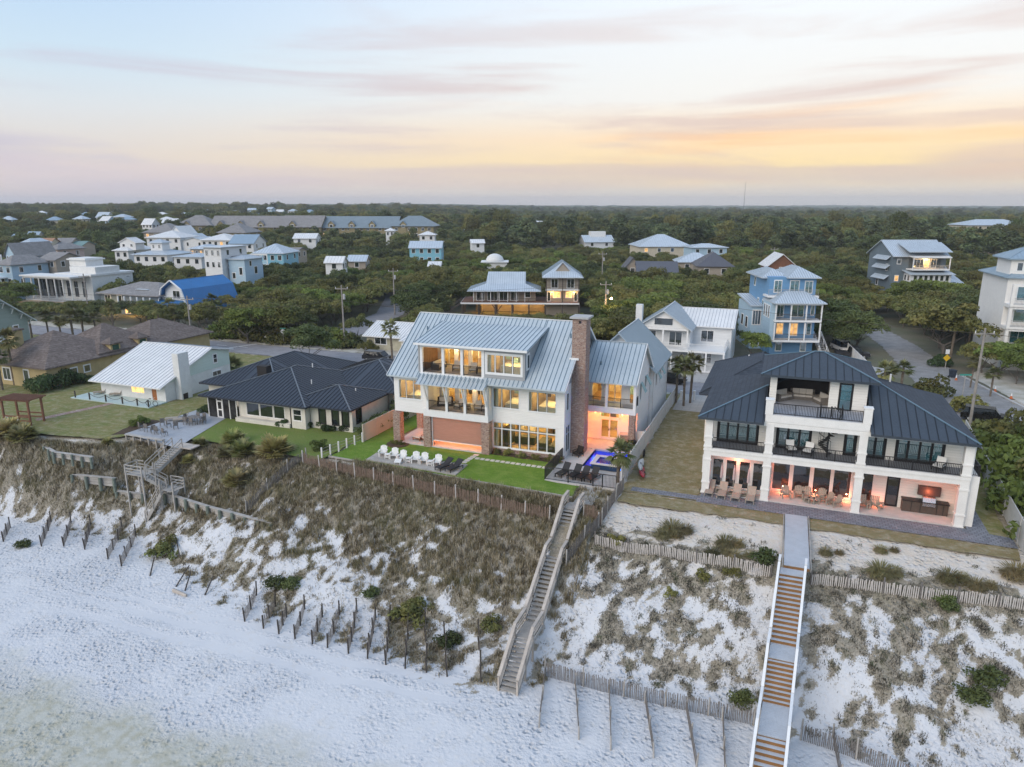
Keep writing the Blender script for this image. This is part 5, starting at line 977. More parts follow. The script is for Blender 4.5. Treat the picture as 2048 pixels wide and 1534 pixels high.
# slate grey house
H4 = thing('house', 'slate grey three storey house with lit roof terrace and silver roofs', 'house', (31.7, 201, 0), R(21)); H4.scale = (.8, 1, 1)
block(H4, -9, 7.5, 2, 14, 0, 12.2, m_greywall, m_roof_pale, 'gable', 3.2, .9, 'x', front=[(-7.6, -6.4, 9.8, 11, 1), (-7.8, -6.6, 5.6, 7, 1), (-7.8, -6.8, 1.4, 2.8, 1)], left=[(4, 5, 8, 9.6, 1), (8, 9, 4, 5.6, 1)], lit=(1,), litm_=MATS['dim_lit_window'])
roof(H4, [[(-5.6, -.2, 12.9), (7.6, -.2, 12.9), (8.2, 6, 14.9), (-5.6, 6, 14.9)]], m_roof_pale, .5, .15)
block(H4, -5.0, 7.4, -1.2, 2, 4.6, 7.6, m_whitewall, m_roof_pale, 'shed', .9, .8, front=wrow(-4.4, 7, 7, 1.1, 5.9, 7.3), left=[(-.8, .2, 5.9, 7.3, 1), (.7, 1.7, 5.9, 7.3, 1)])
porch(H4, -4.6, 6.8, -1.0, 2, 8.75, 11.4, 1, m_trim, m_wood_grey, beam=True); block(H4, -4, 6, 2.0, 2.05, 8.8, 11.3, m_greywall, None, front=[(-2.6, .6, 8.9, 11, 3), (.8, 2.4, 8.9, 11, 2), (2.8, 4.6, 8.9, 11, 2)], lit=(1,)); lamp('terrace_light', (1, 1.0, 11.0), 200, (1, .6, .25), .05, parent=H4)
MB().lathe([(.06, 0), (.14, .06), (.1, .18)], (1, 1.6, 10.8), 8).build('wall_lamp', m_lamp, H4)
MB().hexa([(-4.6, -1.2, 11.45), (6.9, -1.2, 11.45), (6.9, 2.0, 11.75), (-4.6, 2.0, 11.75), (-4.6, -1.2, 11.7), (6.9, -1.2, 11.7), (6.9, 2.0, 12.0), (-4.6, 2.0, 12.0)]).build('terrace_roof', m_trim, H4)
porch(H4, -4.6, 6.8, -1.1, 2, 1.2, 4.2, 4, m_trim, None, beam=False); block(H4, -4.2, 6.4, .6, 2.0, 1.2, 4.5, m_greywall, None, front=wrow(-4, 6, 6, 1.2, 1.5, 3.9))
block(H4, 7.5, 15.5, 4, 13, 0, 3.6, m_greywall, None, front=[(8.4, 11.4, .8, 3.2, 4), (12, 14, .8, 3.2, 2)]); roof(H4, [[(7.2, 2.0, 3.7), (16.6, 2.0, 3.7), (13.5, 9.5, 8.0), (7.2, 9.5, 8.6)]], m_roof_pale, .5, .15); roof(H4, [[(7.5, 5, 8.0), (11, 5, 8.0), (9.4, 10, 12.4), (7.5, 10, 12.4)]], m_roof_pale, .5, .15)
block(H4, -11, -4.6, -3.6, 1.2, -1, 1.0, m_whitewall, m_roof_pale, 'hip', 1.4, .6)
for z in (8.6, 6.0, 10.8): roof(H4, [[(-10.4, 10, z), (-10.4, 3, z), (-9, 3, z + .9), (-9, 10, z + .9)]], m_roof_pale, .5, .12, name='awning_roof')
# cream house at the right edge
H5 = thing('house', 'large cream four storey house with rows of columned balconies', 'house', (38, 123.7, 0), R(4)); H5.scale = (1, 1, .96)
block(H5, -7, 12, 2.5, 14, 0, 14.2, m_stucco, m_bluegrey, 'hip', 2.6, .6, front=[(-5.6, -3.2, 10.6, 13.0, 2), (-1.6, -.4, 10.6, 12.9, 1), (1.6, 4, 10.6, 13, 2), (-5.6, -4, 7.2, 9.4, 1), (-3.4, -1.6, 7.2, 9.4, 1), (-.4, .7, 7.2, 9.4, 1), (1.6, 2.7, 7.2, 9.4, 1), (4, 6, 7.2, 9.4, 2), (-5.6, -3.4, 3.8, 6.0, 2), (-1, 1, 3.8, 6.0, 2), (3, 5.4, 3.8, 6.0, 2)], pane=m_glass_blue)
block(H5, -6.8, -1.8, 3, 9, 14.2, 17.0, m_stucco, m_bluegrey, 'hip', 1.6, .6, front=[(-6, -5.2, 15.1, 16.4, 1), (-3.4, -2.8, 14.6, 16.3, 1)])
roof(H5, [[(-1.0, 1.6, 14.3), (9, 1.6, 14.3), (9, 7, 17.6), (.4, 7, 17.6)]], m_bluegrey, .5, .15)
for z in (10.2, 6.8, 3.4): porch(H5, -7, 12, 0, 2.5, z, z + 2.75, 4, m_stucco, m_wood_grey, t=.5, pw=.4)
block(H5, -6.6, 12, .2, 2.5, 0, 2.9, m_stucco, None, front=wrow(-6, 11, 4, 1.4, .6, 2.4)); porch(H5, 1.0, 14, -9, 0, 3.0, 3.0, 3, m_trim, m_trim, beam=False, post=False, sides=True); MB().box(1.4, 14, -8.6, -.2, -.5, 2.7).build('garage', m_stucco, H5)
stairs(H5, (.6, -2, 3.0), (-.5, -9.0, 0), 1.6, 16, m_trim, m_trim)
# ---------------- left-hand neighbourhood -----------------------------------------
H6 = thing('villa', 'white flat roofed villa with stepped parapets and slender columns', 'house', (-166, 128, 0), world=True); H6.location = (-166, 131.4, 0)
block(H6, -172, -160, 124, 136, 0, 6.9, m_wblock, None, right=[(131, 132, 3.4, 5.6, 1), (131, 132, 5.9, 6.2, 1), (134, 135, 5.9, 6.2, 1)]); block(H6, -172.3, -159.7, 123.7, 136.3, 6.9, 7.4, m_wblock, None, wall_name='cornice')
block(H6, -169, -160.2, 125.5, 132.5, 7.4, 9.0, m_wblock, None, wall_name='parapet'); block(H6, -170.5, -164.8, 126.8, 131.8, 9.0, 11.0, m_wblock, None, wall_name='roof_lantern'); block(H6, -170.9, -164.4, 126.4, 132.2, 10.5, 10.8, m_wblock, None, wall_name='cornice')
porch(H6, -177.5, -161, 119, 124, 1.2, 6.5, 6, m_wblock, m_trim, railh=1.0); MB().box(-178, -160.5, 118.6, 124, 6.85, 7.2).build('porch_roof', m_wblock, H6); block(H6, -177, -172, 121.5, 126, 1.2, 6.6, m_glass_far, None)
Face((0, 123.98, 0), (1, 0, 0)); [Face((0, 124, 0), (1, 0, 0)).window(H6, x, x + 1.5, 1.6, 5.6, 1, [.6], m_trim, m_glass_far, c=.03, split=False) for x in (-171.4, -169, -166.4, -163.6)]
block(H6, -176, -160, 116, 120, -1, 1.0, plain('warm_ochre_wall', (.5, .36, .22), .8), None, front=[(-172, -169, -.6, .8, 2), (-165.5, -162, -.6, .8, 2)], lit=(0, 1), litm_=MATS['dim_lit_window'])
H7 = thing('house', 'low grey shingled house with glowing porch beside palms and utility pole', 'house', (-137, 118, 0), world=True)
block(H7, -146, -128.5, 118, 130, 0, 4.6, m_greywall, m_greyroof, 'hip', 2.2, .8, seam=False, cap=False, front=[(-144.8, -143, 2.6, 4.2, 2), (-141, -139.6, 2.6, 4.2, 1), (-139, -137.4, .2, 2.0, 1), (-136, -134.5, .2, 2.0, 1), (-143.6, -141.8, .1, 1.7, 2)], right=[(120, 122, 2.2, 4, 2), (124, 126, 2.2, 4, 2)], lit=(2, 3, 4))
porch(H7, -138.5, -128.8, 115.8, 118, 2.2, 4.4, 5, m_trim, None, beam=False); MB().box(-137.0, -133.4, 119.6, 122.8, 5.5, 5.62).build('skylight', m_roof_pale, H7).rotation_euler = (0, 0, 0)
for x in (-141.5, -135): lamp('porch_light', (x, 116.6, 1.7), 150, (1, .62, .2), .05, parent=H7); MB().lathe([(.06, 0), (.14, .06), (.1, .18)], (x, 117.9, 1.6), 8).build('wall_lamp', m_lamp, H7)
H8 = thing('house', 'gambrel house with bright blue metal roof running down to the ground', 'house', (-125, 124, 0), world=True)
gx = lambda z: None
def gam(x0, x1, y0, y1):
    xm = (x0 + x1) / 2; pr = [(x0 - .6, -.2 + 1.2), (x0 + 1.4, 6.2), (xm, 8.0), (x1 - 1.4, 6.2), (x1 + .6, -.2 + 1.2)]
    pls = []
    for (xa, za), (xb, zb) in zip(pr[:-1], pr[1:]): pls.append([(xa, y1, za), (xa, y0, za), (xb, y0, zb), (xb, y1, zb)])
    return pls, xm
pls, xm = gam(-129.2, -120.8, 118.2, 134); roof(H8, pls, m_bluemetal, .5, .15, caps=[((xm, 118.2, 8.0), (xm, 134, 8.0))])
g = MB(); g.hexa([(-128.9, 119.2, .5), (-121.1, 119.2, .5), (-121.1, 133.8, .5), (-128.9, 133.8, .5), (-127.6, 119.2, 6.1), (-122.4, 119.2, 6.1), (-122.4, 133.8, 6.1), (-127.6, 133.8, 6.1)]); g.hexa([(-127.6, 119.2, 6.1), (-122.4, 119.2, 6.1), (-122.4, 133.8, 6.1), (-127.6, 133.8, 6.1), (xm - .1, 119.2, 7.75), (xm + .1, 119.2, 7.75), (xm + .1, 133.8, 7.75), (xm - .1, 133.8, 7.75)]); g.build('wall', m_whitewall, H8)
fw_ = MB(); prf = [(-129.6, 1.0), (-127.8, 6.25), (xm, 8.1), (-122.2, 6.25), (-120.4, 1.0)]
for (xa, za), (xb, zb) in zip(prf[:-1], prf[1:]): fw_.bar((xa, 118.15, za), (xb, 118.15, zb), .2, .35, up=(0, 1, 0))
fw_.build('rake_board', m_trim, H8)
Face((0, 119.2, 0), (1, 0, 0)).window(H8, -125.6, -123.6, 4.0, 5.8, 2, None, m_trim, m_glass_far, c=.03, split=False); Face((0, 118.6, 0), (1, 0, 0)).railing(H8, -128, -122, 3.8, .7, 0, m_trim, .2, 3, .02)
roof(H8, [[(-131.5, 114.6, 2.6), (-121.5, 114.6, 2.6), (-122, 119.1, 3.7), (-130.5, 119.1, 3.7)]], m_bluemetal, .5, .12, name='porch_roof'); porch(H8, -131, -122, 115, 119, .9, 2.5, 4, m_wood_grey, m_wood_grey, beam=False)
block(H8, -130.5, -122.5, 116, 119, -1.2, .5, m_dkwood, None)
# white town houses and the rest: compact houses at their ranges
def far_house(name, label, u0, u1, vt, r, h, rise, wall, rmat, rtype='hip', rz=12, d=None, nwin=3, lit=(), group=None, axis='x', base=None, floors=None, extra=None, seam=True, litm_=None):
    (xa, ya), (xb, yb) = at(u0, r), at(u1, r); w = math.hypot(xb - xa, yb - ya) * .9; d = d or w * .8
    zt = zat((u0 + u1) / 2, vt, r); z1 = zt - rise; cx, cy = (xa + xb) / 2, (ya + yb) / 2
    o = thing(name, label, 'house', (cx, cy, 0), R(rz), group)
    z0 = min(-.5, z1 - h); fl = floors or max(1, round(h / 3)); fr = []; rt = []
    for i in range(fl):
        zb_ = z1 - .5 - 1.6 - i * 3.0
        fr += wrow(-w / 2, w / 2, nwin, min(1.3, w / max(nwin, 1) * .5), zb_, zb_ + 1.5); rt += wrow(0, d, 2, 1.1, zb_, zb_ + 1.5)
    block(o, -w / 2, w / 2, 0, d, z0, z1, wall, rmat, rtype, rise, .6, axis, front=fr, right=rt, lit=lit, sp=.9, cap=False, trim=.05, seam=seam, litm_=litm_ or MATS['dim_lit_window'])
    if extra: extra(o, w, d, z1)
    return o
def lantern(o, w, d, z1): block(o, -w * .2, w * .15, d * .3, d * .6, z1, z1 + 3.4, m_whitewall, m_roof_pale, 'hip', 1.0, .5, front=wrow(-w * .2, w * .15, 2, .8, z1 + 1.6, z1 + 2.8))
def deck(o, w, d, z1): porch(o, -w * .5, w * .1, -3, 0, z1 - 3.2, z1 - .4, 3, m_trim, m_trim)
def side(o, w, d, z1): block(o, w / 2, w / 2 + w * .7, 1, d, -.5, z1 - 1.2, m_whitewall, m_roof_pale, 'gable', 1.2, .5, 'y', front=wrow(w / 2, w * 1.2, 2, 1, z1 - 3.4, z1 - 1.9), sp=.9, cap=False)
FH = far_house
FH('house', 'white town house with square lookout tower behind oak trees', 252, 345, 499, 245, 9, 1.5, m_whitewall, m_roof_pale, 'hip', 10, 12, 4, floors=3, extra=lantern)
FH('house', 'white house with small raised gable room next to the tower house', 222, 262, 492, 268, 6, 1.4, m_whitewall, m_roof_white, 'hip', 8, 12, 2, extra=lambda o, w, d, z: block(o, -2, 4, 2, 6, z, z + 2.6, m_whitewall, m_roof_white, 'gable', 1.4, .5, 'y', front=wrow(-2, 4, 2, 1, z + 1, z + 2)))
FH('house', 'pale house with stepped decks beside the white tower house', 335, 410, 508, 236, 6, .8, m_whitewall, m_roof_pale, 'hip', 10, 10, 3)
H9 = FH('house', 'white and pale blue modern block with shaded roof terrace', 400, 448, 494, 205, 7, .2, m_whitewall, m_roof_pale, 'flat', 6, 11, 3, floors=2)
block(H9, -2.0, 4.0, 3, 10, 7.6, 10.0, m_wood_brown, m_darkgrey_roof, 'hip', 1.2, .8); block(H9, 3.1, 8.0, 2, 10, -.5, 10.2, m_paleblue, m_roof_pale, 'hip', .8, .5, front=[(4, 5, 2, 3.4, 1), (6.2, 7.2, 6, 8, 1), (4, 5, 5, 6.6, 1)], right=[(4, 5, 2, 3.6, 1), (6, 7.4, 6, 8, 1), (4, 5, 8.2, 9.6, 1)])
FH('house', 'sky blue house with white pyramid roof and white porch', 500, 572, 489, 232, 6, 2.6, m_skyblue, m_roof_pale, 'hip', 14, 11, 4, extra=deck)
FH('house', 'low grey roofed shed beside the sky blue house', 562, 596, 496, 245, 3, .8, m_taupewall, m_greyroof, 'gable', 14, 8, 1, seam=False)
FH('house', 'broad white house with porch roofs behind the tower house', 285, 372, 462, 330, 9, 2.6, m_whitewall, m_roof_white, 'hip', 15, 14, 4, floors=2, extra=side)
FH('house', 'white gabled house with tall front gable below the apartment block', 340, 372, 452, 345, 8, 3.4, m_whitewall, m_roof_white, 'gable', 15, 12, 2, axis='y', extra=side)
FH('house', 'long white roofed house with lit corner room', 395, 470, 468, 318, 5, 2.4, m_whitewall, m_roof_white, 'hip', 12, 14, 5, lit=(3,))
FH('house', 'white house with grey blue hip roof near the modern block', 455, 512, 470, 300, 5, 3.0, m_whitewall, m_bluegrey, 'gable', 20, 14, 3)
FH('house', 'brown house with lit ground floor under white roof', 375, 420, 490, 262, 4, 1.2, m_taupewall, m_roof_pale, 'hip', 12, 10, 4, lit=(0, 2))
FH('house', 'grey hip roofed house beyond the white town houses', 282, 360, 447, 390, 4, 4.2, m_taupewall, m_greyroof, 'hip', 16, 18, 4, lit=(0,), seam=False)
FH('house', 'grey pavilion with hip roof in front of the apartment block', 432, 500, 447, 350, 4, 4.0, m_olive, m_greyroof, 'hip', 16, 16, 4, seam=False)
FH('house', 'grey blue gabled house at the end of the lane', 0, 38, 486, 250, 6, 3, m_paleblue, m_greyroof, 'gable', 0, 12, 3, axis='y', seam=False, extra=deck)
FH('house', 'dark roofed bungalow with white porch among the trees', -25, 30, 512, 228, 5, 2.2, m_paleblue, m_greyroof, 'hip', 0, 10, 2, seam=False, extra=deck)
FH('house', 'pink stucco house with grey shingled roof and palm', 86, 124, 488, 268, 6, 1.6, m_pink, m_greyroof, 'hip', 0, 9, 2, seam=False)
FH('house', 'small lit cottage with white hip roof in the far lane', 38, 68, 477, 300, 4, 1.6, m_sandstucco, m_roof_pale, 'hip', 5, 8, 2, lit=(0, 1))
FH('house', 'house with orange tinted gable roof in the far lane', 70, 100, 477, 308, 4, 2.2, m_sandstucco, plain('terracotta_roof', (.42, .24, .15), .8), 'gable', 20, 9, 2, seam=False)
FH('house', 'long grey roof house with teal metal side roof', 104, 142, 477, 310, 5, 2.0, m_taupewall, m_greyroof, 'gable', 30, 12, 2, seam=False, extra=lambda o, w, d, z: block(o, w / 2, w * 1.3, 0, d, 0, z - .6, m_taupewall, plain('teal_roof', (.22, .34, .32), .7), 'gable', 1.4, .5, 'x'))
FH('house', 'long low grey shingle roof house in front of the pink house', 60, 122, 506, 232, 3, 1.6, m_taupewall, m_greyroof, 'gable', 0, 8, 2, seam=False)
FH('house', 'steep grey roof house directly behind the white villa', 62, 112, 518, 236, 5, 4.0, m_taupewall, m_greyroof, 'hip', 0, 9, 2, seam=False)
FH('shed', 'small white board shed with pale roof standing in the oak thicket', 646, 686, 513, 205, 3, 1.3, m_whitewall, m_roof_white, 'gable', 16, 4, 1)
FH('house', 'grey roofed house peeping out of oaks next to the white shed', 692, 732, 511, 222, 3, 1.4, m_taupewall, m_roof_pale, 'gable', 20, 6, 1)
FH('house', 'long sky blue house with long silver roof in the trees', 815, 886, 483, 262, 5, 2.0, m_skyblue, m_roof_pale, 'gable', 21, 9, 4)
FH('gazebo', 'white roofed gazebo standing above the trees', 838, 872, 463, 320, 4, 1.4, m_whitewall, m_roof_white, 'hip', 21, 6, 2); FH('gazebo', 'small white open pavilion near the apartment block', 772, 790, 456, 345, 4, 1.2, m_whitewall, m_roof_white, 'hip', 21, 5, 2)
FH('house', 'tiny white cabin seen over the oaks', 942, 970, 479, 300, 5, 1.2, m_whitewall, m_roof_white, 'gable', 30, 6, 1); FH('house', 'white roof just showing above the oak canopy', 585, 636, 467, 330, 4, 1.8, m_whitewall, m_roof_white, 'gable', 21, 8, 2)
FH('house', 'low white and brick house behind the pole', 855, 880, 524, 222, 3, 1.0, m_whitewall, m_roof_white, 'gable', 21, 6, 1)
H10 = FH('chapel', 'white square building crowned by a white dome', 962, 1016, 524, 238, 6, .2, m_wblock, m_wblock, 'flat', 21, 8, 0, floors=1, seam=False); dz = zat(990, 524, 238); MB().lathe([(3.0, 0), (2.95, .7), (2.5, 1.6), (1.7, 2.2), (.7, 2.55), (.05, 2.6)], (0, 4, dz - .1), 20).build('dome', m_wblock, H10, True)
FH('house', 'white gabled house with rooftop terrace on the wooded rise', 1165, 1232, 471, 330, 5, 2.6, m_whitewall, m_roof_pale, 'gable', 30, 11, 2, axis='x', extra=lambda o, w, d, z: MB().box(-3, 4, 4, 8, z + 1, z + 4.2).build('roof_terrace', m_trim, o))
FH('house', 'large house with broad white pyramid roof in the woods', 1272, 1392, 470, 290, 5, 4.4, m_sandstucco, m_roof_pale, 'hip', 24, 18, 4, lit=(0,)); FH('house', 'pale blue house with flat white roof beside the pyramid roof', 1378, 1460, 488, 270, 5, 1.2, m_paleblue, m_roof_pale, 'hip', 24, 10, 3)
FH('house', 'long dark grey seamed roof house half hidden by bright green bush', 1272, 1362, 525, 205, 4, 2.4, m_taupewall, m_darkgrey_roof, 'gable', 14, 10, 3); FH('house', 'dark grey roofed house with pale roof behind', 1395, 1472, 506, 205, 4, 3.6, m_taupewall, m_darkgrey_roof, 'hip', 14, 12, 2); FH('house', 'white roofed house behind the dark grey roofs', 1352, 1440, 507, 228, 5, 2.6, m_taupewall, m_roof_pale, 'hip', 14, 10, 2)
FH('house', 'dark gabled tower roof among the oaks', 1252, 1282, 515, 212, 5, 2.4, m_taupewall, m_darkgrey_roof, 'gable', 21, 6, 1, axis='y')
FH('house', 'white roofed house with brown gable behind the tall blue house', 1537, 1598, 508, 188, 8, 2.6, m_wood_brown, m_roof_white, 'gable', 14, 9, 1, axis='y')
FH('apartment_block', 'pale low apartment building with silver roof in the eastern woods', 1912, 2075, 439, 420, 6, 2.6, m_sandstucco, m_roof_pale, 'hip', 21, 16, 8, floors=2)
# long apartment complex: separate wings with roofs, dormer windows
AP = thing('apartment_block', 'very long olive apartment block with grey hip roofs and lit balconies', 'building', (*at(615, 400), 0), R(17))
wa = 132; r_ap = 400; ridge = zat(615, 432, r_ap); ze = ridge - 5.2
m_aproof = metal_roof('weathered_blue_grey_roof', (.20, .25, .28), .5, .1); segs = [(-71, -52, 0, m_greyroof, m_olive, .3), (-53, -12, 1.5, m_greyroof, m_olive, 0), (-13, 8, -.5, m_greyroof, m_olive, .2), (7, 48, 2.5, m_aproof, m_olive, -.2), (46, 68, 1, m_aproof, m_olive, .1)]
k = 0
for (xa, xb, y0, rm, wm, dz_) in segs:
    fr = []; n = int((xb - xa) / 3.4)
    for z in (ze - 2.3, ze - 5.3, ze - 8.3): fr += wrow(xa + .5, xb - .5, n, 1.5, z, z + 1.6, 2)
    block(AP, xa, xb, y0, y0 + 15, -1, ze + dz_, wm, rm, 'hip' if xa < -60 or xb > 60 else 'gable', 5.2, 1.0, front=fr, seam=False, cap=False, lit=set(random.sample(range(len(fr)), max(1, len(fr) // 9))), trim=.05)
    for x in np.arange(xa + 6, xb - 5, 11): block(AP, x - 1.6, x + 1.6, y0 - .4, y0 + 6, ze - 6, ze + 1.2, wm, rm, 'gable', 1.6, .4, 'y', front=[(x - .8, x + .8, ze - .6, ze + .8, 1)], seam=False, cap=False)
# scattered far town: white houses
far_spots = [(20, 447, 520), (68, 437, 560), (92, 441, 520), (108, 433, 610), (165, 431, 470), (212, 424, 520), (246, 428, 500), (262, 433, 480), (300, 437, 430), (345, 437, 440), (40, 468, 380), (66, 463, 400), (375, 425, 620), (420, 419, 800), (180, 424, 640), (130, 428, 640), (545, 414, 900), (510, 416, 860), (565, 419, 800), (590, 418, 840), (625, 419, 780), (480, 421, 800), (612, 422, 760), (635, 428, 700), (330, 424, 700), (455, 424, 760), (1058, 437, 560), (1078, 442, 540), (1030, 436, 620), (15, 436, 620), (150, 444, 500), (1420, 432, 700), (985, 446, 520), (930, 459, 420), (1180, 434, 640)]
_q = random.Random(5); far_spots += [(_q.uniform(0, 640), 410 + 7.4 * 1463 / r_ + _q.uniform(-1, 2), r_) for r_ in [_q.uniform(430, 900) for _ in range(30)] if r_ > 460]
for i, (u, v, r) in enumerate(far_spots):
    rr = random.Random(i); w = rr.uniform(8, 13) * 1421 / r; rt = rr.choice(['hip', 'gable']); wc, wm = rr.choice([('white', m_whitewall), ('white', m_whitewall), ('pale blue', m_paleblue), ('sand coloured', m_sandstucco)]); rc, rm2 = rr.choice([('white', m_roof_white), ('silver', m_roof_pale), ('grey blue', m_bluegrey)])
    FH('house', f'small distant {wc} house with {rc} {rt} roof ' + ('in the far town' if u < 900 else 'in the forest'), u - w / 2, u + w / 2, v, r, 6, rr.uniform(1.6, 3), wm, rm2, rt, rr.uniform(0, 40), None, 3, group=f'far {wc} houses with {rc} {rt} roofs' + (' of the town' if u < 900 else ' in the forest'))
wt = thing('water_tower', 'white water tower on the far horizon', 'tower', (*at(500, 1500), 0)); MB().lathe([(2, 0), (1.6, zat(500, 412, 1500) - 3)], (0, 0, 0), 12).build('stem', m_trim, wt); MB().lathe([(2, 0), (11, 3), (12, 6), (9, 9), (1, 10)], (0, 0, zat(500, 415, 1500)), 16).build('tank', m_trim, wt, True)
rm_ = thing('radio_mast', 'thin radio mast rising over the forest horizon', 'mast', (*at(1481, 2200), 0)); t = MB(); t.tube((0, 0, 0), (0, 0, zat(1481, 364, 2200)), .8, .35, 5); t.build('mast', m_wood_post, rm_)
# ---------------- furniture kinds (front faces -y) --------------------------------
def adirondack(mat, label, loc, rz, group=None, name='adirondack_chair', flat=False):
    t = thing(name, label, 'chair', loc, rz, group)
    for i in range(5): x = -.24 + i * .12; MB().hexa([(x - .053, -.28, .36), (x + .053, -.28, .36), (x + .053, .28, .26), (x - .053, .28, .26), (x - .053, -.28, .385), (x + .053, -.28, .385), (x + .053, .28, .285), (x - .053, .28, .285)]).build('seat_slat', mat, t)
    tops = [.86, .93, .96, .93, .86] if not flat else [.95] * 5
    for i in range(5): x = -.24 + i * .12; MB().bar((x, .24, .27), (x * 1.12, .55, tops[i]), .11, .025, up=(0, 1, 0)).build('back_slat', mat, t)
    for s in (-1, 1):
        MB().box(s * .36 - .07, s * .36 + .07, -.36, .36, .54, .565).build('armrest', mat, t)
        MB().box(s * .32 - .045, s * .32 + .045, -.30, -.26, 0, .54).build('leg', mat, t); MB().bar((s * .32, .42, .0), (s * .32, .34, .54), .04, .08).build('leg', mat, t)
        MB().bar((s * .30, -.28, .30), (s * .30, .5, .08), .03, .12).build('side_rail', mat, t)
    MB().bar((-.33, .42, .62), (.33, .42, .62), .03, .09).build('back_rail', mat, t)
    return t
def lounger(mat, label, loc, rz, group=None, ang=35, wid=.66, arms=False):
    t = thing('sun_lounger', label, 'sun lounger', loc, rz, group); a = R(ang); L_ = .8
    MB().box(-wid / 2, wid / 2, -1.2, .1, .30, .36).build('seat', mat, t)
    MB().hexa([(-wid / 2, .1, .30), (wid / 2, .1, .30), (wid / 2, .1 + L_ * math.cos(a), .3 + L_ * math.sin(a)), (-wid / 2, .1 + L_ * math.cos(a), .3 + L_ * math.sin(a)), (-wid / 2, .07, .36), (wid / 2, .07, .36), (wid / 2, .07 + L_ * math.cos(a), .36 + L_ * math.sin(a)), (-wid / 2, .07 + L_ * math.cos(a), .36 + L_ * math.sin(a))]).build('backrest', mat, t)
    for s in (-1, 1):
        for y in (-1.1, .6): MB().box(s * wid / 2 - .03, s * wid / 2 + .03, y - .03, y + .03, 0, .30).build('leg', mat, t)
        MB().box(s * wid / 2 - .025, s * wid / 2 + .025, -1.06, .56, .24, .298).build('side_rail', mat, t)
        if arms: MB().box(s * (wid / 2 + .04) - .035, s * (wid / 2 + .04) + .035, -.3, .3, .52, .55).build('armrest', mat, t)
    return t
def side_table(mat, label, loc, rz=0, group=None, h=.45, w=.48):
    t = thing('side_table', label, 'table', loc, rz, group); MB().box(-w / 2, w / 2, -w / 2, w / 2, h - .04, h).build('table_top', mat, t)
    for sx in (-1, 1):
        for sy in (-1, 1): MB().box(sx * w * .42 - .025, sx * w * .42 + .025, sy * w * .42 - .025, sy * w * .42 + .025, 0, h - .04).build('leg', mat, t)
    MB().box(-w * .4, w * .4, -w * .4, w * .4, .12, .15).build('shelf', mat, t); return t
def armchair(fr, cu, label, loc, rz, group=None, w=.75, name='lounge_chair'):
    t = thing(name, label, 'chair', loc, rz, group)
    MB().box(-w / 2 + .05, w / 2 - .05, -.36, .3, .3, .45).build('seat_cushion', cu, t); MB().hexa([(-w / 2 + .05, .28, .42), (w / 2 - .05, .28, .42), (w / 2 - .05, .4, .42), (-w / 2 + .05, .4, .42), (-w / 2 + .05, .42, .95), (w / 2 - .05, .42, .95), (w / 2 - .05, .55, .92), (-w / 2 + .05, .55, .92)]).build('back_cushion', cu, t)
    for s in (-1, 1):
        MB().box(s * w / 2 - .03, s * w / 2 + .03, -.38, .4, .56, .6).build('armrest', fr, t); MB().box(s * w / 2 - .025, s * w / 2 + .025, -.38, -.32, 0, .56).build('leg', fr, t); MB().box(s * w / 2 - .025, s * w / 2 + .025, .34, .4, 0, .56).build('leg', fr, t)
    MB().box(-w / 2 + .02, w / 2 - .02, -.38, .42, .22, .298).build('seat_frame', fr, t); return t
def sofa(fr, cu, label, loc, rz, w=1.9, group=None):
    t = thing('sofa', label, 'sofa', loc, rz, group); MB().box(-w / 2, w / 2, -.42, .45, .0, .28).build('base', fr, t); MB().box(-w / 2, w / 2, .30, .48, .282, .82).build('back', fr, t)
    for s in (-1, 1): MB().box(s * (w / 2 - .08) - .08, s * (w / 2 - .08) + .08, -.42, .298, .282, .62).build('arm', fr, t)
    n = max(2, int(w / .65))
    for i in range(n):
        x = -w / 2 + .17 + (w - .34) * (i + .5) / n; hw = (w - .34) / n / 2 - .012
        MB().box(x - hw, x + hw, -.42, .12, .284, .44).build('seat_cushion', cu, t); MB().hexa([(x - hw, .12, .30), (x + hw, .12, .30), (x + hw, .29, .3), (x - hw, .29, .3), (x - hw, .16, .88), (x + hw, .16, .88), (x + hw, .30, .84), (x - hw, .30, .84)]).build('back_cushion', cu, t)
    return t
def dining(mat, label, loc, w=1.5, d=.95, h=.74):
    t = thing('dining_table', label, 'table', loc); MB().box(-w / 2, w / 2, -d / 2, d / 2, h - .04, h).build('table_top', mat, t)
    for sx in (-1, 1):
        for sy in (-1, 1): MB().box(sx * (w / 2 - .08) - .03, sx * (w / 2 - .08) + .03, sy * (d / 2 - .08) - .03, sy * (d / 2 - .08) + .03, 0, h - .04).build('leg', mat, t)
    return t
def plain_chair(mat, label, loc, rz, group=None):
    t = thing('patio_chair', label, 'chair', loc, rz, group); MB().box(-.23, .23, -.23, .23, .42, .46).build('seat', mat, t); MB().box(-.23, .23, .2, .24, .5, .95).build('backrest', mat, t)
    for sx in (-1, 1):
        for sy in (-1, 1): MB().box(sx * .21 - .02, sx * .21 + .02, sy * .21 - .02, sy * .21 + .02, 0, .42 if sy < 0 else .95).build('leg', mat, t)
        MB().box(sx * .24 - .02, sx * .24 + .02, -.22, .22, .64, .67).build('armrest', mat, t)
    return t
m_wpoly = plain('white_poly_lumber', (.82, .81, .78), .5, .03); m_char = plain('charcoal_sling', (.035, .033, .036), .7, .15, 6); m_redwood = plain('teak_wood', (.30, .12, .06), .6)
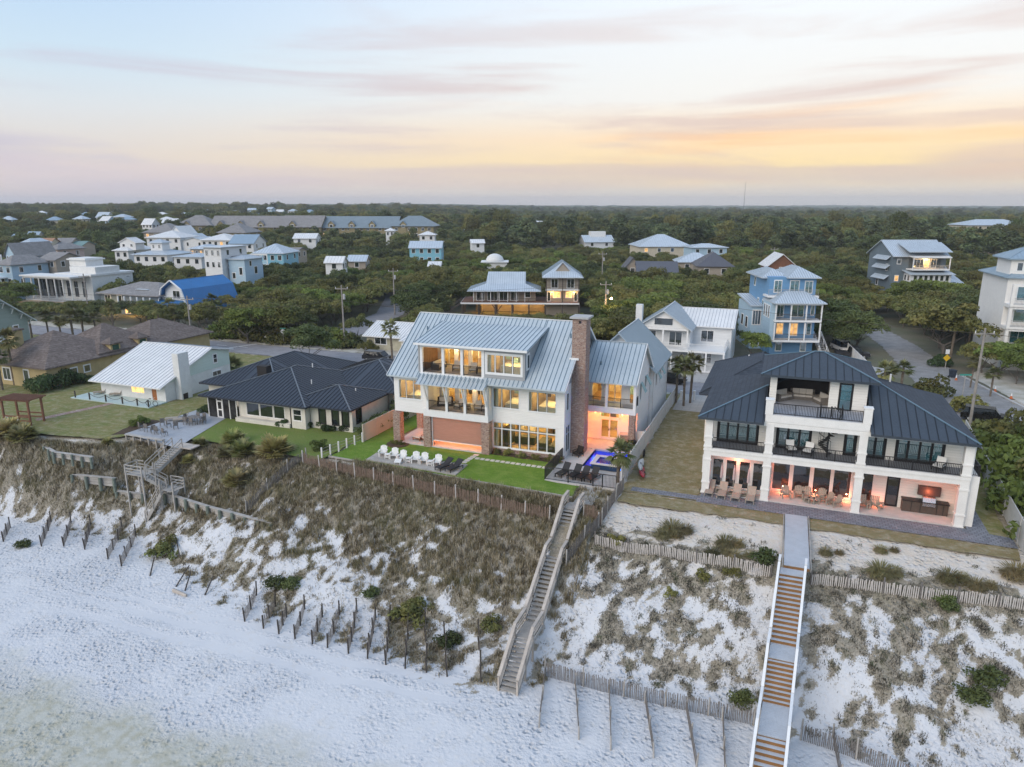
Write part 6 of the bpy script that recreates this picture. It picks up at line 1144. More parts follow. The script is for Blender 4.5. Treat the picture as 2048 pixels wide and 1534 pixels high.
# ---------------- beach house garden ------------------------------------------------
dk = thing('sun_deck', 'low weathered timber sun deck set in the bright lawn', 'deck', (-31, 56, 0), world=True)
q = [G(732, 921), G(911, 952), G(935, 931), G(754, 907)]; n = 16
for i in range(n):
    f0, f1 = i / n + .003, (i + 1) / n - .003; A, B = q[0].lerp(q[3], f0), q[1].lerp(q[2], f0); C, D_ = q[1].lerp(q[2], f1), q[0].lerp(q[3], f1)
    MB().hexa([(*p.xy, .02) for p in (A, B, C, D_)] + [(*p.xy, .12) for p in (A, B, C, D_)]).build('deck_board', m_wood_grey, dk)
ad = [(764, 913, .05), (786, 918, .0), (802, 923, -.1), (829, 926, .05), (846, 928, .0), (873, 932, -.05)]
ads = ['white adirondack chair at the end of the deck, farthest from the charcoal loungers', 'white adirondack chair beside the first white side table on the deck', 'white adirondack chair with slatted footrest pulled up to it', 'white adirondack chair next to the middle white side table', 'white adirondack chair in the pair between two side tables', 'white adirondack chair standing next to the charcoal loungers']
for (u, v, r), l in zip(ad, ads):
    p = G(u, v, .12); adirondack(m_wpoly, l, (p.x, p.y + .2, .12), .25 + r, 'white adirondack chairs on the sun deck')
p = G(796, 927, .12); t = thing('footrest', 'white slatted footrest in front of an adirondack chair', 'footrest', p, .25)
for i in range(5): MB().hexa([(-.26 + i * .13 - .055, -.3, .18), (-.26 + i * .13 + .055, -.3, .18), (-.26 + i * .13 + .055, .3, .36), (-.26 + i * .13 - .055, .3, .36), (-.26 + i * .13 - .055, -.3, .205), (-.26 + i * .13 + .055, -.3, .205), (-.26 + i * .13 + .055, .3, .385), (-.26 + i * .13 - .055, .3, .385)]).build('slat', m_wpoly, t)
for s in (-1, 1): MB().box(s * .25 - .03, s * .25 + .03, .2, .26, 0, .33).build('leg', m_wpoly, t); MB().box(s * .25 - .03, s * .25 + .03, -.26, -.2, 0, .2).build('leg', m_wpoly, t)
for (u, v), l in zip([(774, 917), (816, 925), (859, 931)], ('white side table between the first two adirondack chairs', 'white side table beside the footrest chair', 'white side table before the last adirondack chair')): p = G(u, v, .12); side_table(m_wpoly, l, (p.x, p.y + .1, .12), .25, 'white side tables')
for (u, v), l in zip([(889, 937), (909, 940)], ('charcoal lounger on the sun deck beside the white chairs', 'charcoal lounger at the outer end of the sun deck')): p = G(u, v, .12); lounger(m_char, l, (p.x, p.y + .3, .12), -.3, 'charcoal loungers on the deck', arms=True)
pth = struct(MB().box(-27.0, -19, 59.5, 60.2, -.02, .005).build('stepping_path', m_mulch)); pth.hide_render = False
ss = MB().box(-.22, .22, -.24, .24, 0, .05); st0 = None
for i in range(15):
    o = MB().box(-26.6 + i * .53 - .2, -26.6 + i * .53 + .2, 59.62, 60.1, .005, .05).build('stepping_stone', m_patio, pth)
for i in range(5):
    o = MB().box(-27.35 + i * .06 - .26, -27.35 + i * .06 + .26, 58.25 + i * .56, 58.25 + i * .56 + .42, .02, .055).build('stepping_stone', m_patio, pth)
# timber edge of lawn
struct(MB().bar((-40.5, 55.2, .02), (-27, 54.5, .02), .12, .16).build('lawn_edging', m_wood_grey)); struct(MB().bar((-27, 54.5, .02), (-15.3, 54.0, .02), .12, .16).build('lawn_edging', m_wood_grey))
# daybed + chair in the open bay, balcony seats
db = thing('daybed', 'teak slatted daybed in the open brick-columned bay', 'daybed', (-34.4, 63.2, .14), -.2); MB().box(-.45, .45, -1.0, .9, .32, .45).build('mattress', m_cushion, db); MB().box(-.5, .5, -1.05, .95, .22, .318).build('frame', m_redwood, db); MB().box(-.5, .5, .952, 1.0, .22, .8).build('headboard', m_redwood, db)
for sx in (-1, 1):
    for y in (-.95, .85): MB().box(sx * .44 - .04, sx * .44 + .04, y - .04, y + .04, 0, .218).build('leg', m_redwood, db)
armchair(m_redwood, m_cushion, 'teak armchair next to the daybed under the house', (-33.6, 62.6, .14), -.6)
sofa(m_furn_dark, m_cushion, 'dark wicker sofa with cream cushions on the third floor balcony', (-32.4, 63.6, 7.75), R(90), 1.9)
armchair(m_furn_dark, m_cushion, 'wicker chair with cream cushions beside the middle balcony post', (-30.3, 63.4, 7.75), .3, 'third floor balcony chairs'); armchair(m_furn_dark, m_cushion, 'wicker chair with cream cushions next to the shingled window bay', (-28.4, 63.2, 7.75), .2, 'third floor balcony chairs')
dining(m_furn_dark, 'dark wicker table against the shingled window bay of the top balcony', (-27.4, 63.0, 7.75), .9, .9, .6)
sofa(m_furn_dark, m_cushion, 'wicker settee with cushions on the second floor porch', (-31.6, 63.2, 4.01), .4, 1.6)
for x, l in ((-29.8, 'round backed wicker chair behind the middle porch bracket'), (-27.7, 'wicker chair with pale cushion in the last bay of the porch'), (-26.8, 'wicker chair against the end wall of the second floor porch')): armchair(m_furn_dark, m_cushion, l, (x, 62.7, 4.01), random.uniform(-.5, .3), 'second floor porch chairs')
side_table(m_furn_dark, 'small wicker table among the second floor porch chairs', (-28.7, 62.4, 4.01), 0)
# ---------------- pool ------------------------------------------------------------------
m_pool = plain('blue_pool_plaster', (.12, .36, .85), .5, .1); m_tile = plain('navy_pool_tile', (.03, .07, .16), .25, .3, 12)
m_water, nt_, p_, o_ = newmat('pool_water'); nt_.nodes.remove(p_)
def _wat():
    fr = nd(nt_, 'ShaderNodeFresnel', ins={'IOR': 1.33}); gl = nd(nt_, 'ShaderNodeBsdfGlossy', ins={'Roughness': .04}); tr = nd(nt_, 'ShaderNodeBsdfTransparent', ins={'Color': (.35, .62, 1, 1)}); mx = nd(nt_, 'ShaderNodeMixShader')
    b = nd(nt_, 'ShaderNodeBump', ins={'Strength': .5, 'Distance': .05}); nt_.links.new(noisen(nt_, posv(nt_), 3.5, 2), b.inputs['Height']); nt_.links.new(b.outputs[0], gl.inputs['Normal'])
    gb = nd(nt_, 'ShaderNodeNewGeometry'); nt_.links.new(mth(nt_, 'MULTIPLY', fr.outputs[0], mth(nt_, 'SUBTRACT', 1.0, gb.outputs['Backfacing'])), mx.inputs[0]); nt_.links.new(tr.outputs[0], mx.inputs[1]); nt_.links.new(gl.outputs[0], mx.inputs[2]); nt_.links.new(mx.outputs[0], o_.inputs[0])
_wat()
X0, X1, Y0, Y1 = -16.5, -12.75, 61.3, 66.6
pd = MB(); pd.box(-18.72, X0, 56.9, 67.9, -.15, .08); pd.box(X1, -12.15, 56.9, 67.9, -.15, .08); pd.box(X0, X1, 56.9, Y0, -.15, .08); pd.box(X0, X1, Y1, 67.9, -.15, .08); struct(pd.build('pool_deck', m_patio))
PO = thing('swimming_pool', 'glowing blue swimming pool with raised spa beside the house', 'pool', (-14.6, 64, 0), world=True)
b = MB(); b.box(X0 - .1, X1 + .1, Y0 - .1, Y1 + .1, -1.7, -1.5); b.box(X0 - .1, X0, Y0, Y1, -1.5, .076); b.box(X1, X1 + .1, Y0, Y1, -1.5, .076); b.box(X0, X1, Y0 - .1, Y0, -1.5, .076); b.box(X0, X1, Y1, Y1 + .1, -1.5, .076); b.build('basin', m_pool, PO)
MB().box(X0, X1, Y0, Y1, -.06, -.05).build('water', m_water, PO)
c = MB(); c.box(X0 - .3, X0, Y0 - .3, Y1 + .3, .082, .12); c.box(X1, X1 + .3, Y0 - .3, Y1 + .3, .082, .12); c.box(X0, X1, Y0 - .3, Y0, .082, .12); c.box(X0, X1, Y1, Y1 + .3, .082, .12); c.build('coping', m_patio, PO)
b = MB(); b.box(-15.5, -15.2, 60.9, 63.3, .13, .62); b.box(-13.2, -12.9, 60.9, 63.3, .13, .62); b.box(-15.2, -13.2, 63.0, 63.3, -1.5, .62); b.box(-15.2, -13.2, 60.9, 61.2, .13, .62); b.box(-15.2, -13.2, 61.2, 63, -.3, 0); sp1 = b.build('spa', m_tile, PO)
b = MB(); b.box(-15.6, -15.15, 60.8, 63.4, .62, .68); b.box(-13.25, -12.8, 60.8, 63.4, .62, .68); b.box(-15.15, -13.25, 60.8, 61.2, .62, .68); b.box(-15.15, -13.25, 63.0, 63.4, .62, .68); b.build('spa_coping', m_patio, sp1); MB().box(-15.2, -13.2, 61.2, 63.0, .55, .56).build('spa_water', m_water, sp1); MB().box(-15.19, -13.21, 61.21, 62.99, .0, .02).build('spa_floor', m_pool, sp1)
for x, y, e in ((-16.1, 62.2, 260), (-14.6, 65.4, 260), (-13.4, 64.4, 200), (-16.0, 65.6, 200)): pl_ = lamp('pool_light', (x, y, -.2), e * 3.2, (.10, .36, 1), .06, 'SPOT', parent=PO); pl_.data.spot_size = R(150); pl_.data.spot_blend = 1; pl_.data.shadow_soft_size = .06; MB().lathe([(.12, 0), (.12, .03)], (x, y, -1.49), 10).build('pool_lamp', litm('pool_lamp_lens' + str(x), (.5, .7, 1), 6, .1), PO)
lamp('pool_light', (-14.2, 62.1, .3), 40, (.10, .35, 1), .1, parent=PO)
for (u, v), l in zip([(1124, 951), (1147, 955), (1164, 958), (1182, 961)], ('black pool lounger nearest the fence corner', 'second black pool lounger from the fence corner', 'third black pool lounger from the fence corner', 'black pool lounger nearest the gate')): p = G(u, v, .08); lounger(m_black, l, (p.x + .1, p.y + .5, .08), -.25, 'black pool loungers', 50)
pf = thing('pool_fence', 'black metal picket fence around the pool terrace', 'fence', (-15.5, 57, 0), world=True)
for a_, b_ in ((-18.7, -16.55), (-16.5, -14.3), (-13.4, -12.2)): Face((0, 56.95, 0), (1, 0, 0)).railing(pf, a_, b_, .08, 1.25, 0, m_black, .11, 2.2, .012, pw=.06, name='fence_panel')
gt = Face((0, 56.95, 0), (1, 0, 0)).railing(pf, -14.22, -13.45, .08, 1.25, 0, m_black, .11, 2.2, .012, name='gate')
for a_, b_ in ((56.98, 59.5), (59.55, 62.3)): Face((-18.7, 0, 0), (0, 1, 0)).railing(pf, a_, b_, .08, 1.25, 0, m_black, .11, 2.5, .012, pw=.06, name='fence_panel')
gr_ = thing('grill', 'round black kettle grill by the white fence', 'grill', (-12.9, 67.6, .08)); MB().lathe([(.1, .5), (.3, .6), (.38, .82), (.30, 1.0), (.08, 1.1)], (0, 0, 0), 14).build('kettle', m_black, gr_, True)
for k in range(3): MB().tube((.28 * math.cos(k * 2.1), .28 * math.sin(k * 2.1), 0), (.1 * math.cos(k * 2.1), .1 * math.sin(k * 2.1), .62), .02).build('leg', m_black, gr_)
armchair(m_redwood, m_cushion, 'teak armchair beside the brick bar by the pool', (-12.9, 66.4, .08), .6); armchair(m_furn_dark, m_furn_dark, 'dark wicker chair at the foot of the chimney', (-17.6, 63.9, .08), -.4)
# ---------------- fences of the plots -----------------------------------------------------
m_fence_w = siding('white_board_fence', (.72, .71, .69), .15, vertical=True)
def panel_fence(label, p0, p1, n, h, mat, name='board_fence', cat='fence', pw=.12):
    p0, p1 = Vector((*p0, 0)), Vector((*p1, 0)); t = thing(name, label, cat, ((p0 + p1) / 2), world=True); d = (p1 - p0).normalized(); f = Face(p0, d); L_ = (p1 - p0).length
    for i in range(n + 1): a = L_ * i / n; b = MB(); f.box(b, a - pw / 2, a + pw / 2, -.3, h + .06, -pw / 2, pw / 2); b.build('post', mat, t)
    for i in range(n): b = MB(); f.box(b, L_ * i / n + pw / 2, L_ * (i + 1) / n - pw / 2, .04, h, -.02, .02); f.box(b, L_ * i / n + pw / 2, L_ * (i + 1) / n - pw / 2, h - .1, h + .02, -.035, .035); b.build('panel', mat, t)
    return t
panel_fence('long white board fence beside the pool and beach house', (-12.05, 58.3), (-11.75, 88), 12, 1.85, m_fence_w)
panel_fence('short white picket return behind the kettle grill', (-13.0, 68.9), (-12.15, 68.9), 1, 1.7, m_fence_w)
panel_fence('tall beige board fence between the beach house and the low house', (-39.7, 60.2), (-39.2, 78), 7, 1.9, siding('beige_board_fence', (.56, .50, .42), .15, vertical=True))
panel_fence('long pale wall-like fence beside the cream house', (17.2, 52.5), (19.0, 84), 6, 2.0, plain('pale_rendered_wall', (.58, .57, .54), .85, .12, 1.2), 'garden_wall', 'wall')
panel_fence('white slatted fence beside the gravel lane', (12.5, 110), (10.5, 128), 7, 1.8, m_fence_w)
panel_fence('small white fence panel along the parking court', (-7.2, 92), (-5.5, 92), 1, 1.2, m_fence_w)
pw_ = thing('wire_fence', 'low post and wire fence with white posts at the lawn edge', 'fence', (-40, 58, 0), world=True)
for i in range(6): MB().box(-40.9 + i * .22 - .06, -40.9 + i * .22 + .06, 54.6 + i * 1.1, 54.72 + i * 1.1, -.5, 1.05).build('post', m_trim, pw_)
for z in (.3, .6, .9): MB().tube((-40.9, 54.66, z), (-39.8, 60.16, z), .015, n=4).build('wire', m_wood_grey, pw_)
def sand_fence(label, pts, h=1.15, post_sp=2.4, mat=None, pmat=None, dens=.085, slat=.045, group=None, lean=0.0, z=None, gap=0.0, ph=.25, n=None):
    P = [Vector((*p, 0)) for p in pts]; t = thing('sand_fence', label, 'fence', (P[0].x, P[0].y, gz(P[0].x, P[0].y)), 0, group, world=True); sl = MB(); acc = 0; L_ = sum((b - a).length for a, b in zip(P[:-1], P[1:]))
    def pt(s):
        for a, b in zip(P[:-1], P[1:]):
            l = (b - a).length
            if s <= l: return a.lerp(b, s / l), (b - a).normalized()
            s -= l
        return P[-1], (P[-1] - P[-2]).normalized()
    np_ = max(1, round(L_ / post_sp))
    for i in range(np_ + 1):
        q_, d = pt(L_ * i / np_ * .9999); g = gz(q_.x, q_.y); lx, ly = random.uniform(-.08, .08) + lean * .3, random.uniform(-.08, .08)
        MB().tube((q_.x, q_.y, g - .3), (q_.x + lx, q_.y + ly, g + h + ph + random.uniform(-.1, .1)), .06, .055, 6).build('post', pmat or m_wood_grey, t)
    k = int(L_ / dens)
    for i in range(k):
        q_, d = pt((i + .5) * dens); g = gz(q_.x, q_.y); hh = h * random.uniform(.9, 1.06); tl = random.uniform(-.05, .05); a = d * (slat / 2); nrm = Vector((-d.y, d.x, 0)) * .008; o = d * tl
        b0, b1 = Vector((q_.x, q_.y, g - .05)), Vector((q_.x, q_.y, g + hh)) + o
        sl.hexa([b0 - a - nrm, b0 + a - nrm, b0 + a + nrm, b0 - a + nrm, b1 - a - nrm, b1 + a - nrm, b1 + a + nrm, b1 - a + nrm])
    sl.build('slats', mat or m_wood_tan, t, kind='stuff'); return t
m_slat_brown = plain('brown_fence_slat', (.27, .19, .145), .85, .25, 3); m_slat_pale = plain('bleached_fence_slat', (.62, .57, .53), .85, .15, 3); m_slat_grey = plain('grey_fence_slat', (.22, .20, .185), .85, .25, 3)
sand_fence('brown slatted sand fence along the dune top below the green lawn', [(-42.2, 53.4), (-37, 52.6), (-31.3, 52.0), (-26, 51.5), (-21.1, 51.0), (-16.2, 50.6)], 1.15, 2.2, m_slat_brown, m_slat_pale)
sand_fence('brown sand fence piece tucked beside the beach stairs', [(-13.6, 51.4), (-12.0, 51.2)], 1.2, 1.6, m_slat_brown)
sand_fence('grey sand fence running down the dune below the palmettos', [(-42.4, 54.2), (-43.2, 51.0), (-44.6, 47.8)], 1.0, 2.0, m_slat_grey)
sand_fence('grey sand fence bending round the pool corner down to the stairs', [(-11.6, 57.2), (-11.9, 54.0), (-12.2, 50.5), (-12.9, 48.5), (-13.6, 46.8)], 1.2, 2.0, m_slat_grey)
sand_fence('bleached white sand fence along the dune top before the cream house', [(-12, 49.1), (-7.7, 48.9), (-3, 48.7), (.8, 48.4)], .85, 2.6, m_slat_pale, m_slat_grey, .13, .07)
sand_fence('bleached white sand fence between the white boardwalk and the garden wall', [(3.4, 48.6), (8.9, 48.9), (16, 49.6), (19, 50)], .85, 2.2, m_slat_pale, m_slat_grey, .13, .07)
sand_fence('grey sand fence along the dune foot between both stairways', [(-12.9, 39.9), (-9.1, 39.8), (-4.2, 39.9), (.5, 40.1)], 1.1, 2.6, m_slat_grey, None, .10, .05)
sand_fence('grey sand fence along the dune foot between boardwalk and garden wall', [(3.2, 39.8), (5.8, 39.4), (8.6, 38.6), (12, 37.6)], 1.1, 2.6, m_slat_grey, None, .10, .05)
for (u0, v0, u1, v1) in [(490, 1243, 513, 1195), (527, 1257, 550, 1215), (558, 1268, 573, 1232), (590, 1278, 610, 1225), (625, 1288, 645, 1240), (655, 1296, 680, 1240), (697, 1308, 715, 1240), (735, 1318, 752, 1250), (772, 1330, 780, 1255), (810, 1338, 818, 1260), (853, 1346, 852, 1265), (895, 1354, 890, 1285), (962, 1366, 958, 1290)]:
    a, b = G(u0, v0, -7.1), G(u1, v1, -6.9); sand_fence('short dark sand fence set crosswise on the beach below the weathered stairs', [a.xy, b.xy], .95, 1.35, m_slat_grey, m_wood_post, .12, .04, 'crosswise sand fences below the beach house', ph=.28)
for (u0, v0, u1, v1) in [(1078, 1455, 1090, 1350), (1158, 1478, 1150, 1370), (1222, 1500, 1218, 1385), (1308, 1515, 1290, 1405), (1392, 1534, 1372, 1420), (1450, 1560, 1445, 1440), (1680, 1560, 1665, 1480)]:
    a, b = G(u0, v0, -7.2), G(u1, v1, -7.0); sand_fence('weathered sand fence running from the dune foot fence down the beach', [a.xy, b.xy], .8, 2.0, m_slat_grey, m_wood_grey, .12, .05, 'crosswise sand fences between the stairways', ph=.2)
for (u0, v0, u1, v1) in [(7, 1082, 20, 1052), (83, 1092, 102, 1045), (128, 1092, 143, 1050), (170, 1098, 182, 1055), (216, 1118, 245, 1062), (243, 1132, 272, 1075)]:
    a, b = G(u0, v0, -7.1), G(u1, v1, -6.9); sand_fence('short sand fence on the beach below the grey zigzag stairs', [a.xy, b.xy], .9, 1.8, m_slat_grey, m_wood_post, .13, .04, 'crosswise sand fences near the zigzag stairs', ph=.2)
for i, (u0, v0, u1, v1) in enumerate([(352, 1172, 380, 1143), (370, 1180, 383, 1155), (410, 1190, 428, 1165), (355, 1100, 362, 1130), (300, 1150, 310, 1125)]):
    a, b = G(u0, v0, -7), G(u1, v1, -7); o = MB().tube((a.x, a.y, gz(a.x, a.y) + .05), (b.x, b.y, gz(b.x, b.y) + .55), .06, .05, 6).build('fallen_post', m_wood_post); tag(o, 'fallen broken fence post lying in the sand', 'post', 'fallen posts on the beach')
p = G(362, 1186, -7); o = MB().tube((p.x - .9, p.y + .1, gz(p.x, p.y) + .1), (p.x + .8, p.y - .2, gz(p.x, p.y) + .14), .16, .11, 7).build('driftwood_log', m_wood_tan); tag(o, 'pale driftwood log half buried in the sand', 'log')
# ---------------- beach stairs -------------------------------------------------------------
def seg(root, x0, x1, y0, z0, y1, z1, n, mat, tread='step'):
    if n == 0:
        k = max(1, int(abs(y1 - y0) / .16))
        for i in range(k): a, b = y0 + (y1 - y0) * i / k, y0 + (y1 - y0) * (i + 1) / k; MB().box(x0, x1, min(a, b) + .008, max(a, b) - .008, z0 - .05, z0).build('deck_board', mat, root)
    else:
        for i in range(n): f = (i + .5) / n; y, z = y0 + (y1 - y0) * f, z0 + (z1 - z0) * f; MB().box(x0, x1, y - .16, y + .16, z - .05, z).build(tread, mat, root)
S1 = thing('beach_stairs', 'weathered timber stairs descending the dune from the pool terrace', 'stairs', (-14.6, 46, -4), world=True)
prof = [(56.6, .06, 53.0, .06, 0), (53.0, .06, 51.6, .06, 0), (51.6, .06, 48.4, -2.0, 11), (48.4, -2.1, 47.1, -2.1, 0), (47.1, -2.1, 42.6, -4.75, 14), (42.6, -4.85, 40.5, -4.85, 0), (40.5, -4.85, 37.5, -6.95, 11)]
xa, xb = -15.25, -14.1
for (y0, z0, y1, z1, n) in prof: seg(S1, xa if y0 < 56 else -14.9, xb if y0 < 56 else -13.3, y0, z0, y1, z1, n, m_wood_grey)
for s, x in ((0, xa - .08), (1, xb + .08)):
    for k, (y0, z0, y1, z1, n) in enumerate(prof[1:]):
        r = MB(); r.bar((x, y0, z0 + 1.0), (x, y1, z1 + 1.0), .22, .06); r.build('handrail', m_wood_tan, S1); r = MB()
        for hgt in (.75, .5, .25): r.bar((x, y0, z0 + hgt), (x, y1, z1 + hgt), .05, .10)
        r.build('guard_rails', m_wood_tan, S1); MB().bar((x, y0, z0 - .16), (x, y1, z1 - .16), .06, .28).build('stringer', m_wood_grey, S1)
        m = max(1, round(math.hypot(y1 - y0, z1 - z0) / 1.7))
        for i in range(m + (k == len(prof) - 2)): f = i / m; y, z = y0 + (y1 - y0) * f, z0 + (z1 - z0) * f; g = gz(x, y); MB().box(x - .06, x + .06, y - .07, y + .07, min(g, z) - .5, z + .96).build('post', m_wood_tan, S1)
S2 = thing('boardwalk', 'white railed boardwalk and stairs from the cream house to the beach', 'boardwalk', (1.9, 44, -3), world=True)
m_deckpale = plain('pale_blue_grey_decking', (.50, .53, .57), .7, .08); m_nosing = plain('brown_step_edge', (.30, .15, .055), .7, .15)
prof = [(56.9, .08, 48.0, .08, 0), (47.9, -.1, 47.0, -.1, 0), (46.9, -.15, 42.7, -2.62, 14), (42.7, -2.7, 41.0, -2.7, 0), (41.0, -2.7, 38.9, -4.25, 9), (38.9, -4.3, 36.0, -4.3, 0), (36.0, -4.3, 30.5, -7.35, 18)]
for k, (y0, z0, y1, z1, n) in enumerate(prof):
    DX = (lambda y: 0) if k == 0 else (lambda y: (y - 44) * .055); x0_, x1_ = (1.55, 3.2) if k == 0 else (1.15, 2.62)
    if n == 0:
        q = max(1, int(abs(y1 - y0) / .16))
        for i in range(q): a, b = y0 + (y1 - y0) * i / q, y0 + (y1 - y0) * (i + 1) / q; MB().box(x0_ + DX(a), x1_ + DX(a), b + .008, a - .008, z0 - .05, z0).build('deck_board', m_deckpale, S2)
        MB().box(x0_ + DX(y1), x1_ + DX(y1), y1 - .06, y1 - .02, z1 - .22, z1 - .052).build('riser', m_nosing, S2)
    else:
        for i in range(n):
            f = (i + .5) / n; y, z = y0 + (y1 - y0) * f, z0 + (z1 - z0) * f; d_ = abs(y1 - y0) / n
            e = DX(y); MB().box(x0_ + e, x1_ + e, y - d_ * .5, y + d_ * .5, z - .045, z).build('step', m_deckpale, S2); MB().box(x0_ + e, x1_ + e, y - d_ * .5 - .035, y - d_ * .5, z - .17, z - .002).build('riser', m_nosing, S2)
    for x in (x0_ - .09, x1_ + .09):
        MB().bar((x + DX(y0), y0, z0 - .1), (x + DX(y1), y1, z1 - .1), .06, .34).build('stringer', m_wood_grey, S2)
        if k > 0:
            MB().bar((x + DX(y0), y0, z0 + .92), (x + DX(y1), y1, z1 + .92), .16, .07).build('handrail', m_trim, S2); r = MB()
            for i in range(int(abs(y1 - y0) / .5) + 1): f = min(1, i * .5 / abs(y1 - y0)); e = x + DX(y0 + (y1 - y0) * f); r.box(e - .03, e + .03, y0 + (y1 - y0) * f - .03, y0 + (y1 - y0) * f + .03, z0 + (z1 - z0) * f - .2, z0 + (z1 - z0) * f + .9)
            r.build('rail_pickets', m_trim, S2, kind='stuff')
            for f in (.05, .95): y, z = y0 + (y1 - y0) * f, z0 + (z1 - z0) * f; e = x + DX(y); g = gz(e, y); MB().box(e - .09, e + .09, y - .09, y + .09, min(g, z) - .5, z - .2).build('pile', m_wood_grey, S2)
S3 = thing('zigzag_stairs', 'grey zigzag timber stairs down the dune below the low house', 'stairs', (-59, 50, -4), world=True)
def landing(x0, x1, y0, y1, z, sides):
    for i in range(8): MB().box(x0 + (x1 - x0) * i / 8 + .008, x0 + (x1 - x0) * (i + 1) / 8 - .008, y0, y1, z - .05, z).build('landing_board', m_wood_grey, S3)
    for x in (x0, x1):
        for y in (y0, y1): MB().box(x - .06, x + .06, y - .06, y + .06, gz(x, y) - .5, z + .95).build('post', m_wood_grey, S3)
    r = MB()
    for (xa_, ya_, xb_, yb_) in sides:
        for h_ in (.95, .6, .3): r.bar((xa_, ya_, z + h_), (xb_, yb_, z + h_), .05, .08)
    r.build('guard_rails', m_wood_grey, S3)
z1, z2 = -1.3, -2.7; A, B, C, D_ = G(355, 893, .05), G(282, 946, z1), G(337, 975, z2), GT(298, 1034); x1, y1, x2, y2 = B.x, B.y, C.x, C.y
landing(x1 - 1.2, x1 + .9, y1 - .7, y1 + .7, z1, [(x1 - 1.2, y1 - .7, x1 + .9, y1 - .7), (x1 - 1.2, y1 - .7, x1 - 1.2, y1 + .7), (x1 - 1.2, y1 + .7, x1 - .3, y1 + .7)]); landing(x2 - .3, x2 + 1.3, y2 - .7, y2 + .7, z2, [(x2 + 1.3, y2 - .7, x2 + 1.3, y2 + .7), (x2 - .3, y2 + .7, x2 + 1.3, y2 + .7)])
stairs(S3, A, (x1 + .6, y1 + .6, z1), 1.15, 12, m_wood_grey, m_wood_grey); stairs(S3, (x1 + .9, y1 - .2, z1), (x2 - .3, y2 + .2, z2), 1.0, 8, m_wood_grey, m_wood_grey); stairs(S3, (x2, y2 - .6, z2), D_, 1.1, 13, m_wood_grey, m_wood_grey)
MB().box(A.x - .8, A.x + 1.8, A.y - .1, A.y + 1.2, -.06, .05).build('landing', m_wood_tan, S3)
# ---------------- retaining walls -------------------------------------------------------------
def pile_wall(label, pts, top, h, sp=1.5, r=.17):
    P = [Vector((*p, 0)) for p in pts]; t = thing('retaining_wall', label, 'wall', (P[0].x, P[0].y, top), world=True)
    for a, b in zip(P[:-1], P[1:]):
        n = max(1, round((b - a).length / sp)); d = (b - a).normalized(); s = Vector((d.y, -d.x, 0)) * .22
        for i in range(n + 1): q_ = a.lerp(b, i / n) + s; MB().tube((q_.x, q_.y, top - h - .4), (q_.x, q_.y, top + random.uniform(-.05, .12)), r, r * .95, 8).build('pile', plain('greenish_treated_pile', (.20, .23, .19), .85, .2, 3), t)
        for k in range(int(h / .3)): MB().bar((a.x, a.y, top - .15 - k * .3), (b.x, b.y, top - .15 - k * .3), .06, .27).build('plank', m_wood_grey, t)
        MB().bar((a.x, a.y, top + .02), (b.x, b.y, top + .02), .34, .06).build('cap_board', m_wood_grey, t)
ta = [G(75, 885, -.6), G(110, 905, -.6), G(185, 915, -.6)]; pile_wall('old timber retaining wall below the dry lawn', [q_.xy for q_ in ta], -.55, .75, 1.3, .13)
tb = [GT(180, 930), GT(148, 955), GT(235, 988)]; pile_wall('lower timber retaining wall on the pergola side of the zigzag stairs', [q_.xy for q_ in tb], tb[1].z + .35, 1.0, 1.5)
tb = [GT(237, 989), GT(290, 1002)]; pile_wall('short retaining wall piece behind the zigzag stairs', [q_.xy for q_ in tb], tb[0].z + .4, 1.2, 1.5)
tb = [GT(335, 1005), GT(420, 1027), GT(545, 1047)]; pile_wall('lower timber retaining wall on the beach house side of the zigzag stairs', [q_.xy for q_ in tb], (tb[0].z + tb[2].z) / 2 + .5, 1.4, 1.5)
# ---------------- terrace of the low house, pergola -----------------------------------------------
sheet('terrace', [G(250, 868).xy, G(355, 897).xy, G(380, 880).xy, G(455, 835).xy, G(415, 828).xy, G(400, 818).xy, G(372, 828).xy], .045, plain('pale_blue_grey_terrace', (.40, .42, .45), .8, .1))
sheet('garden_bed', [G(222, 870).xy, G(255, 868).xy, G(325, 842).xy, G(290, 838).xy], .02, m_mulch, .1)
bd = thing('bench_rail', 'long timber bench rail along the seaward edge of the terrace', 'bench', (-62, 53, 0), world=True); A, B = G(252, 868, .4), G(327, 880, .4); MB().bar(A, B, .45, .08).build('bench_top', m_wood_grey, bd)
for i in range(6): q_ = A.lerp(B, i / 5); MB().box(q_.x - .08, q_.x + .08, q_.y - .08, q_.y + .08, -1.2, .36).build('post', m_wood_grey, bd)
for k in range(3): MB().bar((A.x, A.y + .25, -.2 - k * .3), (B.x, B.y + .25, -.2 - k * .3), .05, .27).build('plank', m_wood_grey, bd)
tc_ = [(283, 860), (295, 863), (307, 866), (315, 868), (330, 872), (325, 852), (338, 855), (352, 858)]
for i, (u, v) in enumerate(tc_): p = G(u, v, .05); plain_chair(m_slat_grey, 'grey patio chair standing on the terrace of the low black roofed house', (p.x, p.y, .05), R(random.uniform(120, 240)), 'grey terrace chairs')
p = G(390, 846, .05); dining(m_slat_grey, 'grey rectangular dining table on the blue grey terrace', (p.x, p.y, .05), 1.6, .9)
for i, (dx, dy, r) in enumerate(((-.5, -.75, 0), (.4, -.75, 0), (-.4, .75, 180), (.5, .75, 180), (1.15, 0, 90), (-1.15, 0, -90))): plain_chair(m_slat_grey, 'grey chair pushed up to the terrace dining table', (p.x + dx, p.y + dy, .05), R(r + 180), 'dining chairs on the terrace')
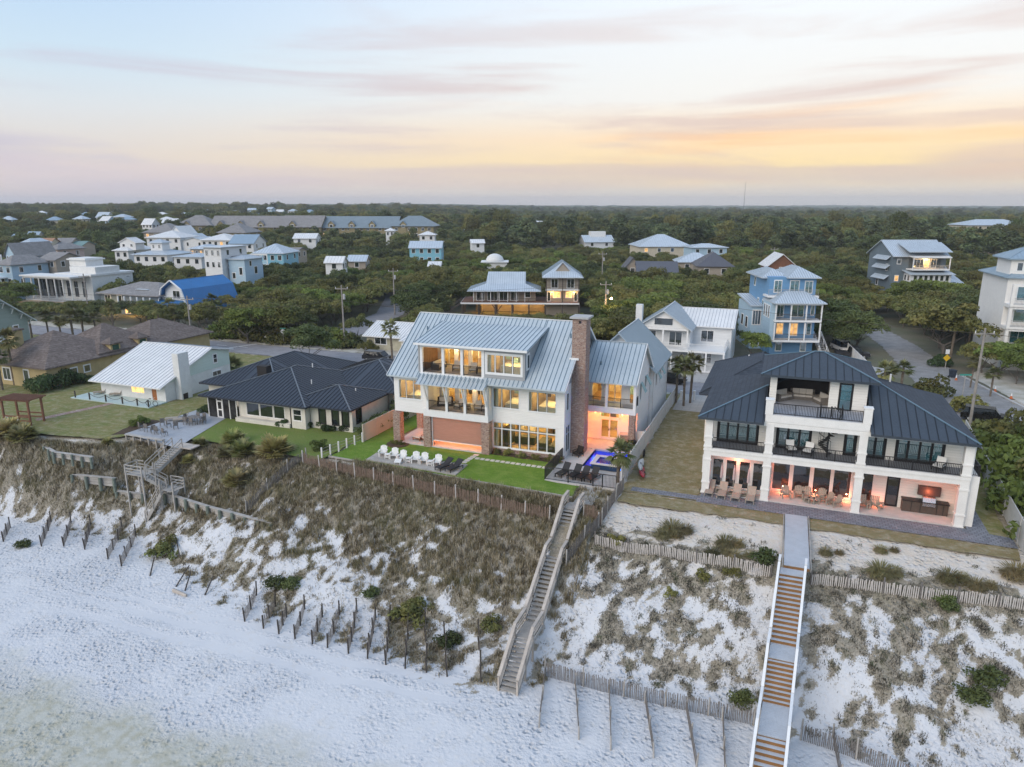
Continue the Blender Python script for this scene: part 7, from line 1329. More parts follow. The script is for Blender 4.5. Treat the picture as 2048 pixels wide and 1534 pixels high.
for (u, v), l in (((354, 840), 'pale taupe lounger on the terrace lawn edge'), ((369, 842), 'pale taupe lounger beside the terrace dining table')): p = G(u, v, .05); lounger(m_taupe, l, (p.x, p.y, .05), -.9, 'taupe loungers at the low house', 55)
for (u, v, r), l in zip([(208, 787, -.8), (240, 791, -.9)], ('taupe lounger at the tan house end of the mint cottage porch', 'taupe lounger before the lit window of the mint cottage')): p = G(u, v, .12); lounger(m_taupe, l, (p.x, p.y, .12), r, 'loungers on the cottage porch', 55)
p = G(262, 790, .12); dining(m_slat_grey, 'small round-looking porch table by the cottage window', (p.x, p.y, .12), .8, .8, .6); plain_chair(m_slat_grey, 'grey porch chair next to the cottage table', (p.x + .8, p.y, .12), R(200))
p = G(348, 800); ac = thing('planter_box', 'dark planter box with seed heads beside the cottage chimney', 'planter', (p.x, p.y + 1.0, 0)); MB().box(-1.0, 1.0, -.4, .4, 0, .75).build('box', m_furn_dark, ac); MB().box(-.95, .95, -.35, .35, .752, .8).build('soil', m_mulch, ac)
bk = thing('bicycle', 'pale beach bicycle leaning on the cottage corner post', 'bicycle', (-71.2, 62.4, .12), R(8))
def wheel(x):
    w = MB(); n = 16
    for i in range(n): a, b = 2 * math.pi * i / n, 2 * math.pi * (i + 1) / n; w.tube((x + .33 * math.cos(a), 0, .33 + .33 * math.sin(a)), (x + .33 * math.cos(b), 0, .33 + .33 * math.sin(b)), .03, n=5)
    return w.build('wheel', m_black, bk)
wheel(-.5); wheel(.5); b = MB()
for p_, q_ in (((-.5, 0, .33), (-.1, 0, .3)), ((-.1, 0, .3), (.35, 0, .75)), ((-.15, 0, .8), (.35, 0, .78)), ((-.1, 0, .3), (-.18, 0, .88)), ((.5, 0, .33), (.33, 0, .95)), ((-.5, 0, .33), (-.16, 0, .7))): b.tube(p_, q_, .02, n=5)
b.build('frame', m_mint, bk); MB().box(-.3, -.06, -.07, .07, .88, .94).build('saddle', m_black, bk); MB().bar((.3, -.3, 1.0), (.3, .3, 1.0), .03, .03).build('handlebar', m_trim, bk)
PG = thing('pergola', 'brown timber pergola with bench rails at the head of steps', 'pergola', G(50, 845), R(10))
for x in (-1.7, 1.7):
    for y in (-.9, .9): MB().box(x - .09, x + .09, y - .09, y + .09, -.3, 2.75).build('post', m_wood_brown, PG)
for y in (-.9, .9): MB().box(-2.0, 2.0, y - .06, y + .06, 2.752, 2.92).build('beam', m_wood_brown, PG); MB().box(-1.6, 1.6, y - .04, y + .04, .9, 1.05).build('rail', m_wood_brown, PG); MB().box(-1.6, 1.6, y - .04, y + .04, .45, .58).build('rail', m_wood_brown, PG)
for i in range(15): MB().box(-2.1 + i * .3 - .05, -2.1 + i * .3 + .05, -1.25, 1.25, 2.922, 3.05).build('rafter', m_wood_brown, PG)
stairs(PG, (-.6, -.9, .1), (-.9, -3.2, -1.6), 1.5, 7, m_wood_brown, m_trim)
# ---------------- right-hand terrace ------------------------------------------------------------------
for i, ((u, v), l) in enumerate(zip([(1419, 988), (1444, 993), (1472, 998), (1501, 1003)], ('taupe slatted lounger nearest the house corner', 'second taupe lounger from the house corner on the pavers', 'third taupe lounger from the house corner on the pavers', 'taupe lounger nearest the covered patio'))):
    p = G(u, v, .035); lounger(m_taupe, l, (p.x, p.y + .55, .035), -.05, 'taupe loungers on the paver terrace', 45)
for (u, v), l in zip([(1435, 992), (1459, 996), (1486, 1000)], ('taupe side table between first and second paver loungers', 'taupe side table between second and third paver loungers', 'taupe side table between third and fourth paver loungers')): p = G(u, v, .035); side_table(m_taupe, l, (p.x, p.y + .8, .035), 0, 'taupe side tables on the pavers')
for i, (u, v) in enumerate([(1411, 985), (1439, 985), (1464, 990), (1493, 996)]):
    p = G(u, v, .035); t = thing('closed_parasol', 'closed pink white parasol standing among the paver loungers', 'parasol', (p.x, p.y + .6, .035), 0, 'closed parasols'); MB().lathe([(.28, 0), (.28, .06), (.05, .09)], (0, 0, 0), 12).build('base', m_black, t); MB().tube((0, 0, .05), (0, 0, 2.5), .025).build('pole', m_wood_grey, t); MB().lathe([(.05, 1.1), (.11, 1.2), (.09, 2.0), (.02, 2.45)], (0, 0, 0), 9).build('folded_canopy', plain('pale_pink_canvas', (.62, .50, .50), .9), t)
rc = [(1571, 996, .2, 'taupe adirondack chair by the corner of the covered patio'), (1596, 996, 0, 'taupe adirondack chair second from the patio corner'), (1613, 998, 0, 'taupe adirondack chair behind the small patio tables'), (1640, 1001, -.3, 'taupe adirondack chair at the end of the small patio tables'), (1652, 1007, -.9, 'taupe adirondack chair turned towards the tables'), (1668, 1013, -1.0, 'taupe adirondack chair at the outer end of the ring'), (1724, 1015, .1, 'taupe high backed chair behind the third patio column'), (1748, 1018, -.1, 'taupe high backed chair before the dark door')]
for u, v, r, l in rc: p = G(u, v, .06); adirondack(m_taupe, l, (p.x, max(p.y, 59.9), .06), r, 'taupe adirondack chairs on the patio', flat=u > 1700)
for (u, v), l in zip([(1613, 1004), (1622, 1006), (1632, 1007), (1737, 1014), (1760, 1016)], ('taupe low table in front of the adirondack chairs, first of three', 'taupe low table in the middle of three', 'taupe low table, last of three', 'taupe side table between the high backed chairs', 'taupe side table by the dark door')): p = G(u, v, .06); side_table(m_taupe, l, (p.x, max(p.y, 59.8), .06))
armchair(m_black, m_wpoly, 'white cushioned chair on the balcony farther from the spiral stair', (1.6, 60.4, 4.11), .3, 'white balcony chairs'); armchair(m_black, m_wpoly, 'white cushioned chair close to the spiral stair', (2.9, 60.3, 4.11), -.3, 'white balcony chairs'); armchair(m_black, m_wpoly, 'white cushioned chair alone at the outer balcony end', (12.3, 60.2, 4.11), -.5, 'white balcony chairs')
m_wick = plain('grey_wicker', (.20, .18, .16), .8, .2, 8); sofa(m_wick, m_cushion, 'grey wicker sofa section against the roof terrace outer wall', (.6, 64.3, 7.53), R(50), 1.7); sofa(m_wick, m_cushion, 'long curved grey wicker sofa in the roof terrace room', (2.2, 65.2, 7.53), 0, 2.0); sofa(m_wick, m_cushion, 'short grey wicker sofa section beside the terrace side wall', (3.7, 64.2, 7.53), R(-60), 1.4)
# ---------------- kayaks, poles, signs, vehicles ---------------------------------------------------------
def kayak(label, loc, rz, mat, tilt):
    t = thing('kayak', label, 'kayak', loc, rz); n = 14; v = []; f = []
    for i in range(n + 1):
        s = -1 + 2 * i / n; w = .36 * (1 - abs(s) ** 2.4); h = .18 + .14 * s * s
        for k in range(8): a = 2 * math.pi * k / 8; v.append((w * math.cos(a), s * 1.6, h + .17 * math.sin(a) * (1 - abs(s) ** 4)))
    fs = np.array([[i * 8 + k, i * 8 + (k + 1) % 8, (i + 1) * 8 + (k + 1) % 8, (i + 1) * 8 + k] for i in range(n) for k in range(8)])
    npmesh('hull', np.array(v), fs, mat, t, smooth=True); MB().lathe([(.26, .33), (.22, .36), (.18, .32)], (0, -.1, 0), 12).build('cockpit', m_black, t); t.rotation_euler = (0, tilt, rz); return t
kayak('white and grey kayak leaning against the white fence', (-11.3, 62.6, .35), R(6), plain('white_plastic', (.62, .62, .60), .4), R(50)); kayak('red and white kayak on the grass beside the fence', (-10.9, 61.4, .1), R(12), plain('red_plastic', (.42, .03, .05), .4), R(35))
bt = MB()
for i in range(14): a, b = 2 * math.pi * i / 14, 2 * math.pi * (i + 1) / 14; bt.tube((-11.5, 66 + .38 * math.cos(a), .45 + .38 * math.sin(a)), (-11.5, 66 + .38 * math.cos(b), .45 + .38 * math.sin(b)), .06, n=6)
tag(bt.build('bicycle_wheel_ring', m_black), 'black ring tyre leaning on the white fence above the kayaks', 'tyre')
m_pole = plain('grey_utility_pole', (.36, .33, .30), .85, .2, 2)
def pole(label, base, h, arm=True, rz=0, tank=False, group='utility poles'):
    t = thing('utility_pole', label, 'utility pole', (*base, 0), rz, None); MB().tube((0, 0, -.5), (0, 0, h), .17, .11, 8).build('pole', m_pole, t)
    if arm: MB().box(-1.1, 1.1, -.06, .06, h - .7, h - .55).build('crossarm', m_pole, t); [MB().tube((x, 0, h - .55), (x, 0, h - .3), .05).build('insulator', m_trim, t) for x in (-1, 0, 1)]
    if tank: MB().lathe([(.22, 0), (.22, .8), (.1, .9)], (.35, 0, h - 2.4), 10).build('transformer', m_concrete, t)
    return t
POLES = [((-97, 95), 8.7, 'grey utility pole with transformer beside the road at the mint cottage', True), ((-70.5, 102.7), 10.8, 'tall leaning utility pole at the oak thicket by the road', True), ((-81.5, 138.8), 10.4, 'utility pole on the lane corner among the oaks', True), ((-31.3, 130.5), 10.2, 'utility pole with lit street lamp behind the brick chimney', True), ((20.7, 89.8), 11.0, 'bare utility pole behind the cream house', False), ((-46, 187), 12.0, 'utility pole rising from the dark oaks', True), ((-143, 112), 9.5, 'pale utility pole in front of the grey shingled house', False), ((-120, 240), 11.5, 'distant utility pole among oaks near the domed chapel', True), ((-4, 225), 12, 'distant utility pole beside the dark grey roofs', True)]
for b_, h, l, tk in POLES: pole(l, b_, h, True, R(20), tk)
def wire(label, a, b, sag=1.0):
    w = MB(); a, b = Vector(a), Vector(b)
    for i in range(14): f0, f1 = i / 14, (i + 1) / 14; p0, p1 = a.lerp(b, f0), a.lerp(b, f1); p0.z -= sag * 4 * f0 * (1 - f0); p1.z -= sag * 4 * f1 * (1 - f1); w.tube(p0, p1, .03, n=4, cap=False)
    tag(w.build('power_line', m_wood_post), label, 'cable', 'overhead cables')
for (a, ha), (b, hb) in [(((-190, 96), 9), ((-97, 95), 8.4)), (((-97, 95), 8.4), ((-70.5, 102.7), 10.4)), (((-70.5, 102.7), 10.4), ((-31.3, 130.5), 10)), (((-70.5, 102.7), 10.4), ((-81.5, 138.8), 10.2)), (((-97, 95), 7.2), ((-70.5, 102.7), 8.4)), (((-190, 96), 7.6), ((-97, 95), 7.2)), (((-70.5, 102.7), 8.2), ((-20, 103), 8.0)), (((20.7, 89.8), 10.4), ((80, 92), 10)), (((20.7, 89.8), 10.4), ((-31.3, 130.5), 9.6))]: wire('thin overhead cable strung between utility poles', (*a, ha), (*b, hb))
sl_ = thing('street_lamp', 'lit orange street lamp arm on the pole behind the chimney', 'street lamp', (-31.3, 130.5, 0), world=True); MB().bar((-31.2, 130.4, 7.0), (-30.0, 129.6, 7.3), .08, .08).build('arm', m_pole, sl_); MB().lathe([(.1, 0), (.24, .08), (.2, .25), (.05, .34)], (-30.0, 129.6, 7.0), 10).build('lamp_head', litm('street_lamp_glow', (1, .6, .2), 40, .05), sl_); lamp('street_light', (-29.8, 129.3, 6.8), 300, (1, .6, .25), .08, parent=sl_)
s2 = copy_tree(sl_, None, None, 'lit street lamp near the slate grey house'); s2.location = (50 + 0, 185, 0)
def sign(label, loc, h, mk, rz=R(20), cat='road sign', name='road_sign'):
    t = thing(name, label, cat, (*loc, 0), rz); MB().box(-.04, .04, -.03, .03, -.3, h).build('post', m_wood_grey, t); mk(t, h); return t
m_yellow = plain('yellow_sign_paint', (.75, .48, .03), .5, .05); m_signgreen = plain('green_sign_paint', (.05, .30, .24), .5, .05); m_signback = plain('bare_aluminium', (.5, .5, .5), .4, .05)
p = G(1890, 737); sign('yellow diamond road sign with white plate on post', p.xy, 2.6, lambda t, h: (MB().hexa([(-.0, -.06, h - 1.5), (.55, -.06, h - .95), (.0, -.06, h - .4), (-.55, -.06, h - .95), (0, -.04, h - 1.5), (.55, -.04, h - .95), (0, -.04, h - .4), (-.55, -.04, h - .95)]).build('diamond_plate', m_yellow, t), MB().box(-.3, .3, -.06, -.04, h - .35, h + .35).build('white_plate', m_trim, t)))
p = G(568, 690); sign('octagonal stop sign seen from behind with green street name blades', p.xy, 2.9, lambda t, h: (MB().tube((0, -.05, h - .45), (0, -.035, h - .45), .42, .42, 8).build('octagon_plate', m_signback, t), MB().box(-.5, .5, -.02, 0, h, h + .16).build('street_name_blade', m_signgreen, t)))
p = G(1925, 790); sign('green street name sign on a short post at the junction', p.xy, 2.6, lambda t, h: MB().box(-.75, .75, -.05, -.03, h, h + .22).build('street_name_blade', m_signgreen, t))
p = G(533, 688); sign('small white notice on a post at the thicket edge', p.xy, 1.5, lambda t, h: MB().box(-.2, .2, -.05, -.03, h - .4, h).build('plate', m_trim, t)); p = G(415, 690); sign('dark street sign post beside the mint cottage drive', p.xy, 2.6, lambda t, h: MB().box(-.3, .3, -.05, -.03, h - .5, h).build('plate', m_wood_post, t))
for (u, v) in ((1912, 760), (1990, 783), (2022, 797)): p = G(u, v, .03); t = thing('traffic_cone', 'orange and white traffic cone on the sandy parking pad', 'cone', p, 0, 'traffic cones'); MB().box(-.2, .2, -.2, .2, 0, .04).build('base', plain('cone_orange', (.6, .16, .05), .6), t); MB().lathe([(.15, .04), (.1, .35)], (0, 0, 0), 10).build('lower_cone', MATS['cone_orange'], t); MB().lathe([(.1, .352), (.07, .52), (.03, .7)], (0, 0, 0), 10).build('white_collar', m_trim, t)
p = G(1904, 755); t = thing('wheelie_bin', 'dark blue wheeled refuse bin beside the lane hedge', 'bin', p, .3); MB().hexa([(-.28, -.32, .1), (.28, -.32, .1), (.28, .32, .1), (-.28, .32, .1), (-.36, -.4, 1.05), (.36, -.4, 1.05), (.36, .4, 1.05), (-.36, .4, 1.05)]).build('body', plain('navy_plastic', (.03, .04, .06), .5), t); MB().box(-.38, .38, -.44, .42, 1.052, 1.15).build('lid', MATS['navy_plastic'], t); [MB().tube((x, .34, .12), (x + .08, .34, .12), .12).build('wheel', m_black, t) for x in (-.34, .26)]
def car(label, loc, rz, mat, h=1.65, L_=4.6, pickup=False):
    t = thing('parked_car', label, 'car', loc, rz); w = .92; m_cg = MATS.get('car_glass') or glass('car_glass', refl=.03, dark=(.012, .014, .016))
    b = MB(); b.hexa([(-w, -L_ / 2, .4), (w, -L_ / 2, .4), (w, L_ / 2, .4), (-w, L_ / 2, .4), (-w * .96, -L_ / 2 + .05, .95), (w * .96, -L_ / 2 + .05, .95), (w * .96, L_ / 2 - .05, 1.0), (-w * .96, L_ / 2 - .05, 1.0)]); b.build('body', mat, t)
    y0, y1 = (-L_ * .22, L_ * .46) if not pickup else (-L_ * .2, L_ * .12)
    MB().hexa([(-w * .92, y0 - .55, 1.0), (w * .92, y0 - .55, 1.0), (w * .92, y1, 1.0), (-w * .92, y1, 1.0), (-w * .78, y0, h - .06), (w * .78, y0, h - .06), (w * .78, y1 - .25, h - .06), (-w * .78, y1 - .25, h - .06)]).build('cabin_glass', m_cg, t); MB().box(-w * .79, w * .79, y0 - .02, y1 - .22, h - .06, h).build('roof', mat, t)
    for sx in (-1, 1):
        for y in (-L_ * .32, L_ * .31): wv = MB().tube((sx * (w - .2), y, .34), (sx * (w + .02), y, .34), .34, n=14).build('wheel', m_black, t); MB().tube((sx * (w + .021), y, .34), (sx * (w + .03), y, .34), .18, n=10).build('rim', m_concrete, wv)
        MB().box(sx * .62 - .2, sx * .62 + .2, -L_ / 2 - .012, -L_ / 2 + .03, .68, .84).build('headlight', m_trim, t)
    return t
p = G(1966, 842); car('black car parked on the road behind the clipped hedge', p, R(80), plain('black_car_paint', (.012, .012, .013), .25)); p = G(1682, 702, 0); car('white van parked beside the tall blue house', p, R(20), plain('white_car_paint', (.7, .7, .7), .3), 1.95, 4.9); p = G(1703, 715, 0); car('dark pickup parked by the blue house steps', p, R(95), plain('dark_car_paint', (.03, .03, .035), .3), 1.8, 5.2, True)
p = G(1325, 700, 0); car('dark car half hidden by palms on the pale drive', G(1338, 765), R(80), MATS['black_car_paint']); car('dark car on the road behind the black roofed house', G(755, 722), R(90), MATS['dark_car_paint'])
for u, v in ((1362, 800), (1388, 800)): p = G(u, v); t = thing('gate_post', 'white post at the entrance to the paved drive', 'post', p, 0, 'white drive posts'); MB().box(-.12, .12, -.12, .12, 0, 1.15).build('post', m_trim, t); MB().box(-.17, .17, -.17, .17, 1.15, 1.22).build('cap', m_trim, t)
# ---------------- foliage -----------------------------------------------------------
m_oak = leafm('live_oak_leaf', (.075, .115, .035), (.21, .24, .08), (.20, .19, .065)); m_oak_green = leafm('fresh_green_leaf', (.10, .15, .035), (.20, .26, .065), (.14, .19, .045))
m_dark = leafm('dark_glossy_leaf', (.055, .088, .032), (.14, .18, .06), (.095, .12, .042)); m_pine = leafm('pine_needles', (.065, .11, .05), (.15, .20, .085), (.13, .155, .07)); m_yellow_leaf = leafm('yellow_green_leaf', (.16, .18, .05), (.30, .30, .09), (.19, .18, .06))
m_palm = leafm('palm_frond', (.10, .145, .05), (.26, .30, .12), (.24, .22, .10)); m_hedge = leafm('clipped_hedge_leaf', (.04, .075, .03), (.085, .14, .05), (.055, .09, .035)); m_palmetto = leafm('palmetto_frond', (.17, .23, .05), (.40, .42, .13), (.48, .42, .25))
m_oat = leafm('sea_oat_blade', (.12, .13, .05), (.27, .25, .12), (.30, .26, .15)); m_bark = plain('grey_bark', (.16, .14, .12), .9, .3, 3, .01, 20); m_palmbark = plain('palm_trunk_bark', (.21, .17, .13), .9, .3, 6, .02, 20)
def leaf_cards(cen, nrm, size, rng, aspect=.6):
    n = len(cen); s = size * rng.uniform(.6, 1.3, n); nrm = nrm / np.linalg.norm(nrm, axis=1, keepdims=True)
    a = rng.normal(size=(n, 3)); a -= nrm * (a * nrm).sum(1, keepdims=True); a /= np.linalg.norm(a, axis=1, keepdims=True); b = np.cross(nrm, a)
    a *= s[:, None]; b *= (s * aspect)[:, None]; v = np.stack([cen - a, cen - b * .9 + a * .1, cen + a, cen + b * .9 + a * .1], 1).reshape(-1, 3)
    return v, np.arange(4 * n).reshape(n, 4)
def crown_mesh(name, mat, blobs, n, size, seed, zmin=-.35, core=True, jit=.55, parent=None):
    rng = np.random.default_rng(seed); B = np.array(blobs); w = B[:, 3] ** 2; k = rng.choice(len(B), n, p=w / w.sum())
    d = rng.normal(size=(n, 3)); d /= np.linalg.norm(d, axis=1, keepdims=True); d[:, 2] = np.where(d[:, 2] < zmin, -d[:, 2] * .7, d[:, 2])
    r = B[k, 3] * rng.uniform(.72, 1.08, n); c = B[k, :3] + d * r[:, None] * np.array([1, 1, .85])
    v, f = leaf_cards(c, d + rng.normal(scale=jit, size=(n, 3)), size, rng); at_ = np.repeat(np.clip(rng.normal(.5, .28, n) + .25 * (rng.random(len(B))[k] - .5), 0, 1), 4)
    return npmesh(name, v, f, mat, parent, attr=at_)
def dome_blobs(rx, ry, rz, zc, n, seed, r0=.24, r1=.5, low=-.25):
    rng = random.Random(seed); out = [(0, 0, zc, min(rx, ry, rz) * .72)]
    for i in range(n):
        t = rng.uniform(0, 6.283); s = rng.uniform(low, 1); q = math.sqrt(max(0, 1 - s * s)); k = rng.uniform(.5, .95)
        out.append((rx * q * math.cos(t) * k, ry * q * math.sin(t) * k, zc + rz * s * k, rng.uniform(r0, r1) * min(rx, ry, rz)))
    return out
def trunk_mesh(h, r, limbs, spread, seed, parent, mat=None, bend=.3):
    rng = random.Random(seed); m = MB(); p = Vector((0, 0, -.3)); q = Vector((rng.uniform(-bend, bend), rng.uniform(-bend, bend), h)); m.tube(p, q, r, r * .7, 7)
    for i in range(limbs): t = rng.uniform(0, 6.28); e = q + Vector((math.cos(t) * spread, math.sin(t) * spread, rng.uniform(.5, 1.1) * spread * .8)); s = p.lerp(q, rng.uniform(.6, 1)); m.tube(s, e, r * .5, r * .18, 5)
    return m.build('trunk', mat or m_bark, parent)
def tree_proto(name, label, cat, mat, rx, rz, zc, n, size, seed, nb=16, trunk_h=1.8, tr=.16, group=None):
    t = thing(name, label, cat, (0, 0, -500), 0, group); trunk_mesh(trunk_h, tr, 5, rx * .5, seed, t); crown_mesh('crown', mat, dome_blobs(rx, rx * .95, rz, zc, nb, seed), n, size, seed, parent=t); return t
def pine_proto(seed, label, group, n=900):
    rng = random.Random(seed); t = thing('pine_tree', label, 'tree', (0, 0, -500), 0, group); MB().tube((0, 0, -.3), (rng.uniform(-.4, .4), 0, 12.5), .2, .06, 6).build('trunk', m_bark, t); bl = []
    for i in range(17): z = rng.uniform(6.2, 13.2); a = rng.uniform(0, 6.28); r = (14 - z) * .30 + .5; bl.append((math.cos(a) * r * rng.uniform(.3, 1), math.sin(a) * r * rng.uniform(.3, 1), z, rng.uniform(.8, 1.3)))
    crown_mesh('crown', m_pine, bl, n, .42, seed, -.8, parent=t); return t
def fan_crown(name, mat, parent, z, n, L_, seed, droop=.5, low=-.5, blades=9, bw=.09):
    rng = random.Random(seed); V = []; Fc = []; A = []
    for i in range(n):
        az = rng.uniform(0, 6.283); el = rng.uniform(low, 1.25); l = L_ * rng.uniform(.75, 1.1); d = Vector((math.cos(az) * math.cos(el), math.sin(az) * math.cos(el), math.sin(el))); sd = Vector((-math.sin(az), math.cos(az), 0)); up = d.cross(sd) * -1
        root = Vector((0, 0, z)); hub = root + d * l * .45; rv = rng.random(); b0 = len(V)
        V += [tuple(root - sd * .02), tuple(root + sd * .02), tuple(hub + sd * .02), tuple(hub - sd * .02)]; Fc.append((b0, b0 + 1, b0 + 2, b0 + 3)); A += [.3] * 4
        for k in range(blades):
            t = (k / (blades - 1) - .5) * 2.5; bd = (d * math.cos(t) + sd * math.sin(t)).normalized(); tip = hub + bd * l * .6 * (1 - .2 * abs(t)) - Vector((0, 0, droop * l * .22 * (1 + abs(t) * .4))); mid = hub.lerp(tip, .45) + Vector((0, 0, .05)); w = bd.cross(Vector((0, 0, 1)));
            w = w.normalized() * bw if w.length > .01 else sd * bw; b = len(V); V += [tuple(hub), tuple(mid - w), tuple(tip), tuple(mid + w)]; Fc.append((b, b + 1, b + 2, b + 3)); A += [rv] * 4
    return npmesh(name, np.array(V), np.array(Fc), mat, parent, attr=np.array(A))
def palm_proto(h, seed, label='', group=None, L_=1.7, n=42):
    t = thing('sabal_palm', label, 'palm tree', (0, 0, -500), 0, group); rng = random.Random(seed); m = MB(); p = Vector((0, 0, -.3)); lx, ly = rng.uniform(-.25, .25), rng.uniform(-.25, .25); k = 6
    for i in range(k): q = Vector((lx * ((i + 1) / k) ** 2, ly * ((i + 1) / k) ** 2, h * (i + 1) / k)); m.tube(p, q, .17 + .02 * (i % 2), .15, 7); p = q
    m.build('trunk', m_palmbark, t); c = fan_crown('crown', m_palm, t, 0, n, L_, seed, low=-.9); c.location = (lx, ly, h); return t
def bush_proto(name, label, mat, rx, rz, n, size, seed, group=None, nb=9, cat='shrub'):
    t = thing(name, label, cat, (0, 0, -500), 0, group); crown_mesh('foliage', mat, dome_blobs(rx, rx, rz, rz * .45, nb, seed, .4, .6), n, size, seed, -.6, parent=t)
    m = MB(); rng = random.Random(seed)
    for i in range(5): a = rng.uniform(0, 6.28); m.tube((0, 0, -.2), (math.cos(a) * rx * .4, math.sin(a) * rx * .4, rz * .6), .04, .02, 5)
    m.build('stem', m_bark, t); return t
# prototypes
OAKS = [tree_proto('live_oak', '', 'tree', [m_oak, m_oak, m_oak, m_dark, m_oak_green, m_oak][i], rx, rz, zc, 4200, .19, 40 + i, 24, 1.6) for i, (rx, rz, zc) in enumerate([(3.6, 2.3, 3.9), (3.1, 2.6, 4.2), (4.0, 2.2, 3.6), (3.3, 2.5, 4.0), (3.4, 2.4, 3.8), (3.7, 2.0, 3.4)])]
PINES = [pine_proto(70 + i, '', 'pines at the forest edge') for i in range(3)]
PALMS = [palm_proto(h, 80 + i) for i, h in enumerate((3.0, 4.2, 5.2))]
BUSH = [bush_proto('shrub', '', mt, 1.2, .9, 900, .13, 90 + i) for i, mt in enumerate((m_oak, m_oak_green, m_dark, m_yellow_leaf))]
USED = set()
def plant(proto, loc, label, sc=1.0, group=None, rz=None, mat=None, cat=None):
    rz = random.uniform(0, 6.28) if rz is None else rz
    if proto.name not in USED:
        USED.add(proto.name); o = proto; o.location = loc; o.rotation_euler = (0, 0, rz); o['label'] = label
        if group: o['group'] = group
        o.scale = (sc,) * 3 if isinstance(sc, (int, float)) else sc
    else: o = copy_tree(proto, loc, rz, label, group, sc)
    if 'group' in o.keys() and not group: del o['group']
    return o
# --- single trees and palms told apart in the photo
plant(OAKS[3], (-67.3, 88.6, 0), 'round dark oak standing alone on the verge behind the black roofed house', (1.3, 1.3, .95))
for u, v, k, sc_, l in [(1885, 718, 0, (1.75, 1.75, 1.45), 'broad oak shading the lane corner behind the yellow sign'), (1865, 675, 5, (1.2, 1.2, 1.0), 'tawny oak on the lane side of the broad oak'), (1850, 640, 2, (1.3, 1.3, 1.1), 'oak below the terraces of the slate grey house'), (1930, 655, 1, (1.3, 1.3, 1.15), 'oak between the slate grey and cream houses'), (1505, 722, 4, (.8, .8, .8), 'green bushy tree at the foot of the tall blue house')]: p = G(u, v); plant(OAKS[k], (p.x, p.y, 0), l, sc_)
PL = [(785, 727, 5.6, 'slim palm between the black roof and the beach house'), (30, 770, 6.4, 'tall slender palm in front of the tan house'), (5, 780, 4.6, 'palm at the edge of the tan house drive'), (1235, 966, 2.9, 'short palm leaning over the pool beside the white fence'), (1352, 805, 4.9, 'palm in the trio beside the paved drive'), (1367, 812, 5.0, 'palm in the trio beside the paved drive'), (1380, 806, 5.2, 'palm in the trio beside the paved drive'), (320, 668, 4.8, 'palm beside the road opposite the tan house'), (1765, 790, 3.2, 'shaggy palm beside the cream house rear lawn'), (1800, 790, 3.6, 'green palm in the rear bed of the cream house'), (1245, 690, 4.0, 'sabal palm standing beside the street lamp'), (1900, 720, 6.2, 'palm with white collar before the cream balconies'), (1935, 700, 4.8, 'palm between hedge and cream balcony house'), (2010, 690, 4.6, 'palm against the cream house balconies')]
for u, v, h, l in PL:
    p = G(u, v); gp_ = 'drive palm trio' if 'trio' in l else None; pr = PALMS[0 if h < 3.6 else (1 if h < 4.7 else 2)]; bh = (3.0, 4.2, 5.2)[PALMS.index(pr)]; s = h / bh; plant(pr, (p.x, p.y, 0), l, (max(.9, s * .95),) * 2 + (s,), gp_)
p = G(465, 750); plant(palm_proto(1.3, 84, L_=2.5, n=70), (p.x, p.y, 0), 'low wide date palm behind the mint cottage', 1.0)
for u, v, r, h in [(836, 0, 148, 3.6), (866, 0, 142, 4.6), (896, 0, 150, 4.4), (820, 0, 140, 3.0), (1225, 0, 138, 4.4), (1262, 0, 140, 4.0)]: x, y = at(u, r); plant(PALMS[1], (x, y, 0), 'sabal palm in the cluster beside the stilt house steps' if u < 1000 else 'sabal palm at the thicket edge behind the street lamp', h / 4.2, 'palms by the stilt house' if u < 1000 else 'palms behind the lamp')
for u, r, h in [(95, 150, 4.2), (120, 146, 5.5), (142, 150, 5.0), (168, 150, 4.4), (70, 152, 4.2), (205, 152, 5.2), (325, 156, 5.4), (333, 150, 4.4), (412, 160, 4.6), (425, 165, 3.4), (10, 160, 4.6), (35, 158, 5), (172, 262, 5.5), (400, 170, 3.5), (1700, 150, 4.4), (1688, 152, 4.8), (1672, 148, 4.2), (1790, 186, 3.6), (1828, 184, 3.6), (1862, 186, 3.4), (1985, 112, 3.2), (2030, 108, 3.4)]:
    x, y = at(u, r); plant(random.choice(PALMS[1:]), (x, y, 0), 'sabal palm in front of the white villa and grey shingled house' if u < 1000 else 'sabal palm planted near the slate grey, blue and cream houses', h / 4.7, 'palms of the left lanes' if u < 1000 else 'palms of the gravel lane')
PT = [bush_proto('palmetto', '', m_palmetto, .4, .3, 5, .05, 99, nb=2)]
for ch in list(PT[0].children): bpy.data.objects.remove(ch)
fan_crown('fronds', m_palmetto, PT[0], .15, 60, 1.35, 5, .3, .15, 10, .085)
for u, v, z, s, l in [(470, 905, -1.2, 1.25, 'pale tipped palmetto at the lawn edge of the low house'), (552, 925, -1.0, 1.75, 'largest palmetto clump on the dune below the low house'), (492, 948, -2.4, 1.35, 'palmetto in the middle of the dune group'), (455, 935, -1.8, .95, 'small palmetto on the terrace side of the dune group'), (478, 1000, -3.6, 1.25, 'yellow green palmetto alone lower on the dune'), (383, 975, -4.2, .7, 'small shrub-like palmetto beside the zigzag stairs'), (402, 900, -.8, .8, 'small palmetto beside the terrace lawn'), (20, 880, -.8, 1.6, 'palmetto clump below the pergola steps'), (50, 905, -1.6, 1.5, 'palmetto clump beside the old timber wall'), (230, 983, -5.6, .6, 'tiny palmetto at the lower timber wall')]:
    p = G(u, v, z); plant(PT[0], (p.x, p.y, gz(p.x, p.y)), l, s)
SO = bush_proto('sea_oats_clump', '', m_palmetto, .4, .3, 5, .05, 97, nb=2)
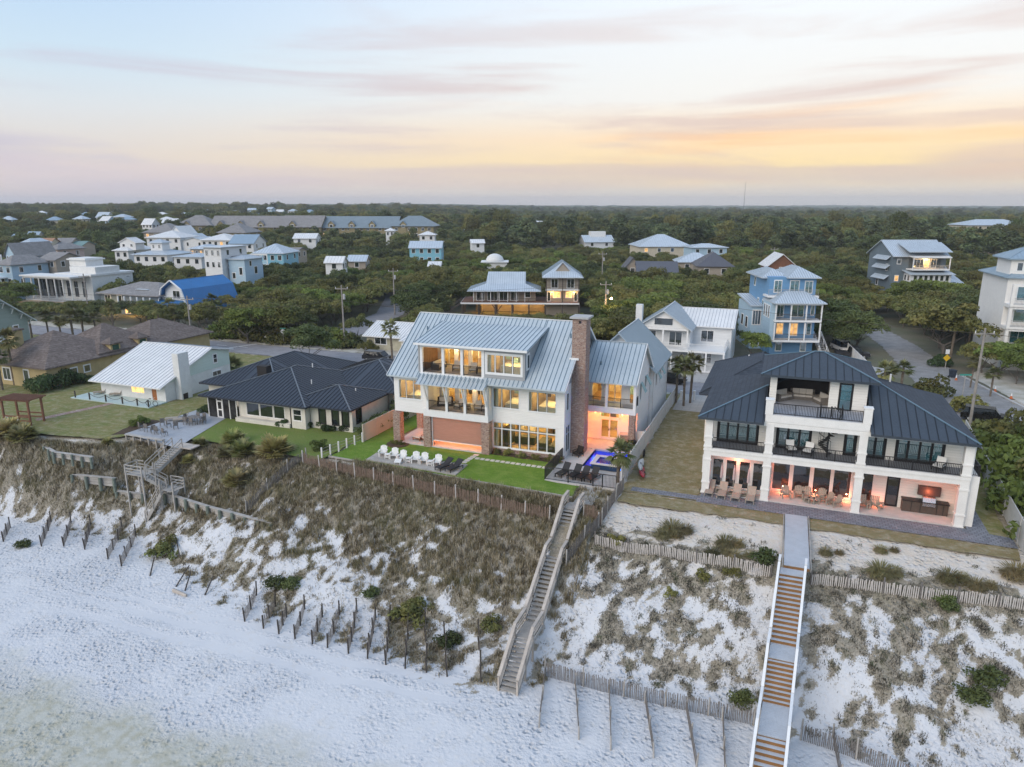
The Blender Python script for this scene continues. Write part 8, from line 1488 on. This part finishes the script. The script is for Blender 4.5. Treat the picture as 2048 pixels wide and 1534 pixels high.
for ch in list(SO.children): bpy.data.objects.remove(ch)
fan_crown('blades', m_oat, SO, -.1, 150, 1.25, 6, .9, .55, 3, .022)
# clipped hedges and garden shrubs
HB = bush_proto('clipped_shrub', '', m_hedge, .75, .62, 1500, .07, 101, nb=3)
for i, (u, v) in enumerate([(565, 855), (612, 857), (635, 856), (662, 858), (648, 864), (680, 864), (702, 861), (420, 822), (408, 826)]): p = G(u, v); plant(HB, (p.x, p.y + .4, 0), 'rounded clipped shrub along the seaward wall of the low house', random.uniform(.85, 1.1), 'clipped shrubs at the low house')
for u, v, s, l in [(70, 788, (3.1, 2.6, 2.9), 'tall rounded dark hedge beside the slender palm'), (110, 778, (3.4, 3.0, 3.0), 'dark hedge mass in front of the tan house wall'), (150, 768, (2.5, 2.2, 2.0), 'low end of the dark hedge by the tan house'), (1890, 735, (2.6, 2.0, 2.2), 'large clipped mound hedge at the lane corner')]: p = G(u, v); plant(HB, (p.x, p.y + .8, 0), l, s)
for i, (x, y, s) in enumerate([(-40.4, 64, 1.1), (-40.5, 66, 1.2), (-40.6, 68, 1.3), (-40.4, 70.5, 1.5), (-40.6, 73, 1.6), (-41.2, 62.4, .9), (-40.3, 76, 1.8), (-39.4, 80, 1.8), (-40.2, 83, 1.6)]): plant(BUSH[2], (x, y, 0), 'dark shrub in the hedge row beside the beige fence', s, 'hedge row by the beige fence')
for i, (x, y, s) in enumerate([(-35.6, 60.8, .35), (-36.4, 60.7, .35), (-25.4, 61.9, .4), (-24.2, 61.9, .45), (-22.8, 61.8, .4), (-21.2, 61.8, .4), (-19.8, 61.8, .45), (-19.0, 61.5, .5)]): plant(BUSH[3 if i % 2 else 0], (x, y, 0), 'small bed plant under the beach house windows' if i > 1 else 'small plant in the round bed at the brick column', s, 'bed plants of the beach house')
for u, v, s, k in [(1985, 905, 2.6, 1), (2030, 960, 2.8, 1), (2040, 890, 2.6, 0), (2020, 925, 2.4, 1), (1975, 870, 2.0, 0), (2048, 1010, 2.6, 1), (2060, 930, 2.8, 1), (2055, 1060, 2.4, 1), (2000, 870, 2.2, 0), (2045, 860, 2.4, 0), (2075, 980, 2.6, 0), (2090, 900, 2.6, 1)]: p = G(u, v, 1.5); plant(BUSH[k], (max(p.x, 19.6), p.y, 0), ('tall' if s > 2.5 else 'lower') + (' olive' if k == 0 else ' fresh green') + ' shrub in the thicket beyond the pale garden wall', s, 'thicket beyond the garden wall %d %d' % (k, s > 2.5))
for u, v, s, k, l in [(1930, 825, 1.6, 3, 'yellowish shrub beside the bare utility pole'), (1870, 795, 2.0, 0, 'sprawling grey green shrub behind the cream house'), (1840, 790, 1.5, 0, 'shrub beside the shaggy palm'), (735, 700, 1.3, 3, 'spiky pale shrub on the sandy verge'), (745, 705, .9, 3, 'small pale plant on the sandy verge'), (1262, 905, .9, 2, 'dark potted shrub by the fence'), (1220, 700, 2.2, 3, 'yellow green shrub below the street lamp'), (285, 848, .7, 1, 'green plant in the terrace bed'), (270, 852, .6, 1, 'small green plant at the bed edge'), (775, 790, 2.0, 0, 'large palm-like shrub at the corner of the beach house'), (640, 898, .8, 1, 'green vine mound on the low wire fence')]: p = G(u, v); plant(BUSH[k], (p.x, p.y, gz(p.x, p.y) if p.y < 57 else 0), l, s)
for u, v, z, s, k in [(1345, 1060, -.4, .95, 0), (1325, 1068, -.5, .7, 0), (1450, 1090, -.6, .8, 0), (1425, 1105, -.8, .6, 0), (1520, 1118, -.8, .95, 2), (1470, 1112, -.8, .6, 0), (1650, 1115, -.8, .5, 0), (1760, 1150, -.8, .9, 0), (1895, 1165, -.9, .8, 0), (1950, 1178, -.9, .7, 0), (2030, 1160, -.7, 1.0, 0), (1230, 1075, -.8, .6, 3), (330, 1110, -6.8, 1.2, 0), (345, 1100, -6.8, .9, 0), (50, 1085, -6.9, .7, 2), (740, 1205, -6.2, .7, 2), (560, 1180, -6.6, .9, 2), (590, 1190, -6.6, .8, 2), (820, 1240, -6.2, 1.2, 0), (895, 1275, -6.2, .9, 2), (840, 1225, -6, .9, 0), (985, 1260, -6, .8, 0), (1885, 1240, -2.6, .6, 1), (1890, 1255, -2.9, .6, 2), (1960, 1390, -5, 1.0, 2), (1940, 1420, -5.4, .9, 2), (1490, 1370, -5.2, .8, 2), (1340, 1165, -2.0, .5, 3), (1410, 1170, -2.4, .55, 3), (1460, 1170, -2.2, .55, 3), (1760, 1110, -.6, .5, 0)]:
    p = G(u, v, z)
    if p.x > -12.5 and v < 1190 and k == 0: plant(SO, (p.x, p.y, gz(p.x, p.y)), 'grassy sea oats clump on the sandy lot before the cream house', (s * 1.5, s * 1.5, s * 1.15), 'sea oats clumps'); plant(SO, (p.x + .9, p.y + .3, gz(p.x + .9, p.y + .3)), 'grassy sea oats clump on the sandy lot before the cream house', (s, s, s * .8), 'sea oats clumps')
    else: plant(BUSH[k], (p.x, p.y, gz(p.x, p.y) - .1), ('larger' if s > .85 else 'small') + (' olive', ' green', ' dark', ' yellowish')[k] + ' coastal shrub in the dune sand ' + ('below the cream house' if p.x > -12 else 'below the beach house or low house'), (s, s, s * .8), 'dune shrubs %d %d %d' % (k, s > .85, p.x > -12))
for i in range(64):
    x = -99 + i * .47 + random.uniform(-.4, .4); k = random.choice((0, 0, 1, 2, 1)); plant(BUSH[k], (x, 103.0 + random.uniform(-.6, 2.0), 0), ('olive', 'fresh green', 'dark', 'yellow')[k] + ' shrub in the low thicket edge along the road verge', random.uniform(1.3, 2.3), 'thicket edge shrubs ' + str(k))
for i in range(26):
    x = -48 + i * 1.25; k = random.choice((0, 1, 2)); plant(BUSH[k], (x, 104.5 + random.uniform(-.8, 3), 0), ('olive', 'fresh green', 'dark')[k] + ' shrub on the road verge behind the beach house', random.uniform(1.0, 2.0), 'verge shrubs ' + str(k))
# --- keep-clear rules for the woods
KEEP = [(45, 245, 606, 200), (165, 320, 606, 178), (340, 500, 612, 172), (385, 500, 585, 176), (222, 348, 520, 225), (335, 415, 528, 225), (400, 505, 535, 204), (498, 600, 518, 222), (640, 692, 536, 198), (690, 735, 520, 212), (955, 1020, 536, 228), (915, 1175, 632, 154), (1280, 1445, 728, 108), (1485, 1660, 712, 122), (1740, 1950, 592, 190), (1955, 2060, 690, 110), (1270, 1395, 494, 280), (1375, 1465, 499, 260), (1160, 1238, 484, 320), (1268, 1368, 540, 198), (1345, 1475, 536, 198), (1250, 1285, 524, 205), (812, 890, 503, 252), (355, 872, 462, 390), (836, 874, 473, 312), (740, 835, 700, 100), (580, 640, 474, 320), (280, 480, 480, 290), (450, 515, 484, 290), (0, 45, 510, 235), (84, 128, 506, 250), (36, 104, 487, 280), (100, 175, 487, 290), (60, 125, 514, 222), (60, 114, 545, 180), (1535, 1600, 518, 180), (1908, 2060, 458, 405), (280, 362, 458, 372), (430, 502, 460, 335), (940, 972, 490, 292), (752, 800, 640, 150), (1705, 1795, 700, 128), (1800, 1870, 735, 108), (0, 40, 540, 195), (855, 882, 536, 212), (770, 792, 468, 335)] + [(u - 5, u + 5, v + 6, r - 12) for u, v, r in far_spots]
def pix(x, y, z):
    cx = x * math.cos(YAW) + y * math.sin(YAW); cy_ = -x * math.sin(YAW) + y * math.cos(YAW); z -= CAM_H; f = cy_ * math.cos(PITCH) - z * math.sin(PITCH)
    return 1024 + F_PX * cx / f, 767 - F_PX * (cy_ * math.sin(PITCH) + z * math.cos(PITCH)) / f
bpy.context.view_layer.update()
FOOTP = []
for o in list(COL.objects):
    if o.parent is None and o.get('category') in ('house', 'building'):
        pts = [c.matrix_world @ Vector(q) for c in o.children if c.type == 'MESH' and c.name.split('.')[0] in ('wall', 'roof', 'deck') for q in c.bound_box]
        if pts: iv = o.matrix_world.inverted(); pts = [iv @ p for p in pts]; FOOTP.append((min(p.x for p in pts) - .6, max(p.x for p in pts) + .6, min(p.y for p in pts) - .6, max(p.y for p in pts) + .6, iv))
def inpoly(x, y, P):
    c = False; j = len(P) - 1
    for i in range(len(P)):
        if (P[i][1] > y) != (P[j][1] > y) and x < (P[j][0] - P[i][0]) * (y - P[i][1]) / (P[j][1] - P[i][1]) + P[i][0]: c = not c
        j = i
    return c
LANES = [[(13, 98), (31, 98), (28, 118), (25.5, 140), (21, 166), (10, 166), (13, 138), (13.5, 118)], [(-80, 98), (-71, 98), (-78, 140), (-90, 162), (-96, 160), (-88, 140)], [(26, 96), (62, 96), (62, 112), (26, 112)], [(-14, 98), (16, 98), (16, 124), (-14, 122)]]
def max_h(x, y, rad, want):
    """tree height that keeps the houses behind in sight; None = no tree here"""
    for a, b, c, d, iv in FOOTP:
        q = iv @ Vector((x, y, 0))
        if a - rad * .5 < q.x < b + rad * .5 and c - rad * .5 < q.y < d + rad * .5: return None
    if any(inpoly(x, y, P) for P in LANES): return None
    r = math.hypot(x, y); h = want
    for u0, u1, vb, rr in KEEP:
        if r < rr:
            ua, _ = pix(x, y, 3); hw = rad * F_PX / r
            if ua + hw > u0 and ua - hw < u1:
                while h > 1.6:
                    if pix(x, y, h)[1] >= vb - 4: break
                    h -= .35
                if h <= 1.6: return None
    return h
rng = random.Random(3); cand = []
y = 101.5
while y < 330:
    st = 4.3 if y < 190 else 5.4; x = -330
    while x < 160:
        px, py = x + rng.uniform(-1.6, 1.6), y + rng.uniform(-1.6, 1.6); x += st
        if py < 104.5 and not (-98 < px < -71): continue
        u, v = pix(px, py, 4); r = math.hypot(px, py)
        if not (-160 < u < 2210) or r > 330: continue
        if px < -100 and py < 122 and rng.random() < .25: continue
        if -72 < px < -14 and py < 110: continue
        cand.append((r, px, py))
    y += st
cand.sort(); kept = []
for r, x, y in cand:
    want = rng.uniform(4.2, 6.8) + 2.0 * (float(fbm(x, y, 45, 6)) - .3); sc = want / 6.2; h = max_h(x, y, 3.2 * sc, want)
    if h is None: continue
    kept.append((x, y, h, r))
oak_pts = []; nind = 0
LM = [('the blue gambrel house', -125, 125), ('the grey shingled house', -137, 122), ('the white villa', -166, 128), ('the cream cottage', -60, 107), ('the stilt house', -54, 152), ('the lane corner pole', -81, 139), ('the tall leaning pole', -70, 103), ('the street lamp', -31, 130), ('the white balcony house', -12, 113), ('the tall blue house', 2, 130), ('the slate grey house', 29, 205), ('the cream balcony house', 34, 126), ('the domed chapel', *at(990, 240)), ('the sky blue house', *at(536, 236)), ('the white board shed', *at(666, 207)), ('the modern white block', *at(440, 208)), ('the dark grey roofs', *at(1330, 208)), ('the white tower house', *at(300, 250)), ('the long sky blue house', *at(850, 265)), ('the gravel lane bend', 17, 160)]
def where(x, y, kind):
    a, b = sorted(LM, key=lambda q: (q[1] - x) ** 2 + (q[2] - y) ** 2)[:2]; d = math.hypot(a[1] - x, a[2] - y)
    if d < 14: return f'{kind} close to {a[0]}, ' + ('seaward' if y < a[2] else 'inland') + f' side, towards {b[0][4:]}'
    return f'{kind} between {a[0]} and {b[0]}, nearer ' + ('shore' if y < (a[2] + b[2]) / 2 else 'forest')
for i, (x, y, h, r) in enumerate(kept):
    g = gz(x, y) if y < 104 else float(far_z(x, y)); n_ = float(fbm(x, y, 22, 8)); k = 4 if n_ > .66 else (3 if n_ < .36 else rng.choice((0, 1, 2, 5)))
    s = h / 6.2; w = max(s, .75) * rng.uniform(.95, 1.2)
    if nind < 285: l = where(x, y, ('low' if h < 4.4 else 'tall' if h > 6.2 else 'rounded') + ' ' + ['olive', 'brownish', 'spreading', 'dark green', 'bright green', 'flat topped'][k] + ' oak'); plant(OAKS[k], (x, y, g - .1), l, (w, w, s), l); nind += 1
    else: oak_pts.append((x, y, g - .1, w, s, rng.uniform(0, 6.28), k))
# --- the wood beyond, instanced on points as one mass
def gn_scatter(name, pts, sources):
    P = np.array(pts); me = bpy.data.meshes.new(name); me.vertices.add(len(P)); me.vertices.foreach_set('co', P[:, :3].astype(np.float32).ravel())
    for nm, col in (('sxy', 3), ('sz', 4), ('rot', 5), ('pick', 6)): a = me.attributes.new(nm, 'FLOAT', 'POINT'); a.data.foreach_set('value', P[:, col].astype(np.float32))
    me.update(); o = bpy.data.objects.new(name, me); COL.objects.link(o); ng = bpy.data.node_groups.new(name, 'GeometryNodeTree'); ng.interface.new_socket('Geometry', in_out='INPUT', socket_type='NodeSocketGeometry'); ng.interface.new_socket('Geometry', in_out='OUTPUT', socket_type='NodeSocketGeometry')
    gi, go = ng.nodes.new('NodeGroupInput'), ng.nodes.new('NodeGroupOutput'); iop = ng.nodes.new('GeometryNodeInstanceOnPoints'); jn = ng.nodes.new('GeometryNodeJoinGeometry'); L_ = ng.links.new
    for s in reversed(sources): oi = ng.nodes.new('GeometryNodeObjectInfo'); oi.inputs[0].default_value = s; oi.inputs['As Instance'].default_value = True; L_(oi.outputs['Geometry'], jn.inputs[0])
    def attr(nm): n = ng.nodes.new('GeometryNodeInputNamedAttribute'); n.data_type = 'FLOAT'; n.inputs['Name'].default_value = nm; return n.outputs['Attribute']
    cs = ng.nodes.new('ShaderNodeCombineXYZ'); L_(attr('sxy'), cs.inputs[0]); L_(attr('sxy'), cs.inputs[1]); L_(attr('sz'), cs.inputs[2]); cr = ng.nodes.new('ShaderNodeCombineXYZ'); L_(attr('rot'), cr.inputs[2])
    L_(gi.outputs[0], iop.inputs['Points']); L_(jn.outputs[0], iop.inputs['Instance']); iop.inputs['Pick Instance'].default_value = True; L_(attr('pick'), iop.inputs['Instance Index']); L_(cr.outputs[0], iop.inputs['Rotation']); L_(cs.outputs[0], iop.inputs['Scale']); L_(iop.outputs[0], go.inputs[0])
    md = o.modifiers.new('scatter', 'NODES'); md.node_group = ng; o['kind'] = 'stuff'; return o
crown_of = lambda t: [c for c in t.children if c.name.startswith('crown')][0]
if oak_pts: o = gn_scatter('oak_wood', oak_pts, [crown_of(t) for t in OAKS]); o['label'] = 'dense oak canopy filling the ground between the inland houses'; o['category'] = 'trees'
# pines at the forest edge, then the forest
for i in range(46):
    u = rng.uniform(1040, 2020) if i > 8 else rng.uniform(500, 1000); r = rng.uniform(330, 380); x, y = at(u, r)
    h = max_h(x, y, 2.5, rng.uniform(9, 14))
    if h: plant(PINES[i % 3], (x, y, float(far_z(x, y)) - .2), ('tall' if h > 11.5 else 'shorter') + ' slender pine at the forest edge beyond ' + min([(abs(u - q), n_) for q, n_ in ((560, 'the sky blue house'), (850, 'the long sky blue house'), (990, 'the domed chapel'), (1195, 'the rooftop terrace house'), (1330, 'the white pyramid roof'), (1580, 'the tall blue house'), (1830, 'the slate grey house'), (2000, 'the cream balcony house'))])[1], (h / 13.5 * 1.2, h / 13.5 * 1.2, h / 13.5), 'pines at the forest edge')
fp = []; r = 330.0
while r < 3300:
    st = 5.5 + r * .0085; a0 = -44.0
    da = math.degrees(st / r)
    while a0 < 44:
        a = R(90 + 21 + a0 + rng.uniform(-.5, .5) * da); rr = r + rng.uniform(-.5, .5) * st; x, y = rr * math.cos(a), rr * math.sin(a); a0 += da
        left = a0 > 4   # town side has lower, broader trees
        want = (rng.uniform(5, 9) if left and rr < 900 else rng.uniform(8.5, 14.5)) + 5 * (float(fbm(x, y, 180, 2)) - .4) + min(5, rng.expovariate(.9))
        h = max_h(x, y, 3.0, want) if rr < 900 else want
        if h is None or h < 2.2: continue
        pn = (rng.random() < (.25 if left else .72)); g = float(far_z(x, y)) - .2; bw = 1 + rr * .00045
        if pn: s = h / 13.5; fp.append((x, y, g, s * 1.35 * bw, s, rng.uniform(0, 6.28), 6 + rng.randrange(3)))
        else: s = h / 6.2; fp.append((x, y, g, min(s, 1.5) * 1.1 * bw, s, rng.uniform(0, 6.28), rng.choice((0, 1, 2, 3))))
    r += st * .9
o = gn_scatter('forest', fp, [crown_of(t) for t in OAKS] + [crown_of(t) for t in PINES]); o['label'] = 'pine and oak forest reaching to the horizon'; o['category'] = 'forest'
# farthest woodland as a rough canopy sheet
rr_ = np.geomspace(3000, 5600, 80); aa = np.radians(np.linspace(111 - 50, 111 + 50, 700)); RR, AA = np.meshgrid(rr_, aa, indexing='ij'); xx, yy = RR * np.cos(AA), RR * np.sin(AA)
zz = far_z(xx, yy) + 7 + 7 * vnoise(xx, yy, 26, 4) + 5 * vnoise(xx, yy, 90, 5) + (RR - 2300) * .0009; idx = np.arange(zz.size).reshape(zz.shape)
qf = np.stack([idx[:-1, :-1], idx[1:, :-1], idx[1:, 1:], idx[:-1, 1:]], -1).reshape(-1, 4); o = npmesh('distant_woodland', np.stack([xx, yy, zz], -1).reshape(-1, 3), qf, m_pine, attr=np.random.default_rng(1).random(zz.size), kind='stuff'); o['label'] = 'faint woodland canopy along the horizon'; o['category'] = 'forest'
print('trees', len(kept), nind, len(oak_pts), len(fp))
# ---------------- dune grass ---------------------------------------------------------
def tufts(name, px, py, blades, hgt, width, mat, seed, lean=.45, flat=0.0):
    g = np.random.default_rng(seed); n = len(px); k = n * blades; bx = np.repeat(px, blades) + g.normal(scale=.12, size=k); by = np.repeat(py, blades) + g.normal(scale=.12, size=k); bz = ground_z(bx, by) - .04
    H_ = np.repeat(hgt * g.uniform(.6, 1.25, n), blades) * g.uniform(.55, 1.1, k); az = g.uniform(0, 6.283, k); ln = g.uniform(.1, lean, k) + flat; dx, dy = np.cos(az), np.sin(az); wx, wy = -dy * width, dx * width
    rv = np.clip(np.repeat(g.normal(.5, .3, n), blades) + g.normal(scale=.12, size=k), 0, 1); f0 = np.zeros(k)
    lev = [(0, 0, 1), (.55, .35, .8), (1.0, 1.0, .12)]; V = []
    for (t, b, w) in lev:
        cx, cy_, cz = bx + dx * ln * H_ * b, by + dy * ln * H_ * b, bz + H_ * t * (1 - .35 * ln * b)
        V.append(np.stack([cx - wx * w, cy_ - wy * w, cz], -1)); V.append(np.stack([cx + wx * w, cy_ + wy * w, cz], -1))
    V = np.stack(V, 1).reshape(-1, 3); b = np.arange(k)[:, None] * 6; Fq = np.concatenate([b + np.array([0, 1, 3, 2]), b + np.array([2, 3, 5, 4])], 1).reshape(-1, 4)
    o = npmesh(name, V, Fq, mat, attr=np.repeat(rv, 6), kind='stuff'); return o
m_grass, nt_, p_, o_ = newmat('dune_grass_blade')
def _gr():
    at_ = nd(nt_, 'ShaderNodeAttribute', attribute_name='rnd'); rp = ramp(nt_, [(0, (.085, .065, .042, 1)), (.25, (.155, .125, .075, 1)), (.5, (.215, .18, .10, 1)), (.75, (.33, .275, .175, 1)), (1, (.48, .42, .32, 1))]); nt_.links.new(at_.outputs['Fac'], rp.inputs[0])
    n = noisen(nt_, posv(nt_), .35, 3); c = mixc(nt_, mapr(nt_, n, .48, .68, 0, .45), rp.outputs[0], (.18, .18, .075)); nt_.links.new(c, p_.inputs['Base Color']); p_.inputs['Roughness'].default_value = .8; p_.inputs['Specular IOR Level'].default_value = .15
_gr()
m_mat, nt_, p_, o_ = newmat('dark_mat_plant')
def _gr2():
    at_ = nd(nt_, 'ShaderNodeAttribute', attribute_name='rnd'); rp = ramp(nt_, [(0, (.038, .036, .03, 1)), (.4, (.08, .076, .056, 1)), (.7, (.13, .118, .09, 1)), (1, (.31, .28, .22, 1))]); nt_.links.new(at_.outputs['Fac'], rp.inputs[0])
    c = mixc(nt_, mapr(nt_, noisen(nt_, posv(nt_), 1.2, 2), .52, .68, 0, .7), rp.outputs[0], (.07, .095, .035)); nt_.links.new(c, p_.inputs['Base Color']); p_.inputs['Roughness'].default_value = .85
_gr2()
g = np.random.default_rng(11); N = 52000; px = g.uniform(-110, 26, N); py = g.uniform(37.5, 58, N); t_ = (CREST(px) - py) / (CREST(px) - FOOT(px)); mk_ = veg_mask(px, py)
lawn_edge = np.where(px < -60, CREST(px) + 1.0, np.where(px < -41, CREST(px) + .6, np.where(px < -15.5, 54.2, np.where(px < -11, 56.5, CREST(px) + 5.6))))
ok = (g.random(N) < mk_ * .92) & (py < lawn_edge) & ~((np.abs(px + 14.7) < .75) & (py < 53)) & ~((px > .9) & (px < 3.4))
right_lot = (px > -12) & (py > CREST(px) + .3); ok &= ~(right_lot & (g.random(N) > .22)); ok &= ~((px > -19) & (px < -12.2) & (py > 56.6))
rt = px > -12.3; tufts('beach_mat_plants', px[ok & rt], py[ok & rt], 14, .24, .02, m_mat, 24, .95); ok &= ~rt
tufts('dune_grass', px[ok & (t_ < .62)], py[ok & (t_ < .62)], 15, .48, .02, m_grass, 21)
tufts('dune_grass', px[ok & (t_ >= .62)], py[ok & (t_ >= .62)], 13, .30, .02, m_grass, 22, .8)
n = 15000; px = g.uniform(-95, 24, n); py = g.uniform(38, 54, n); tt = (CREST(px) - py) / (CREST(px) - FOOT(px)); pk = (tt > .12) & (tt < 1.08) & (g.random(n) < np.interp(tt, [.1, .5, .9, 1.08], [.5, .6, .5, .05])) & ~((np.abs(px + 14.7) < .75)) & ~((px > .9) & (px < 3.2))
tufts('dune_grass', px[pk & (px < -12.5)], py[pk & (px < -12.5)], 7, .24, .018, m_grass, 31, .9); tufts('beach_mat_plants', px[pk & (px > -12.5)], py[pk & (px > -12.5)], 7, .18, .018, m_mat, 32, 1.0)
# taller sea-oat band between lawn edge and fence
n = 2600; px = g.uniform(-40.5, -15.6, n); py = np.interp(px, [-40.5, -15.6], [54.2, 52.3]) + g.uniform(-1, 1, n) * .95; hgt_ok = (fbm(px, py, 4, 12) + np.clip((px + 30) / 25, -.2, .5) * .35) > .44
tufts('dune_grass', px[hgt_ok], py[hgt_ok], 16, .8, .025, m_grass, 23, .6)
for o in [q for q in COL.objects if q.name.startswith(('dune_grass', 'beach_mat'))]: o['label'] = 'straw and olive grass tufts covering the dune face' if o.name[0] == 'd' else 'dark matted dune plants on the sandy bluff'; o['category'] = 'grass'
print('tufts', int(ok.sum()))
# unused prototypes leave the scene
for t in OAKS + PINES + PALMS + BUSH:
    if t.name not in USED:
        for c in list(t.children): bpy.data.objects.remove(c)
        bpy.data.objects.remove(t)
# ---------------- air -------------------------------------------------------------------
m_haze = bpy.data.materials.new('haze_air'); m_haze.use_nodes = True; nt = m_haze.node_tree; nt.nodes.clear(); ho = nd(nt, 'ShaderNodeOutputMaterial'); hv = nd(nt, 'ShaderNodeVolumePrincipled', ins={'Color': (.91, .93, .97, 1), 'Density': .00018, 'Anisotropy': .1}); nt.links.new(hv.outputs[0], ho.inputs['Volume'])
hz = MB().box(-6500, 5500, -5500, 6200, -12, 82).build('haze', m_haze); hz['kind'] = 'stuff'; hz['label'] = 'thin even evening haze over the whole coast'; hz['category'] = 'haze'
